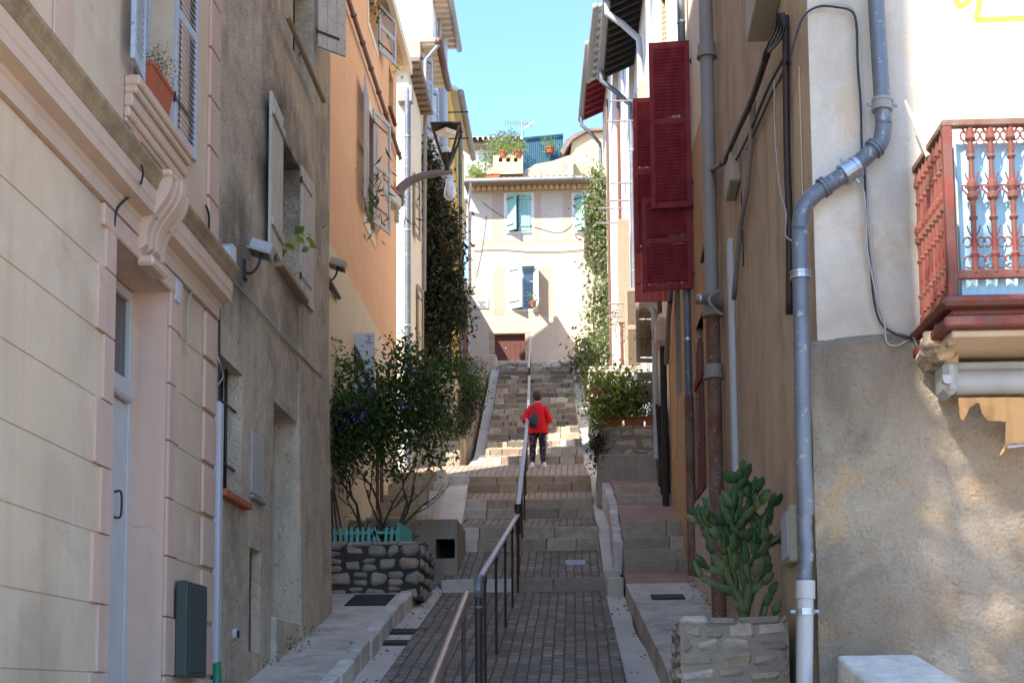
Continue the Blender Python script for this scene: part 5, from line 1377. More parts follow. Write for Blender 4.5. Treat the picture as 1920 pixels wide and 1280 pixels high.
# ---- balcony
bx0, bx1, by0, by1 = 2.42, 5.4, 8.72, 9.5
mb = MB()
mb.cbox((bx0 - .08, by0 - .10, 2.27), (bx1, by1, 2.34), .012); mb.cbox((bx0 - .03, by0 - .05, 2.34), (bx1, by1, 2.40), .02); mb.cbox((bx0 - .10, by0 - .14, 2.40), (bx1, by1, 2.46), .025); mb.cbox((bx0 - .04, by0 - .04, 2.46), (bx1, by1, 2.49), .008)
bal = make('balcony', mb, M['rustred'], r1); bal['label'] = 'ornate balcony in flaking red paint'
ORG[bal.name] = ORG[r1.name]
mb = MB(); mb.cbox((bx0 - .02, by0 - .02, 2.225), (bx1, by1, 2.268), .01)
make('soffit', mb, M['cream'], bal)
mb = MB()   # broken plaster consoles at the edge
for k in range(26):
    t_ = rnd.random(); y = by0 + t_ * .75
    x = bx0 - .06 + rnd.uniform(-.04, .1) ; z = 2.3 + rnd.uniform(-.09, .1) - .12 * t_
    mb.cbox((x, y, z), (x + rnd.uniform(.05, .13), y + rnd.uniform(.05, .14), z + rnd.uniform(.04, .12)), .015, 0, None, .02)
make('crumbled_edge', mb, M['rubble_b'], bal)
def rl(name, lo, hi, mat='rustred', c=.006):
    mb = MB(); mb.cbox(lo, hi, c); return make(name, mb, M[mat], bal)
rl('top_rail', (bx0 - .03, by0 - .03, 3.60), (bx1, by0 + .03, 3.645), 'rust'); rl('top_rail', (bx0 - .03, by0 + .03, 3.60), (bx0 + .03, by1, 3.645), 'rust')
rl('bottom_rail', (bx0 + .02, by0 - .015, 2.60), (bx1, by0 + .015, 2.66), 'rustred'); rl('bottom_rail', (bx0 - .015, by0 + .03, 2.52), (bx0 + .015, by1, 2.57), 'rustred')
rl('corner_post', (bx0 - .03, by0 - .032, 2.49), (bx0 + .03, by0 + .028, 3.60), 'rustred')
# corrugated blue sheets behind the railing
M['bluesheet'] = paint('pale_blue_sheet', (0.36, 0.56, 0.66), (0.30, 0.48, 0.58), .3, .5, 3)
mb = MB(); n_ = 96; 
for k in range(n_):
    xa = bx0 + .08 + 3.0 * k / n_; xb = bx0 + .08 + 3.0 * (k + 1) / n_
    ya = by0 + .07 + .012 * (k % 2); yb = by0 + .07 + .012 * ((k + 1) % 2)
    mb.quad((xa, ya, 2.47), (xb, yb, 2.47), (xb, yb, 3.52), (xa, ya, 3.52)); mb.quad((xa, ya + .004, 2.47), (xb, yb + .004, 2.47), (xb, yb + .004, 3.52), (xa, ya + .004, 3.52))
for k in range(24):
    ya = by0 + .1 + .68 * k / 24; yb = by0 + .1 + .68 * (k + 1) / 24
    xa = bx0 + .07 + .012 * (k % 2); xb = bx0 + .07 + .012 * ((k + 1) % 2)
    mb.quad((xa, ya, 2.47), (xb, yb, 2.47), (xb, yb, 3.52), (xa, ya, 3.52))
make('corrugated_sheet', mb, M['bluesheet'], bal)
def baluster(side):
    """cast baluster with collars, leaf curls and scrolls, base at the origin, in the xz plane"""
    mb = MB(); h = 1.0
    zt = 3.60 - 2.62
    pr = []
    for (z, r_) in ((0, .022), (.1, .02), (.12, .03), (.14, .018), (.34, .017), (.36, .03), (.38, .017), (.47, .018), (.49, .036), (.52, .036), (.53, .024), (.56, .038), (.59, .036), (.61, .02), (.74, .015), (.76, .028), (.78, .016), (.86, .018), (.88, .034), (.93, .026), (.95, .02), (zt, .016)): pr.append((r_, z))
    mb.lathe(pr, n=8)
    cur = lambda pts, r_: mb.tube(spline([V((x, y, z)) for x, y, z in pts], 3), r_, 5)
    w = .063
    for s_ in (-1, 1):
        if side and s_ > 0: pass
        # bottom scrolls
        for (cz, rr) in ((.07, .04), (.20, .032)):
            cur([(s_ * (w - rr * .1 + rr * .8 * math.cos(t)) * 1.0 - s_ * rr * .5, 0, cz + rr * math.sin(t)) for t in [k * .9 for k in range(7)]], .006)
        # mid scroll
        cur([(s_ * .02, 0, .50), (s_ * .045, 0, .53), (s_ * .062, 0, .55), (s_ * .058, 0, .575), (s_ * .04, 0, .57), (s_ * .045, 0, .555)], .006)
        # leaf tips
        for cz in (.27, .62, .82):
            cur([(s_ * .012, 0, cz - .03), (s_ * .03, 0, cz), (s_ * .042, 0, cz + .04)], .005)
        # top arches
        cur([(0, 0, .88), (s_ * .04, 0, .87), (s_ * .06, 0, .90), (s_ * .05, 0, .93), (s_ * .03, 0, .92)], .006)
        cur([(s_ * .015, 0, .90), (s_ * .05, 0, .955), (s_ * .09, 0, .975)], .006)
    return mb
b0 = make('baluster', baluster(0), M['rustred'], bal, local=True)
b0.location = V((bx0 + .15, by0, 2.64)) - ORG[r1.name]
k = 1
while bx0 + .15 + k * .127 < 5.3:
    c_ = b0.copy(); COL.objects.link(c_); c_.parent = bal; c_.location = V((bx0 + .15 + k * .127, by0, 2.64)) - ORG[r1.name]; k += 1
for k in range(8):
    c_ = b0.copy(); COL.objects.link(c_); c_.parent = bal; c_.location = V((bx0, by0 + .10 + k * .092, 2.58)) - ORG[r1.name]; c_.rotation_euler = (0, 0, R(90)); c_.scale = (.72, 1, 1.03)
# roller awning under the balcony
aw = thing('awning', 'rolled white shop awning with torn orange cloth under the balcony', 'awning', tuple(at(1790, 720, 9.2)))
p = at(1790, 717, 9.2)
mb = MB(); mb.tube([(p.x, 9.2, p.z), (5.2, 9.2, p.z)], .085, 18); mb.cbox((p.x, 9.2, p.z + .03), (5.2, 9.42, p.z + .14), .01); make('roller_cassette', mb, M['whiteplastic'], aw, auto=True)
mb = MB(); mb.cbox((p.x - .10, 9.08, p.z - .10), (p.x + .0, 9.34, p.z + .13), .035); mb.tube([(p.x - .1, 9.05, p.z - .02), (p.x - .1, 9.0, p.z - .02)], .03, 12); make('end_cap', mb, M['whiteplastic'], aw)
M['cloth'] = paint('orange_canvas', (0.66, 0.36, 0.14), (0.58, 0.31, 0.12), .4, .9, 5)
def clothpoly(pts, Y, rip=.03):
    mb = MB(); P_ = [at(x, y, Y) for x, y in pts]; n = len(P_)
    P2 = [q + V((0, .006, 0)) for q in P_]
    return mb.add(P_ + P2, [tuple(range(n)), tuple(range(n, 2*n))[::-1]] + [(i, (i+1) % n, n + (i+1) % n, n + i) for i in range(n)])
def cloth(px0, px1, top, bot, Y, amp, seed):
    n, m = 44, 10; mb = MB(); r = random.Random(seed)
    for k in range(m + 1):
        for i in range(n + 1):
            u, v = i / n, k / m; x = px0 + (px1 - px0) * u; yb = bot(x) + r.uniform(-1.2, 1.2) * (k == m)
            y = top + (yb - top) * v; p = at(x, y, Y)
            mb.v.append(p + V((0, amp * v * math.sin(x * .16 + seed) + amp * .8 * noise.noise(V((x * .06, y * .08, seed))), 0)))
    for k in range(m):
        for i in range(n): a = k * (n + 1) + i; mb.f.append([a, a + 1, a + n + 2, a + n + 1]); mb.m.append(0)
    return mb
mb = cloth(1797, 1890, 745, lambda x: interp([(1797, 772), (1803, 786), (1811, 784), (1818, 764), (1832, 757), (1841, 768), (1852, 786), (1862, 790), (1890, 789)], x), 9.14, .03, 1)
make('torn_valance', mb, M['cloth'], aw, smooth=True)
mb = cloth(1886, 1985, 745, lambda x: 833 - (x - 1886) * .08, 9.17, .012, 2); make('cloth_panel', mb, M['cloth'], aw, smooth=True)
mb = clothpoly([(1884, 834), (1889, 834), (1878, 852), (1874, 853)], 9.16); make('torn_strip', mb, M['cloth'], aw)
mb = MB(); mb.tube([at(1888, 838, 9.14), at(1990, 826, 9.14)], .012, 8); make('front_bar', mb, M['clamp'], aw)
# two poles leaning behind the balcony
pb = MB(); pb.tube([at(1697, 190, 9.35), at(1742, 295, 9.1)], [.012, .022], 8)
tag(make('leaning_pole', pb, M['boxbeige']), 'slim cream pole with notched tip leaning left of the balcony railing', 'pole', 'poles leaning by the balcony')
pb = MB(); pb.tube([at(1744, 182, 9.3), at(1768, 245, 9.1)], .016, 8); pb.tube([at(1744, 182, 9.3), at(1747, 190, 9.29)], .019, 8)
tag(make('leaning_pole', pb, M['pvc']), 'short grey-tipped pole rising just behind the balcony corner', 'pole', 'poles leaning by the balcony')
# stone block at the foot of the corner building
mb = MB(); a_ = at(1556, 1228, 9.46); b_ = at(1715, 1228, 9.46)
zb = -1.9; z1_, z2_ = a_.z, -.06
vs = [(1.76, 9.46, zb), (2.62, 9.46, zb), (2.62, 8.4, zb), (1.76, 8.4, zb), (1.76, 9.46, z1_), (2.28, 9.46, z1_), (2.40, 8.4, z2_), (1.86, 8.4, z2_), (2.62, 9.46, z1_ - .22), (2.70, 8.4, z2_ - .3)]
mb.add(vs, [(4, 5, 6, 7), (5, 8, 9, 6), (0, 4, 7, 3), (3, 7, 6, 9, 2), (8, 1, 2, 9)])
o = make('stone_buttress', mb, M['whitestones']); tag(o, 'pale sloped stone block at the foot of the corner wall, lower right', 'stone block')
bv = o.modifiers.new('b', 'BEVEL'); bv.width = .03; bv.segments = 3

# ================================================================ STREET FURNITURE
# ---- handrails
def hrail(name, label, path, h, kind, posts, grp='handrail sections down the middle of the steps'):
    t = thing(name, label, 'handrail', (path[0][0], path[0][1], path[0][2] - h), grp)
    P_ = [V(p) for p in path]
    mb = MB()
    if kind == 'round':
        mb.tube(P_, .048, 16)
        make('top_rail', mb, M['steelbrown'], t, smooth=True, auto=True)
    else:
        for a, b in zip(P_, P_[1:]):
            d = (b - a).normalized(); n_ = V((d.y, -d.x, 0)).normalized(); u = n_.cross(d)
            Mx = Matrix(((n_.x, d.x, u.x, a.x), (n_.y, d.y, u.y, a.y), (n_.z, d.z, u.z, a.z), (0, 0, 0, 1)))
            mb.cbox((-.034, -.0, -.028), (.034, (b - a).length, .012), .010, 0, Mx)
            mb.cbox((-.016, -.0, -.06), (.016, (b - a).length, -.028), .003, 1, Mx)
            L = (b - a).length; q = .35
            while q < L: mb.tube([Mx @ V((0, q, .011)), Mx @ V((0, q, .0135))], .008, 8, 1); q += .6
        make('top_rail', mb, [M['steel'], M['iron']], t)
    for i, Y in enumerate(posts):
        for a, b in zip(P_, P_[1:]):
            if a.y <= Y <= b.y or a.y <= Y + .01 <= b.y:
                f = (Y - a.y) / (b.y - a.y); p = a.lerp(b, f); break
        else: p = P_[0] if Y < P_[0].y else P_[-1]
        g_ = Hp(Y) - .05
        mb = MB(); mb.tube([(p.x, Y, g_), (p.x, Y, p.z - .03)], .017, 8); mb.tube([(p.x, Y, p.z - .14), (p.x, Y, p.z - .02)], .024, 8)
        make('post', mb, M['darkpost'], t)
    return t
XRl = -.92
Zr = lambda Y, h=1.2: interp([(6, -1.6), (14.5, .11), (22, 1.62), (22.2, 1.85), (24.4, 2.7), (27, 3.6), (30.6, 4.92), (Y1S, H1S)], Y) + h
hrail('handrail', 'thick worn bronze-brown tubular handrail, nearest the camera at the bottom', [(XRl, 7.0, Zr(7.0) - .08), (XRl, 8.8, Zr(8.8) - .12), (XRl, 11.7, .83)], 1.1, 'round', (7.6, 9.6, 11.4))
tA = hrail('handrail', 'pale flat-topped metal handrail on thin dark posts over the brown paving', [(XRl - .02, 13.6, Zr(13.6)), (XRl + .02, 22.1, Zr(22.1) - .06)], 1.2, 'flat', (14.4, 16.3, 18.3, 20.2, 21.9))
mb = MB(); mb.tube(spline([(XRl - .02, 13.75, Zr(13.7)), (XRl - .02, 13.55, Zr(13.6) - .01), (XRl - .02, 13.46, Zr(13.6) - .08), (XRl - .02, 13.5, Zr(13.6) - .18)], 4), .045, 12)
mb.tube([(XRl - .02, 13.5, Zr(13.6) - .30), (XRl - .02, 13.5, Zr(13.6) - .27)], .05, 12); make('end_cap', mb, M['pipeblue'], tA, smooth=True)
mb = MB(); mb.tube([(XRl - .02, 13.5, Hp(13.5) - .05), (XRl - .02, 13.5, Zr(13.6) - .12)], .038, 12); make('end_post', mb, M['darkpost'], tA)
tB = hrail('handrail', 'pale flat-topped metal handrail that reaches the left hand of the person in red', [(XRl + .02, 22.25, 3.0), (XRl - .02, 26.0, 4.5), (-1.02, 30.5, 6.04)], 1.15, 'flat', (22.3, 24.45, 26.4, 28.2, 30.1))
mb = MB(); mb.tube([(XRl + .02, 22.2, Zr(22) - .25), (XRl + .02, 22.2, 2.95)], .045, 12); mb.tube([(XRl + .02, 22.2, 2.93), (XRl + .02, 22.2, 3.05)], .06, 12); make('end_cap', mb, M['iron'], tB)
hrail('handrail', 'white handrail climbing the upper cobbled steps behind the person', [(-1.06, 32.6, Zr(32.6, 1.05)), (-1.2, 38.0, Zr(38.0, 1.05))], 1.05, 'flat', (33, 35.2, 37.4))
hrail('handrail', 'small white handrail at the top of the steps in front of the end house', [(-1.26, 39.4, Zr(39.4, 1.08)), (-1.42, 47.0, 12.3)], 1.05, 'flat', (40.5, 43, 45.5))

# ---- drain grates and covers
def grate(x0, x1, y0, y1, label, zf, slots='x'):
    t = thing('drain_grate', label, 'drain grate', ((x0 + x1) / 2, y0, zf(y0)), 'iron grates in the ground')
    mb = MB(); fr = MB(); nsl = int((y1 - y0) / .05)
    sl = (zf(y1) - zf(y0)) / (y1 - y0)
    Mk = Matrix.Translation((0, y0, zf(y0))) @ Matrix(((1, 0, 0, 0), (0, 1, 0, 0), (0, sl, 1, 0), (0, 0, 0, 1)))
    for k in range(nsl): mb.box((x0 + .03, k * .05 + .015, .004), (x1 - .03, k * .05 + .04, .016), 0, Mk)
    mb.box((x0, 0, .001), (x1, y1 - y0, .005), 0, Mk)
    for lo, hi in (((x0, 0, .002), (x1, .03, .02)), ((x0, y1 - y0 - .03, .002), (x1, y1 - y0, .02)), ((x0, .03, .002), (x0 + .03, y1 - y0 - .03, .02)), ((x1 - .03, .03, .002), (x1, y1 - y0 - .03, .02))): fr.box(lo, hi, 0, Mk)
    make('bars', mb, M['iron'], t); make('frame', fr, M['darkwood'], t); return t
grate(-3.2, -2.62, 19.1, 20.1, 'dark iron grate on the left pavement in front of the rubble planter', lambda y: Hs(y) + .15)
grate(-3.2, -2.7, 12.3, 13.6, 'dark door mat-like grate at the lower left corner of the pavement', lambda y: Hs(y) + .15)
grate(-2.4, -1.98, 17.2, 17.45, 'narrow gutter grate, lower of the two slots in the left gutter', lambda y: Hs(y) - .06)
grate(-2.42, -1.96, 18.0, 18.3, 'narrow gutter grate, upper of the two slots in the left gutter', lambda y: Hs(y) - .058)
grate(1.05, 1.5, 18.9, 19.3, 'small brown grate on the right pavement beside the cactus', lambda y: Hs(y) + .22)
mb = MB(); z_ = Hp(23.2); mb.cbox((-.15, 23.0, Hp(23.0) + .0), (.18, 23.25, Hp(23.25) + .006), .003)
tag(make('inspection_cover', mb, M['conduit']), 'small blue-grey inspection cover set in the paving', 'cover')

# ---- stone planters
def rubble(mb, W, a0, a1, z0, z1, rows, o=0.02, dep=.1, wr=(.8, 2.4), c=.03, j=.018):
    zz = [z0]; 
    for k in range(rows): zz.append(z0 + (z1 - z0) * (k + 1) / rows + (rnd.uniform(-.02, .02) if k < rows - 1 else 0))
    for za, zb in zip(zz, zz[1:]):
        a = a0
        while a < a1 - .03:
            h_ = zb - za; w_ = h_ * rnd.uniform(*wr)
            if a + w_ > a1 - h_ * .4: w_ = a1 - a
            if rnd.random() < .22 and h_ > .11:   # two small stones on top of each other
                zm = za + h_ * rnd.uniform(.4, .6); w_ = min(w_, h_ * 1.1, a1 - a)
                for (p, q) in ((za, zm), (zm, zb)): W.cbox(mb, a + .01, a + w_ - .01, p + .008, q - .008, -dep, o * rnd.uniform(.4, 1.3), c * .6, 0, j * .6)
            else: W.cbox(mb, a + .01, a + w_ - .01, za + .01, zb - .01, -dep, o * rnd.uniform(.4, 1.5), min(c, h_ * .3), 0, j)
            a += w_
def planter(name, label, x0, x1, y0, y1, z0, z1, mat, mortar, rows, left=False, right=False, soil=.07, **k):
    t = thing(name, label, 'planter', ((x0 + x1) / 2, (y0 + y1) / 2, z0))
    mb = MB(); th = .16
    mb.box((x0, y0, z0), (x1, y0 + th, z1)); mb.box((x0, y1 - th, z0), (x1, y1, z1)); mb.box((x0, y0 + th, z0), (x0 + th, y1 - th, z1)); mb.box((x1 - th, y0 + th, z0), (x1, y1 - th, z1))
    make('mortar', mb, M[mortar], t)
    mb = MB(); rubble(mb, Wall((x0, y0), (x1, y0), (0, -1)), .0, x1 - x0, z0, z1, rows, **k)
    if left: rubble(mb, Wall((x0, y0), (x0, y1), (-1, 0)), .0, y1 - y0, z0, z1, rows, **k)
    if right: rubble(mb, Wall((x1, y0), (x1, y1), (1, 0)), .0, y1 - y0, z0, z1, rows, **k)
    x = x0
    while x < x1 - .04:      # rough capping
        w_ = min(rnd.uniform(.16, .4), x1 - x); mb.cbox((x, y0 - .02, z1 - .03), (x + w_ - .008, y0 + th + .02, z1 + .03), .02, 0, None, .012); x += w_
    make('stones', mb, M[mat], t)
    mb = MB(); mb.quad((x0 + th, y0 + th, z1 - soil), (x1 - th, y0 + th, z1 - soil), (x1 - th, y1 - th, z1 - soil), (x0 + th, y1 - th, z1 - soil)); make('soil', mb, M['earth'], t)
    return t
planter('stone_planter', 'rubble stone planter with dark joints under the flowering shrub and turquoise pickets', -3.66, -2.28, 20.35, 22.2, 1.40, 2.24, 'rubble', 'mortar_d', 4, right=True, o=.03, wr=(1.0, 1.8), c=.055, j=.02)
planter('stone_planter', 'low planter of flat grey-brown stones that holds the cactus', .82, 1.66, 10.9, 11.9, -.9, .56, 'rubble_c', 'mortar', 12, left=True, o=.012, wr=(.9, 2.8), c=.025, j=.02)
planter('stone_planter', 'ochre rubble planter carrying the long clay flower boxes, beside the upper steps', .52, 1.62, 27.05, 28.2, 4.1, 5.22, 'rubble_b', 'mortar', 5, left=True, o=.03, wr=(1.0, 2.2), c=.05, j=.03)
mb = MB(); mb.cbox((.46, 26.85, 3.6), (1.66, 27.06, 4.66), .05, jit=.01); tag(make('concrete_kerb_wall', mb, M['concrete_d']), 'brown weathered concrete upstand below the ochre rubble planter', 'wall')
planter('stone_planter', 'pale rubble bed higher up behind the flower boxes, under the climber', .42, 1.5, 32.6, 34.5, 6.0, 7.75, 'whitestones', 'mortar', 6, left=True, o=.03, wr=(1.0, 2.2), c=.05, j=.03)
# concrete culvert block
t = thing('concrete_culvert', 'dark concrete block with a square black drain mouth beside the rubble planter', 'culvert', (-2.5, 22.35, 1.6))
Wc = Wall((-3.66, 22.32), (-1.90, 22.32), (0, -1)); a0, z1 = Wc.hit(817, 1010); a1, z0 = Wc.hit(853, 1046)
mb = body(MB(), Wc, 1.3, 2.84, 1.75, [(a0, a1, z0, z1, .9)]); make('block', mb, M['concrete_d'], t)
mb = MB(); mb.quad(Wc.pt(a0, z0, -.88), Wc.pt(a1, z0, -.88), Wc.pt(a1, z1, -.88), Wc.pt(a0, z1, -.88)); Wc.box(mb, a0, a1, z1 - .002, z1 - .001, -.85, -.05); make('drain_mouth', mb, M['dark'], t)
mb = MB()
for k in range(7): 
    x = -2.62 + rnd.random() * .5; mb.cbox((x, 22.0 + rnd.random() * .2, 1.66), (x + rnd.uniform(.08, .2), 22.3, 1.78 + rnd.random() * .05), .03, 0, None, .02)
make('loose_stones', mb, M['rubble'], t)
# turquoise picket fence
pf = thing('picket_fence', 'low turquoise picket fence with leaning slats on the rubble planter', 'fence', (-3.0, 20.5, 2.24))
mb = MB(); mb.cbox((-3.62, 20.50, 2.40), (-2.62, 20.52, 2.44), .004); make('rail', mb, M['turq'], pf)
for k in range(12):
    x = -3.60 + k * .085
    an = rnd.uniform(-.12, .08) if k != 8 else -.55
    Mk = Matrix.Translation((x, 20.47, 2.27)) @ Matrix.Rotation(an, 4, 'Y')
    mb = MB(); mb.add([Mk @ V(p) for p in ((0, 0, 0), (.045, 0, 0), (.045, 0, .2), (.0225, 0, .245), (0, 0, .2), (0, .02, 0), (.045, .02, 0), (.045, .02, .2), (.0225, .02, .245), (0, .02, .2))], [(0,1,2,3,4), (9,8,7,6,5), (0,5,6,1), (1,6,7,2), (2,7,8,3), (3,8,9,4), (4,9,5,0)])
    make('picket', mb, M['turq'], pf)
mb = MB(); mb.add([V(p) for p in ((-2.62, 20.42, 2.27), (-2.46, 20.75, 2.27), (-2.46, 20.75, 2.47), (-2.62, 20.42, 2.56), (-2.60, 20.42, 2.27), (-2.44, 20.75, 2.27), (-2.44, 20.75, 2.47), (-2.60, 20.42, 2.56))], [(0,1,2,3), (7,6,5,4), (0,4,5,1), (1,5,6,2), (2,6,7,3), (3,7,4,0)]); make('end_board', mb, M['turq'], pf)
mb = MB()
for k in range(3): mb.tube([(-3.62 + k * .09, 20.6, 2.2), (-3.66 + k * .02, 20.6, 3.1)], .018, 6)
make('old_stakes', mb, M['bark'], pf)

# ---- street lamp on its curved bracket
M['lamparm'] = flat('brown_grey_lamp_arm', (.17, .14, .125), .5)
lm = thing('street_lamp', 'wall street lamp with tapering lantern on a curved bracket at the orange house corner', 'street lamp', (-3.7, 28.4, 9.9))
A_ = [at(747, 385, 28.3), at(750, 358, 28.3), at(765, 342, 28.3), at(790, 331, 28.3), at(818, 325, 28.3), at(848, 323, 28.3)]
P_ = spline(A_, 6); mb = MB(); mb.tube(P_, [.12 - .065 * i / len(P_) for i in range(len(P_))], 10); make('bracket', mb, M['lamparm'], lm, smooth=True)
mb = MB(); mb.cbox((-3.72, 28.2, A_[0].z - .35), (-3.62, 28.42, A_[0].z + .3), .01); make('wall_plate', mb, M['shuttergrey'], lm)
c0 = at(838, 322, 28.3)
mb = MB(); mb.lathe([(.06, 0), (.06, .1), (.09, .16), (.13, .36), (.14, .38), (.03, .40)], c0, 14); make('lamp_base', mb, M['iron'], lm, smooth=True)
top = at(836, 240, 28.3).z - c0.z
mb = MB()
for sx, sy_ in ((-1, -1), (1, -1), (1, 1), (-1, 1)): mb.tube([c0 + V((sx * .07, sy_ * .07, .2)), c0 + V((sx * .29, sy_ * .25, top - .06))], .032, 6)
make('lantern_frame', mb, M['iron'], lm)
mb = MB(); mb.cbox(c0 + V((-.33, -.28, top - .03)), c0 + V((.33, .28, top + .03)), .02); mb.cbox(c0 + V((-.26, -.22, top)), c0 + V((.26, .22, top + .05)), .03); make('lantern_roof', mb, M['iron'], lm)
M['frost'] = flat('frosted_plastic', (0.75, 0.72, 0.64), .4)
mb = MB(); mb.lathe([(.26, top - .09), (.2, top - .16), (.05, top - .20)], c0, 4, M=None); make('reflector', mb, M['frost'], lm)
mb = MB(); mb.lathe([(.085, .38), (.09, .5), (.075, .52)], c0, 14); make('bulb_cover', mb, M['frost'], lm, smooth=True)
bgm = NT('thin_plastic_bag', .3, .5); bgm.col(bgm.mix(bgm.ramp(bgm.noise(9, 4), [(.5, 0.), (.6, 1.)]), (.6, .62, .66), (.35, .5, .65))); M['bag'] = bgm.m
mb = MB(); c1 = at(843, 327, 28.2)
for k in range(9):
    pass
mb.lathe([(.02, 0), (.07, -.08), (.10, -.22), (.13, -.38), (.10, -.50), (.04, -.56)], c1, 12)
for i, v in enumerate(mb.v): mb.v[i] = v + V((noise.noise(v * 9) * .05, noise.noise(v * 9 + V((5, 0, 0))) * .05, 0))
o = make('plastic_bag', mb, M['bag'], smooth=True); tag(o, 'pale crumpled plastic bag hanging under the street lamp', 'bag')

# ================================================================ PLANTS
def leafcloud(blobs, n, ls, seed=1, droop=.3, shape=.5, mb=None, surf=.55):
    """n folded leaves spread through ellipsoidal clumps; blobs: (centre, (rx, ry, rz), weight)"""
    r = random.Random(seed); mb = mb or MB()
    tw = sum(b[2] for b in blobs); 
    # clumps of twigs so that gaps and dense tufts appear
    for c, rad, wgt in blobs:
        cnt = int(n * wgt / tw); tufts = max(4, cnt // 26)
        T = []
        for _ in range(tufts):
            while True:
                p = V((r.uniform(-1, 1), r.uniform(-1, 1), r.uniform(-1, 1)))
                if p.length <= 1: break
            if p.length > 1e-3: p = p.normalized() * (p.length ** surf)
            T.append(V(c) + V((p.x * rad[0], p.y * rad[1], p.z * rad[2])))
        sp_ = .10 * min(rad) + ls * 1.15
        for _ in range(cnt):
            t_ = r.choice(T); p = t_ + V((r.gauss(0, sp_), r.gauss(0, sp_), r.gauss(0, sp_ * .9)))
            s_ = ls * r.uniform(.55, 1.25)
            d = V((r.gauss(0, 1), r.gauss(0, 1), r.gauss(-droop, .7))).normalized(); u = d.cross(V((r.gauss(0, .5), r.gauss(0, .5), 1))).normalized(); w_ = d.cross(u)
            a = p; b = p + d * s_; m1 = p + d * s_ * .45 + u * s_ * shape * .5 + w_ * s_ * .12; m2 = p + d * s_ * .45 - u * s_ * shape * .5 + w_ * s_ * .12
            o = len(mb.v); mb.v += [a, m1, b, m2]; mb.f += [[o, o + 1, o + 2], [o, o + 2, o + 3]]; mb.m += [0, 0]
    return mb
def pxb(px, py, Y, wpx, hpx, ry, wgt=1):
    k = Y / F; c = at(px, py, Y); return (c, (wpx * k / 2, ry, hpx * k / 2), wgt)
def branch(mb, p, d, L, r_, depth, rr, spread=.5):
    p = V(p); d = V(d).normalized(); pts = [p]; q = p; dd = d
    for k in range(4):
        dd = (dd + V((rr.gauss(0, .12), rr.gauss(0, .12), rr.gauss(.02, .08)))).normalized(); q = q + dd * L / 4; pts.append(q)
    mb.tube(pts, [r_ * (1 - .4 * k / 4) for k in range(5)], 7)
    if depth:
        for k in range(3 if depth > 1 else 2):
            nd = (dd + V((rr.gauss(0, spread), rr.gauss(0, spread), rr.gauss(.1, spread * .6)))).normalized()
            branch(mb, pts[rr.choice((2, 3, 4))], nd, L * rr.uniform(.6, .8), r_ * .55, depth - 1, rr, spread)
# big flowering shrub, left
sh = thing('flowering_shrub', 'dark green shrub with purple flowers and bare lower stems growing from the rubble planter', 'shrub', (-2.95, 21.3, 2.17))
mb = MB(); rr = random.Random(3)
for (x, dx) in ((-3.2, -.1), (-3.0, .05), (-2.85, .3)): branch(mb, (x, 21.2 + rr.uniform(-.2, .3), 2.1), (dx, rr.uniform(-.15, .1), 1), .95, .036, 3, rr, .35)
make('trunk', mb, M['bark'], sh, smooth=True)
bl = [pxb(668, 775, 21.0, 100, 60, .4, 1.2), pxb(705, 778, 21.4, 160, 100, .75, 3), pxb(775, 750, 21.5, 120, 120, .7, 2.6), pxb(655, 785, 21.2, 80, 110, .6, 1.5), pxb(768, 700, 21.6, 90, 60, .5, 1.0), pxb(812, 735, 21.4, 50, 80, .45, .8), pxb(632, 665, 21, 16, 30, .12, .08), pxb(775, 668, 21.4, 30, 40, .15, .2), pxb(833, 700, 21.4, 24, 40, .15, .15), pxb(765, 650, 21.2, 14, 30, .1, .08),
      pxb(640, 690, 21.2, 50, 40, .3, .35), pxb(690, 700, 21.1, 22, 36, .15, .15), pxb(745, 655, 21.0, 22, 40, .15, .14), pxb(680, 830, 21.2, 110, 60, .5, .9), pxb(790, 830, 21.2, 100, 40, .5, .6), pxb(815, 850, 21.1, 40, 36, .2, .14), pxb(640, 860, 20.9, 40, 90, .2, .25), pxb(838, 790, 21.0, 20, 50, .2, .1), pxb(640, 830, 20.9, 60, 80, .3, .6), pxb(730, 870, 21.3, 120, 40, .4, .35)]
make('foliage', leafcloud(bl, 10500, .105, 5, .35, .5), M['leaf'], sh)
make('flowers', leafcloud([(b[0] + V((0, -.28, 0)), (b[1][0], b[1][1] * .9, b[1][2]), b[2]) for b in bl[:6]], 420, .05, 9, 0, .9), M['purple'], sh)
# undergrowth behind the pickets
o = make('low_plants', leafcloud([((-2.9, 21.0, 2.3), (.5, .3, .18), 1)], 1400, .07, 11), M['leafdark']); tag(o, 'dark low plants behind the turquoise pickets', 'plant')
# ivy on the left
iv = thing('ivy', 'tall dark ivy with brown patches climbing the left house fronts beside the street lamp', 'ivy', (-3.5, 35.5, 6.7))
bl = [pxb(794, 300, 34.3, 20, 66, .4, .6), pxb(802, 350, 34.5, 40, 80, .5, 1.4), pxb(808, 420, 34.7, 54, 110, .5, 2.4), pxb(818, 500, 34.9, 72, 120, .6, 3.2), pxb(820, 580, 34.9, 80, 110, .6, 3.2), pxb(812, 650, 34.7, 72, 90, .6, 2), pxb(836, 440, 35.1, 26, 60, .4, .7), pxb(846, 540, 35.2, 24, 60, .4, .7), pxb(852, 470, 35.2, 16, 24, .2, .2), pxb(860, 590, 35.4, 20, 40, .2, .3), pxb(828, 375, 35, 16, 24, .2, .15), pxb(842, 410, 35, 14, 20, .2, .12)]
make('foliage', leafcloud(bl, 14000, .15, 21, .5, .5), M['leafdark'], iv)
make('dry_foliage', leafcloud([pxb(800, 350, 34.2, 40, 90, .4, 1), pxb(805, 420, 34.4, 40, 60, .3, .7), pxb(830, 480, 34.6, 30, 60, .3, .5)], 650, .15, 22), M['leafbrown'], iv)
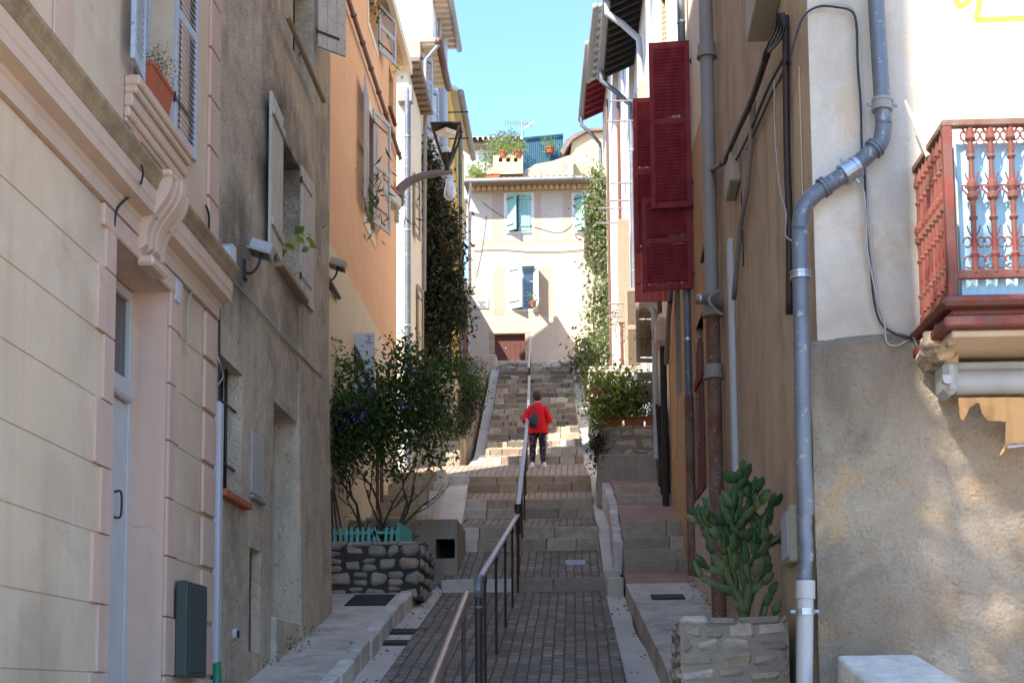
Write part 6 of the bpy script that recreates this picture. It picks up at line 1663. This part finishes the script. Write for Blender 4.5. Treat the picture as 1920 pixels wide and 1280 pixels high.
mb = MB(); rr = random.Random(8)
for x in (-3.5, -3.2, -3.65): mb.tube(spline([(x + rr.uniform(-.2, .2) * (k > 0), 35.3, 6.3 + k * 1.1) for k in range(6)], 4), .035, 6)
make('stems', mb, M['bark'], iv, smooth=True)
# shrubs on the left terraces
o = make('terrace_shrub', leafcloud([pxb(868, 705, 37.5, 66, 70, .6, 2), pxb(880, 735, 37.2, 44, 60, .5, 1)], 3200, .11, 31, .6, .35), M['leaf']); tag(o, 'feathery green shrub spilling over the left terrace below the pinkish parapet', 'shrub', 'shrubs on the left terraces')
o = make('terrace_shrub', leafcloud([pxb(872, 755, 35.5, 34, 60, .4, 1), pxb(850, 800, 33.4, 50, 34, .4, .6)], 1800, .10, 32, .5, .5), M['leafdark']); tag(o, 'dark creeping shrub beside the stone terrace wall, right of the big flowering shrub', 'shrub', 'shrubs on the left terraces')
mb = MB(); rubble(mb, Wall((-4.6, 34.2), (-2.95, 34.2), (0, -1)), 0, 1.65, 6.2, 8.1, 8, wr=(1.0, 2.4)); mb.box((-4.6, 34.22, 5.5), (-2.97, 37.0, 8.08))
tag(make('terrace_retaining_wall', mb, M['rubble_b']), 'ochre rubble retaining wall half hidden by the shrubs left of the upper steps', 'wall')
# climber on the right
cl = thing('climbing_plant', 'loose pale-leaved climber covering the right end of the pale pink house', 'climber', (.6, 41, 9))
bl = [pxb(1128, 360, 41, 40, 70, .4, 1.2), pxb(1128, 420, 41, 44, 80, .4, 1.5), pxb(1130, 480, 41, 40, 70, .35, 1.1), pxb(1126, 545, 40.8, 40, 60, .4, 1), pxb(1132, 600, 40.5, 56, 70, .5, 1.5), pxb(1120, 650, 40, 70, 70, .5, 1.8), pxb(1110, 385, 41, 30, 30, .3, .3), pxb(1148, 450, 41, 20, 150, .3, .8), pxb(1118, 335, 41, 24, 30, .25, .3)]
make('foliage', leafcloud(bl, 5200, .16, 41, .5, .5), M['leafpale'], cl)
mb = MB(); rr = random.Random(18)
for x in (.75, .95): mb.tube(spline([(x + rr.uniform(-.15, .15), 41.2, 8.6 + k * 1.0) for k in range(6)], 4), .03, 6)
make('stems', mb, M['bark'], cl, smooth=True)
o = make('round_shrub', leafcloud([pxb(1096, 682, 43, 44, 46, .5, 1), pxb(1110, 650, 43, 40, 40, .4, .6)], 2600, .10, 43, .2, .5), M['leafdark']); tag(o, 'dark round shrub beside the top of the steps on the right', 'shrub')
# little trees of the terrace above the end house
o = make('terrace_climber', leafcloud([pxb(940, 275, 50.8, 50, 50, .4, 1.3), pxb(925, 300, 50.6, 44, 30, .4, 1), pxb(955, 262, 51.2, 50, 24, .4, .6)], 2600, .10, 51, .2, .5), M['leafpale']); tag(o, 'airy light green climber on the terrace above the vents', 'plant')
o = make('terrace_bush', leafcloud([pxb(890, 327, 49.6, 34, 34, .5, 1)], 1500, .09, 52, .6, .35), M['leaflight']); tag(o, 'yellow-green bush overhanging the left end of the roof', 'bush')
def pot(x, y, z, r_, h_, label, plant, cat='flower pot', seed=1, ls=.06, n=260, grp='potted plants', fl=None, pr=1.2, trough=None):
    t = thing('potted_plant' if not trough else 'flower_box', label, cat, (x, y, z), grp)
    mb = MB()
    if trough: mb.add([V((x + a * trough * k_, y + b * r_ * k_, z + c_)) for (c_, k_) in ((0, .9), (h_, 1.0)) for (a, b) in ((-1, -1), (1, -1), (1, 1), (-1, 1))], [(0,3,2,1),(4,5,6,7),(0,1,5,4),(1,2,6,5),(2,3,7,6),(3,0,4,7)]); mb.cbox((x - trough - .015, y - r_ - .015, z + h_ - .035), (x + trough + .015, y + r_ + .015, z + h_), .008)
    else: mb.lathe([(r_ * .7, 0), (r_ * .98, h_ * .8), (r_ * 1.1, h_ * .8), (r_ * 1.12, h_), (r_ * .95, h_), (r_ * .9, h_ * .9)], (x, y, z), 14)
    make('pot' if not trough else 'box', mb, M['terracotta'], t, auto=True)
    R_ = (trough or r_) * pr
    make('foliage', leafcloud([((x, y, z + h_ + R_ * (.7 if not trough else .35)), (R_, R_ * .8 if not trough else r_ * 1.6, R_ * (1.0 if not trough else .5)), 1)], n, ls, seed, .3, .45), M[plant], t)
    if fl: make('flowers', leafcloud([((x, y - .05, z + h_ + R_ * .5), (R_, r_, R_ * .5), 1)], 60, ls * .9, seed + 3, 0, .9), M[fl], t)
    return t
for i, (px, py, Y, r_, lab) in enumerate(((943, 291, 50.1, .16, 'wide clay pot with trailing plant on the left of the vent chimney'), (972, 291, 50.1, .16, 'wide clay pot on the right of the vent chimney'), (1031, 283, 51.7, .17, 'hanging clay pot of yellow-green plant in front of the blue-green screen'))):
    c = at(px, py, Y); pot(c.x, c.y, c.z - .1, r_, .22, lab, 'leaflight', seed=60 + i, n=240, ls=.09)
c = at(915, 333, 49.9); pot(c.x, 49.9, c.z - .1, .12, .2, 'long clay flower box on the wall left of the vent chimney', 'leaflight', 'flower box', 65, .07, 300, 'clay flower boxes', trough=.45, pr=.9)
c = at(999, 572, 47.9); pot(c.x, 47.85, c.z - .1, .1, .22, 'small red pot with a thin plant on the lower window sill of the end house', 'leafpale', seed=66, n=120, ls=.07, pr=1.8)
# flower boxes on the right planter
mbx = (( .80, 'short clay flower box at the left end of the ochre rubble planter', .19, 71), (1.22, 'long clay flower box in the middle of the ochre rubble planter', .20, 72), (1.55, 'sunlit clay flower box against the right wall', .11, 73))
for x, lab, tr_, sd_ in mbx: pot(x, 27.2, 5.25, .11, .2, lab, 'leaflight', 'flower box', sd_, .07, 260, 'clay flower boxes', trough=tr_, pr=1.0)
def plant(name, label, blobs, n, ls, mat, seed, fl=None, stems=None, cat='plant', shape=.5, droop=.4):
    t = thing(name, label, cat, tuple(blobs[0][0] - V((0, 0, blobs[0][1][2]))))
    make('foliage', leafcloud(blobs, n, ls, seed, droop, shape), M[mat], t)
    if fl: make('flowers', leafcloud(fl[0], fl[1], ls * .8, seed + 1, 0, .9), M['pinkfl'], t)
    if stems:
        mb = MB(); rr = random.Random(seed)
        for s_ in stems: branch(mb, s_[0], (rr.gauss(0, .2), rr.gauss(0, .2), 1), s_[1], .012, 2, rr, .4)
        make('stems', mb, M['bark'], t)
    return t
plant('flowering_plant', 'sunlit bushy plant with broad yellow-green leaves in the middle clay box', [pxb(1165, 735, 27.3, 60, 66, .3, 2), pxb(1150, 760, 27.2, 50, 40, .25, 1.2)], 1500, .14, 'leaflight', 81, stems=[((1.0, 27.2, 5.4), .5), ((1.15, 27.2, 5.4), .5)])
plant('flowering_plant', 'light green plant with red flowers hanging at the left end of the ochre planter', [pxb(1122, 735, 27.5, 46, 70, .3, 1.2), pxb(1118, 710, 28.0, 36, 40, .3, .8), pxb(1130, 775, 27.1, 40, 36, .25, .8)], 1500, .10, 'leaflight', 82, fl=([pxb(1120, 742, 27.1, 24, 22, .15, 1)], 90), stems=[((.8, 27.3, 5.4), .5)])
plant('flowering_plant', 'taller dark-leaved plant behind the sunlit clay box near the white door', [pxb(1195, 735, 27.6, 40, 60, .25, 1), pxb(1190, 755, 27.3, 50, 36, .2, .8)], 800, .10, 'leaf', 83, stems=[((1.4, 27.4, 5.4), .6)])
plant('trailing_plant', 'dark green trailing plant hanging down the left side of the ochre planter', [pxb(1119, 845, 27.0, 22, 70, .2, 1), pxb(1121, 815, 27.1, 22, 50, .2, .7)], 1300, .06, 'leafdark', 84)
plant('hanging_basket', 'hanging pink flowers on the sunlit wall beside the climber', [pxb(1172, 600, 35, 40, 60, .3, 1), pxb(1178, 625, 34.6, 36, 40, .3, .7)], 500, .09, 'leafpale', 85, fl=([pxb(1170, 605, 34.6, 44, 60, .2, 1)], 200), cat='hanging plant')
c = at(1178, 592, 34.3); pot(c.x, c.y, c.z - .12, .16, .22, 'red clay pot hanging on the white wall among pink flowers', 'leafpale', seed=86, n=120)
plant('hanging_basket', 'dry brown grassy basket hanging from a bar right of the beige shutter', [pxb(1233, 628, 26.8, 30, 22, .15, 1)], 420, .12, 'leafbrown', 87, cat='hanging plant', shape=.15, droop=.6)
for i, (px, py, Y, lab) in enumerate(((1196, 222, 24.6, 'tiny dry plant on top of the orange-red shutter'),)):
    plant('dry_plant', lab, [pxb(px, py, Y, 14, 16, .1, 1)], 60, .06, 'leafbrown', 90)
# window boxes
t = thing('flower_box', 'red clay flower box with dry flowers on the sill of the cream and pink house', 'flower box', (-3.25, 10.6, 4.6), 'clay flower boxes')
mb = MB(); a0, a1 = sy(10.12), sy(10.62)
mb.add([WL1.pt(a, z, o) for (z, k_) in ((4.61, .0), (4.86, .025)) for (a, o) in ((a0 - k_, -.08 - k_), (a1 + k_, -.08 - k_), (a1 + k_, .08 + k_), (a0 - k_, .08 + k_))], [(0,3,2,1),(4,5,6,7),(0,1,5,4),(1,2,6,5),(2,3,7,6),(3,0,4,7)]); WL1.cbox(mb, a0 - .035, a1 + .035, 4.83, 4.87, -.115, .115, .008)
make('box', mb, M['terracotta'], t)
make('dry_flowers', leafcloud([(WL1.pt((a0 + a1) / 2, 4.97, .0), (.10, .30, .12), 1)], 420, .035, 91, -.5, .25), M['leafbrown'], t)
plant('spider_plant', 'long-leaved green plant hanging from the orange house window', [pxb(688, 345, 23.9, 12, 26, .08, 1), pxb(692, 385, 23.9, 12, 50, .08, .8)], 150, .26, 'leaf', 92, shape=.07, droop=1.2)
plant('vine_leaves', 'bright green leaves at the sooty window of the grey house', [pxb(528, 448, 15.6, 26, 44, .06, 1)], 26, .14, 'leaflight', 93, shape=.9)
plant('window_plant', 'thin plant at the attic window of the orange house', [pxb(693, 10, 24.6, 12, 30, .1, 1)], 40, .12, 'leaf', 94)
plant('window_plant', 'tiny plant on the little square window near the orange house corner', [pxb(733, 125, 27.4, 8, 14, .1, 1)], 40, .08, 'leaflight', 95)
# white trough with red rim below the grey shutter
t = thing('window_trough', 'white trough with a red rim fixed beside the lamp bracket', 'trough', tuple(at(735, 345, 27.2)))
wt0 = at(714, 350, 26.3); wt1 = at(752, 362, 27.4)
Wt = Wall((wt0.x + .0, 26.3), (wt0.x + .25, 27.6), (1, 0)); mb = MB(); Wt.cbox(mb, 0, Wt.L, wt0.z - .02, wt0.z + .24, -.3, 0, .03); make('trough', mb, M['whiteplastic'], t)
mb = MB(); Wt.cbox(mb, -.01, Wt.L + .01, wt0.z + .24, wt0.z + .28, -.31, .01, .01); make('rim', mb, M['brightred'], t)

# ---- cactus
ct = thing('cactus', 'tall branching prickly pear cactus in the low stone planter', 'cactus', (1.33, 11.35, .5))
tk = MB(); pd = MB(); rr = random.Random(12)
def pad(p, d, L, w_, t_, mb=None):
    d = V(d).normalized(); n_ = V((rr.gauss(0, .9), -1, rr.gauss(0, .4))); n_ = (n_ - d * n_.dot(d)).normalized(); s_ = d.cross(n_)
    mb = pd if mb is None else mb; o = len(mb.v); NR, NS = 8, 10
    for i in range(NR + 1):
        u = i / NR; r_ = (math.sin(math.pi * (u ** .8)) ** .5 * (1 + .12 * math.sin(u * 17 + p[0] * 40)) if 0 < u < 1 else 0) ; r_ = max(r_, .22 if i == 0 else .04)
        c_ = V(p) + d * L * u + n_ * .02 * math.sin(u * 3)
        for k in range(NS):
            a = 2 * math.pi * k / NS; mb.v.append(c_ + s_ * math.cos(a) * w_ * r_ + n_ * math.sin(a) * t_ * r_)
    for i in range(NR):
        for k in range(NS):
            mb.f.append([o + i*NS + k, o + i*NS + (k+1) % NS, o + (i+1)*NS + (k+1) % NS, o + (i+1)*NS + k]); mb.m.append(0)
    mb.f.append([o + k for k in range(NS)]); mb.m.append(0); mb.f.append([o + NR*NS + k for k in range(NS)]); mb.m.append(0)
    return V(p) + d * L * .94
Bc = V((1.37, 11.35, .5))
base = Bc
t1 = [Bc, Bc + V((.0, 0, .16)), Bc + V((-.05, 0, .30)), Bc + V((-.12, .02, .46)), Bc + V((-.14, 0, .62))]
t2 = [Bc + V((.0, 0, .14)), Bc + V((.04, .0, .30)), Bc + V((.03, .02, .5)), Bc + V((-.02, .0, .72)), Bc + V((.0, 0, .86))]
t3 = [Bc + V((.02, 0, .2)), Bc + V((.12, .04, .42)), Bc + V((.16, .05, .66))]
for t_, r0 in ((t1, .05), (t2, .048), (t3, .036)):
    P_ = spline(t_, 4); tk.tube(P_, [r0 * (1 - .35 * i / len(P_)) * (1 + .12 * math.sin(i * 1.7)) for i in range(len(P_))], 10)
make('trunk', tk, M['cactuswood'], ct, smooth=True)
def grow(p, d, L, w_, depth):
    e = pad(p, d, L, w_, .011)
    if depth:
        for k in range(rr.choice((1, 2, 2, 3))):
            nd = (V(d) + V((rr.gauss(0, .38), rr.gauss(0, .3), rr.gauss(.35, .35)))).normalized(); grow(V(p).lerp(e, rr.uniform(.7, 1)), nd, L * rr.uniform(.72, .98), w_ * rr.uniform(.8, 1.0), depth - 1)
for p, d, L, w_, dp in ((t1[3], (-.6, -.1, .8), .22, .045, 3), (t1[4], (-.3, 0, 1), .2, .045, 3), (t1[2], (-.8, -.1, .35), .2, .04, 2), (t2[2], (.5, -.1, .9), .22, .045, 2), (t2[3], (.1, -.1, 1), .2, .042, 2), (t2[4], (.5, 0, 1), .18, .042, 2),
                     (t3[1], (.5, 0, .5), .2, .042, 2), (t3[2], (.2, 0, 1), .2, .042, 2), (t1[4], (.3, -.2, 1), .22, .045, 2), (t2[3], (-.6, -.2, .8), .2, .042, 2), (t2[1], (-.3, -.1, .9), .24, .045, 1), (t2[1], (.7, -.1, .5), .18, .04, 1), (t1[1], (-.5, 0, .6), .12, .035, 0), (t3[2], (.9, 0, .4), .2, .04, 1), (t1[3], (-.9, 0, .3), .22, .04, 1), (t2[4], (-.2, -.2, 1), .2, .045, 3), (t2[2], (-.4, -.3, 1), .2, .045, 2), (t1[4], (.1, -.3, 1), .2, .045, 3), (t2[4], (.3, -.3, .7), .18, .045, 2), (t1[3], (.4, -.3, .8), .2, .045, 2), (t3[1], (.1, -.3, 1), .2, .045, 2), (t2[3], (.6, -.2, .6), .2, .045, 2), (t3[2], (-.2, -.2, 1), .2, .04, 2), (t1[2], (-.2, -.4, .9), .24, .045, 2), (t2[2], (-.1, -.4, 1), .24, .045, 2)):
    grow(p, d, L * rr.uniform(.85, 1.2), w_ * rr.uniform(.75, 1.15), dp)
make('pads', pd, M['cactus'], ct, smooth=True)
mb = MB()
for (a, b) in (((.10, 0, 0), (.16, 0, .22)), ((.14, .0, 0), (.22, 0, .3)), ((-.1, 0, 0), (-.14, 0, .12))): mb.tube([Bc + V(a), Bc + V(b)], .012, 6)
for q in ((.17, 0, .2), (.22, 0, .28), (.24, 0, .12)): pad(Bc + V(q), (.4, 0, .8), .14, .038, .014, mb)
make('young_shoots', mb, M['cactus'], ct, smooth=True)

# ================================================================ PERSON
pr = thing('person', 'person from behind climbing the steps in red jacket and flowered dark trousers, hand on rail', 'person', (-.83, 30.9, Hp(30.9)))
def skin(name, joints, edges, mat, parent, sub=2, root=0):
    me = bpy.data.meshes.new(name); org = ORG[parent.name]
    me.from_pydata([tuple(V(j[0]) - org) for j in joints], edges, [])
    o = bpy.data.objects.new(name, me); COL.objects.link(o); o.parent = parent; me.materials.append(mat)
    s_ = o.modifiers.new('skin', 'SKIN'); sv = me.skin_vertices[0].data
    for i, j in enumerate(joints):
        r_ = j[1]; sv[i].radius = r_ if isinstance(r_, tuple) else (r_, r_); sv[i].use_root = (i == root)
    s_.use_smooth_shade = True
    m2 = o.modifiers.new('sub', 'SUBSURF'); m2.levels = m2.render_levels = sub
    ORG[o.name] = org
    return o
X0, Yp0, Zg = -.80, 30.95, Hp(30.9)
def J(x, y, z): return V((X0 + x, Yp0 + y, Zg + z))
SK = NT('skin', .55, .35); SK.col((.50, .27, .18)); M['skin'] = SK.m
hx, hy, hz = XRl - .085 - X0, -.42, 0      # hand on the rail
Zh = 6.04 + (30.53 - 30.5) * .34 + .03 - Zg
joints = [(J(0, 0, .86), (.125, .10)), (J(0, 0, 1.05), (.115, .09)), (J(0, .02, 1.26), (.13, .09)), (J(0, .03, 1.37), (.06, .055)), (J(-.005, .05, 1.44), (.045, .045)),
          (J(-.01, .06, 1.52), (.075, .085)), (J(-.01, .06, 1.60), (.07, .08)),
          (J(-.17, .02, 1.32), .05), (J(-.25, -.02, 1.08), .038), (J(-.215, -.25, .98), .028), (J(-.205, -.33, .955), (.03, .02)),
          (J(.17, .02, 1.32), .05), (J(.235, .0, 1.08), .038), (J(.22, .14, .90), .028), (J(.215, .18, .85), (.02, .03)),
          (J(-.085, 0, .80), .085), (J(-.105, .04, .47), .055), (J(-.11, -.02, .10), .034), (J(-.115, .06, .035), (.035, .028)),
          (J(.085, 0, .80), .085), (J(.115, .05, .48), .055), (J(.13, .06, .12), .034), (J(.15, .13, .05), (.035, .028))]
ed = [(0,1),(1,2),(2,3),(3,4),(4,5),(5,6),(2,7),(7,8),(8,9),(9,10),(2,11),(11,12),(12,13),(13,14),(0,15),(15,16),(16,17),(17,18),(0,19),(19,20),(20,21),(21,22)]
skin('body', joints, ed, M['skin'], pr)
# fingers
for (hb, dr_, sgn) in ((J(-.205, -.33, .955), V((0, -.8, -.3)), 1), (J(.215, .18, .85), V((0, .25, -1)), -1)):
    js_ = [(hb, .016)]; es = []
    for k in range(5):
        off = V(((k - 2) * .014, 0, 0)) if k < 4 else V((.03 * sgn, .02, 0))
        L = (.055, .065, .062, .05, .04)[k]
        a = len(js_); js_ += [(hb + off + dr_.normalized() * .03, .009), (hb + off + dr_.normalized() * (.03 + L * .5), .0085), (hb + off + dr_.normalized() * (.03 + L * .8) + V((0, 0, -.025)), .0075)]
        es += [(0, a), (a, a + 1), (a + 1, a + 2)]
    skin('hand', js_, es, M['skin'], pr, 1)
def loft(rings, n=20, mb=None, closed=True):
    """rings: (centre, rx, ry[, phase wobble])"""
    mb = mb or MB(); o = len(mb.v)
    for (c, rx, ry) in rings:
        for k in range(n):
            a = 2 * math.pi * k / n; p = V(c) + V((math.cos(a) * rx, math.sin(a) * ry, 0)); w_ = 1 + .035 * math.sin(a * 5 + c[2] * 9)
            mb.v.append(V(c) + (p - V(c)) * w_)
    for i in range(len(rings) - 1):
        for k in range(n): mb.f.append([o + i*n + k, o + i*n + (k+1) % n, o + (i+1)*n + (k+1) % n, o + (i+1)*n + k]); mb.m.append(0)
    if closed: mb.f.append([o + (len(rings)-1)*n + k for k in range(n)]); mb.m.append(0)
    return mb
RJ = paint('red_jacket', (.62, .012, .02), (.45, .008, .015), .4, .8, 6, spec=.15); M['jacket'] = RJ
mb = loft([(J(0.01, 0, .73), .215, .15), (J(0.01, -.005, .80), .21, .15), (J(0, 0, .95), .195, .14), (J(0, .01, 1.1), .185, .13), (J(0, .02, 1.22), .19, .125), (J(0, .02, 1.31), .185, .11), (J(0, .03, 1.365), .13, .085), (J(0, .04, 1.40), .075, .065), (J(0, .04, 1.415), .055, .055)])
def fold(m_):
    for i, v in enumerate(m_.v): m_.v[i] = v + V((noise.noise(V((v.x * 16, v.y * 16, v.z * 5))), noise.noise(V((v.x * 16, v.y * 16, v.z * 5 + 9))), 0)) * .022
    return m_
def sleeve(a, b, c, r0, r1, r2):
    rings = []
    P_ = spline([a, b, c], 5)
    m_ = MB(); m_.tube(P_, [r0 + (r1 - r0) * min(1, i / (len(P_) * .5)) if i < len(P_) * .5 else r1 + (r2 - r1) * (i / len(P_) - .5) * 2 for i in range(len(P_))], 14); return m_
for s_ in (sleeve(J(-.13, .02, 1.32), J(-.235, -.01, 1.12), J(-.245, -.12, .99), .07, .075, .085), sleeve(J(.13, .02, 1.32), J(.225, .01, 1.1), J(.235, .05, .98), .07, .075, .085)):
    mb.add(s_.v, s_.f)
make('jacket', fold(mb), M['jacket'], pr, smooth=True)
TP = NT('flowered_trousers', .8, .2)
vo = TP.n('ShaderNodeTexVoronoi'); vo.inputs['Scale'].default_value = 17; TP.l(TP.coord(), vo.inputs['Vector'])
TP.col(TP.mix(TP.ramp(vo.outputs['Distance'], [(.30, 1.), (.42, 0.)]), (.012, .016, .03), TP.ramp(TP.noise(7, 2), [(.35, (.35, .03, .03)), (.5, (.30, .12, .08)), (.62, (.06, .08, .16)), (.75, (.2, .18, .2))])))
M['trousers'] = TP.m
mb = MB()
for sx, ky, ay in ((-1, .04, -.02), (1, .05, .06)):
    loft([(J(sx * .115 , ay, .10), .05, .055), (J(sx * .112, (ky + ay) / 2, .28), .062, .068), (J(sx * .108, ky, .48), .07, .075), (J(sx * .095, .015, .68), .088, .092), (J(sx * .08, 0, .84), .098, .115)], 14, mb)
make('trousers', fold(mb), M['trousers'], pr, smooth=True)
for sx, x, y, z in ((-1, -.115, .0, .0), (1, .14, .08, .015)):
    mb = loft([(J(x, y + .03, z), .05, .125), (J(x, y + .03, z + .025), .05, .125), (J(x, y + .01, z + .06), .044, .10), (J(x, y - .03, z + .10), .036, .055)], 14)
    make('shoe', mb, M['lightcream'], pr, smooth=True)
HM = paint('dark_brown_hair', (.035, .018, .012), (.07, .035, .022), .6, .7, 25); M['hair'] = HM
mb = MB(); c = J(-.005, .035, 1.565)
NRr, NSs = 12, 18
for i in range(NRr + 1):
    th = math.pi * i / NRr
    for k in range(NSs):
        a = 2 * math.pi * k / NSs; d = V((math.sin(th) * math.cos(a), math.sin(th) * math.sin(a), math.cos(th)))
        r_ = V((d.x * .108, d.y * .115, d.z * .115)) * (1 + .12 * noise.noise(d * 4.5) + .05 * noise.noise(d * 11))
        if d.y > .45 and d.z < .35: r_ *= .80
        mb.v.append(c + r_)
for i in range(NRr):
    for k in range(NSs): mb.f.append([i*NSs + k, i*NSs + (k+1) % NSs, (i+1)*NSs + (k+1) % NSs, (i+1)*NSs + k]); mb.m.append(0)
make('hair', mb, M['hair'], pr, smooth=True)
pr.scale = (1.05, 1.05, 1.05)
# face features (turned away from the camera)
mb = MB(); mb.lathe([(.005, 0), (.012, .01), (.006, .03)], J(-.02, .15, 1.50), 8); mb.tube([J(-.045, .145, 1.53), J(-.035, .148, 1.53)], .006, 6); mb.tube([J(.012, .145, 1.53), J(.022, .148, 1.53)], .006, 6); mb.tube([J(-.035, .14, 1.46), J(.01, .14, 1.46)], .005, 6)
for sx in (-1, 1): mb.cbox(J(-.01 + sx * .085 - .01, .05, 1.50), J(-.01 + sx * .085 + .01, .09, 1.555), .008)
make('face_features', mb, M['skin'], pr)
bgp = thing('shoulder_bag', 'black shoulder bag hanging behind the left arm of the person in red', 'bag', tuple(J(-.1, -.16, 1.0)))
Mx = Matrix.Translation(J(-.09, -.19, 1.03)) @ Matrix.Rotation(R(18), 4, 'Y')
mb = MB(); mb.lathe([(.04, -.16), (.115, -.13), (.125, -.03), (.10, .08), (.055, .15), (.02, .18)], (0, 0, 0), 16)
mb.v = [Mx @ V((v.x, v.y * .5, v.z)) for v in mb.v]; make('bag_body', mb, M['black'], bgp, smooth=True)
mb = MB(); mb.tube(spline([J(-.07, -.2, 1.18), J(-.10, -.155, 1.30), J(-.12, -.03, 1.405), J(-.11, .12, 1.32)], 5), .016, 6); make('strap', mb, M['black'], bgp, smooth=True)
# rolled paper in the hand on the rail
mb = MB(); mb.tube([J(-.26, -.34, .90), J(-.20, -.36, .99)], .016, 8); tag(make('rolled_paper', mb, M['whiteplastic']), 'small white folded paper in the left hand of the person in red', 'paper')

# ================================================================ unseen tree outside the frame, added to shade the lower corner wall
tt = thing('unseen_shade_tree', 'tall leafy tree out of view, placed to shade the lower corner wall', 'tree', (-4.9, -1.2, -1.6))
mb = MB(); mb.tube([(-4.9, -1.2, -1.6), (-4.85, -1.1, 3), (-4.8, -1.1, 7), (-4.6, -.9, 10)], [.28, .22, .17, .09], 12); rr = random.Random(5)
for k in range(5): branch(mb, (-4.8, -1.1, 7 + k * .6), (rr.gauss(.2, .6), rr.gauss(.1, .6), 1), 2.4, .08, 2, rr)
make('trunk', mb, M['bark'], tt, smooth=True)
make('crown', leafcloud([((-4.4, -.9, 10.6), (2.0, 1.3, 1.5), 2), ((-3.2, -.6, 9.6), (1.2, 1.0, 1.0), 1), ((-5.4, -1.4, 12.2), (1.3, 1.2, 1.2), .8), ((-4.55, -.55, 12.8), (1.1, .9, 1.7), 3)], 4300, .17, 77, .2, .8), M['leaf'], tt)

# fallen leaves along the gutters and weeds at the foot of the walls
r9 = random.Random(41); mb = MB()
for k in range(420):
    y = r9.uniform(12, 31); s_ = r9.random()
    x = XL(y) - .12 + r9.gauss(0, .22) if s_ < .6 else XR(y) + .1 + r9.gauss(0, .15)
    z = max(Hp(y) if XL(y) < x < XR(y) else Hs(y) - .06, Hs(y) - .07) + .012
    if x < -2.42 and y < 20.3: z = Hs(y) + .17
    a = r9.uniform(0, 6.28); l_ = r9.uniform(.015, .035); d = V((math.cos(a), math.sin(a), .3)) * l_; u = V((-math.sin(a), math.cos(a), .35)) * l_ * .6
    o = len(mb.v); p = V((x, y, z)); mb.v += [p - d, p + u, p + d, p - u]; mb.f.append([o, o + 1, o + 2, o + 3]); mb.m.append(0)
tag(make('fallen_leaves', mb, M['leafbrown']), 'dry brown leaves scattered along the gutters', 'leaves', kind='stuff')
bl = []
for k in range(46):
    y = r9.uniform(12.5, 31)
    if k % 2: x = -3.22 if y < 18.4 else -3.62; z = Hs(y) + .17 if y < 20 else interp([(20, 2.3), (28, 4.6), (31, 5.2)], y)
    else: x = 1.72; z = Hs(y) + .24 if y < 20.6 else interp(RS, min(y, 26.5)) + .02
    s_ = r9.uniform(.03, .09); bl.append(((x, y, z + s_ * .5), (s_, s_, s_ * .8), s_))
tag(make('weeds', leafcloud(bl, 1100, .05, 44, -.4, .25), M['leaf']), 'small green weeds at the foot of the walls', 'weeds', kind='stuff')
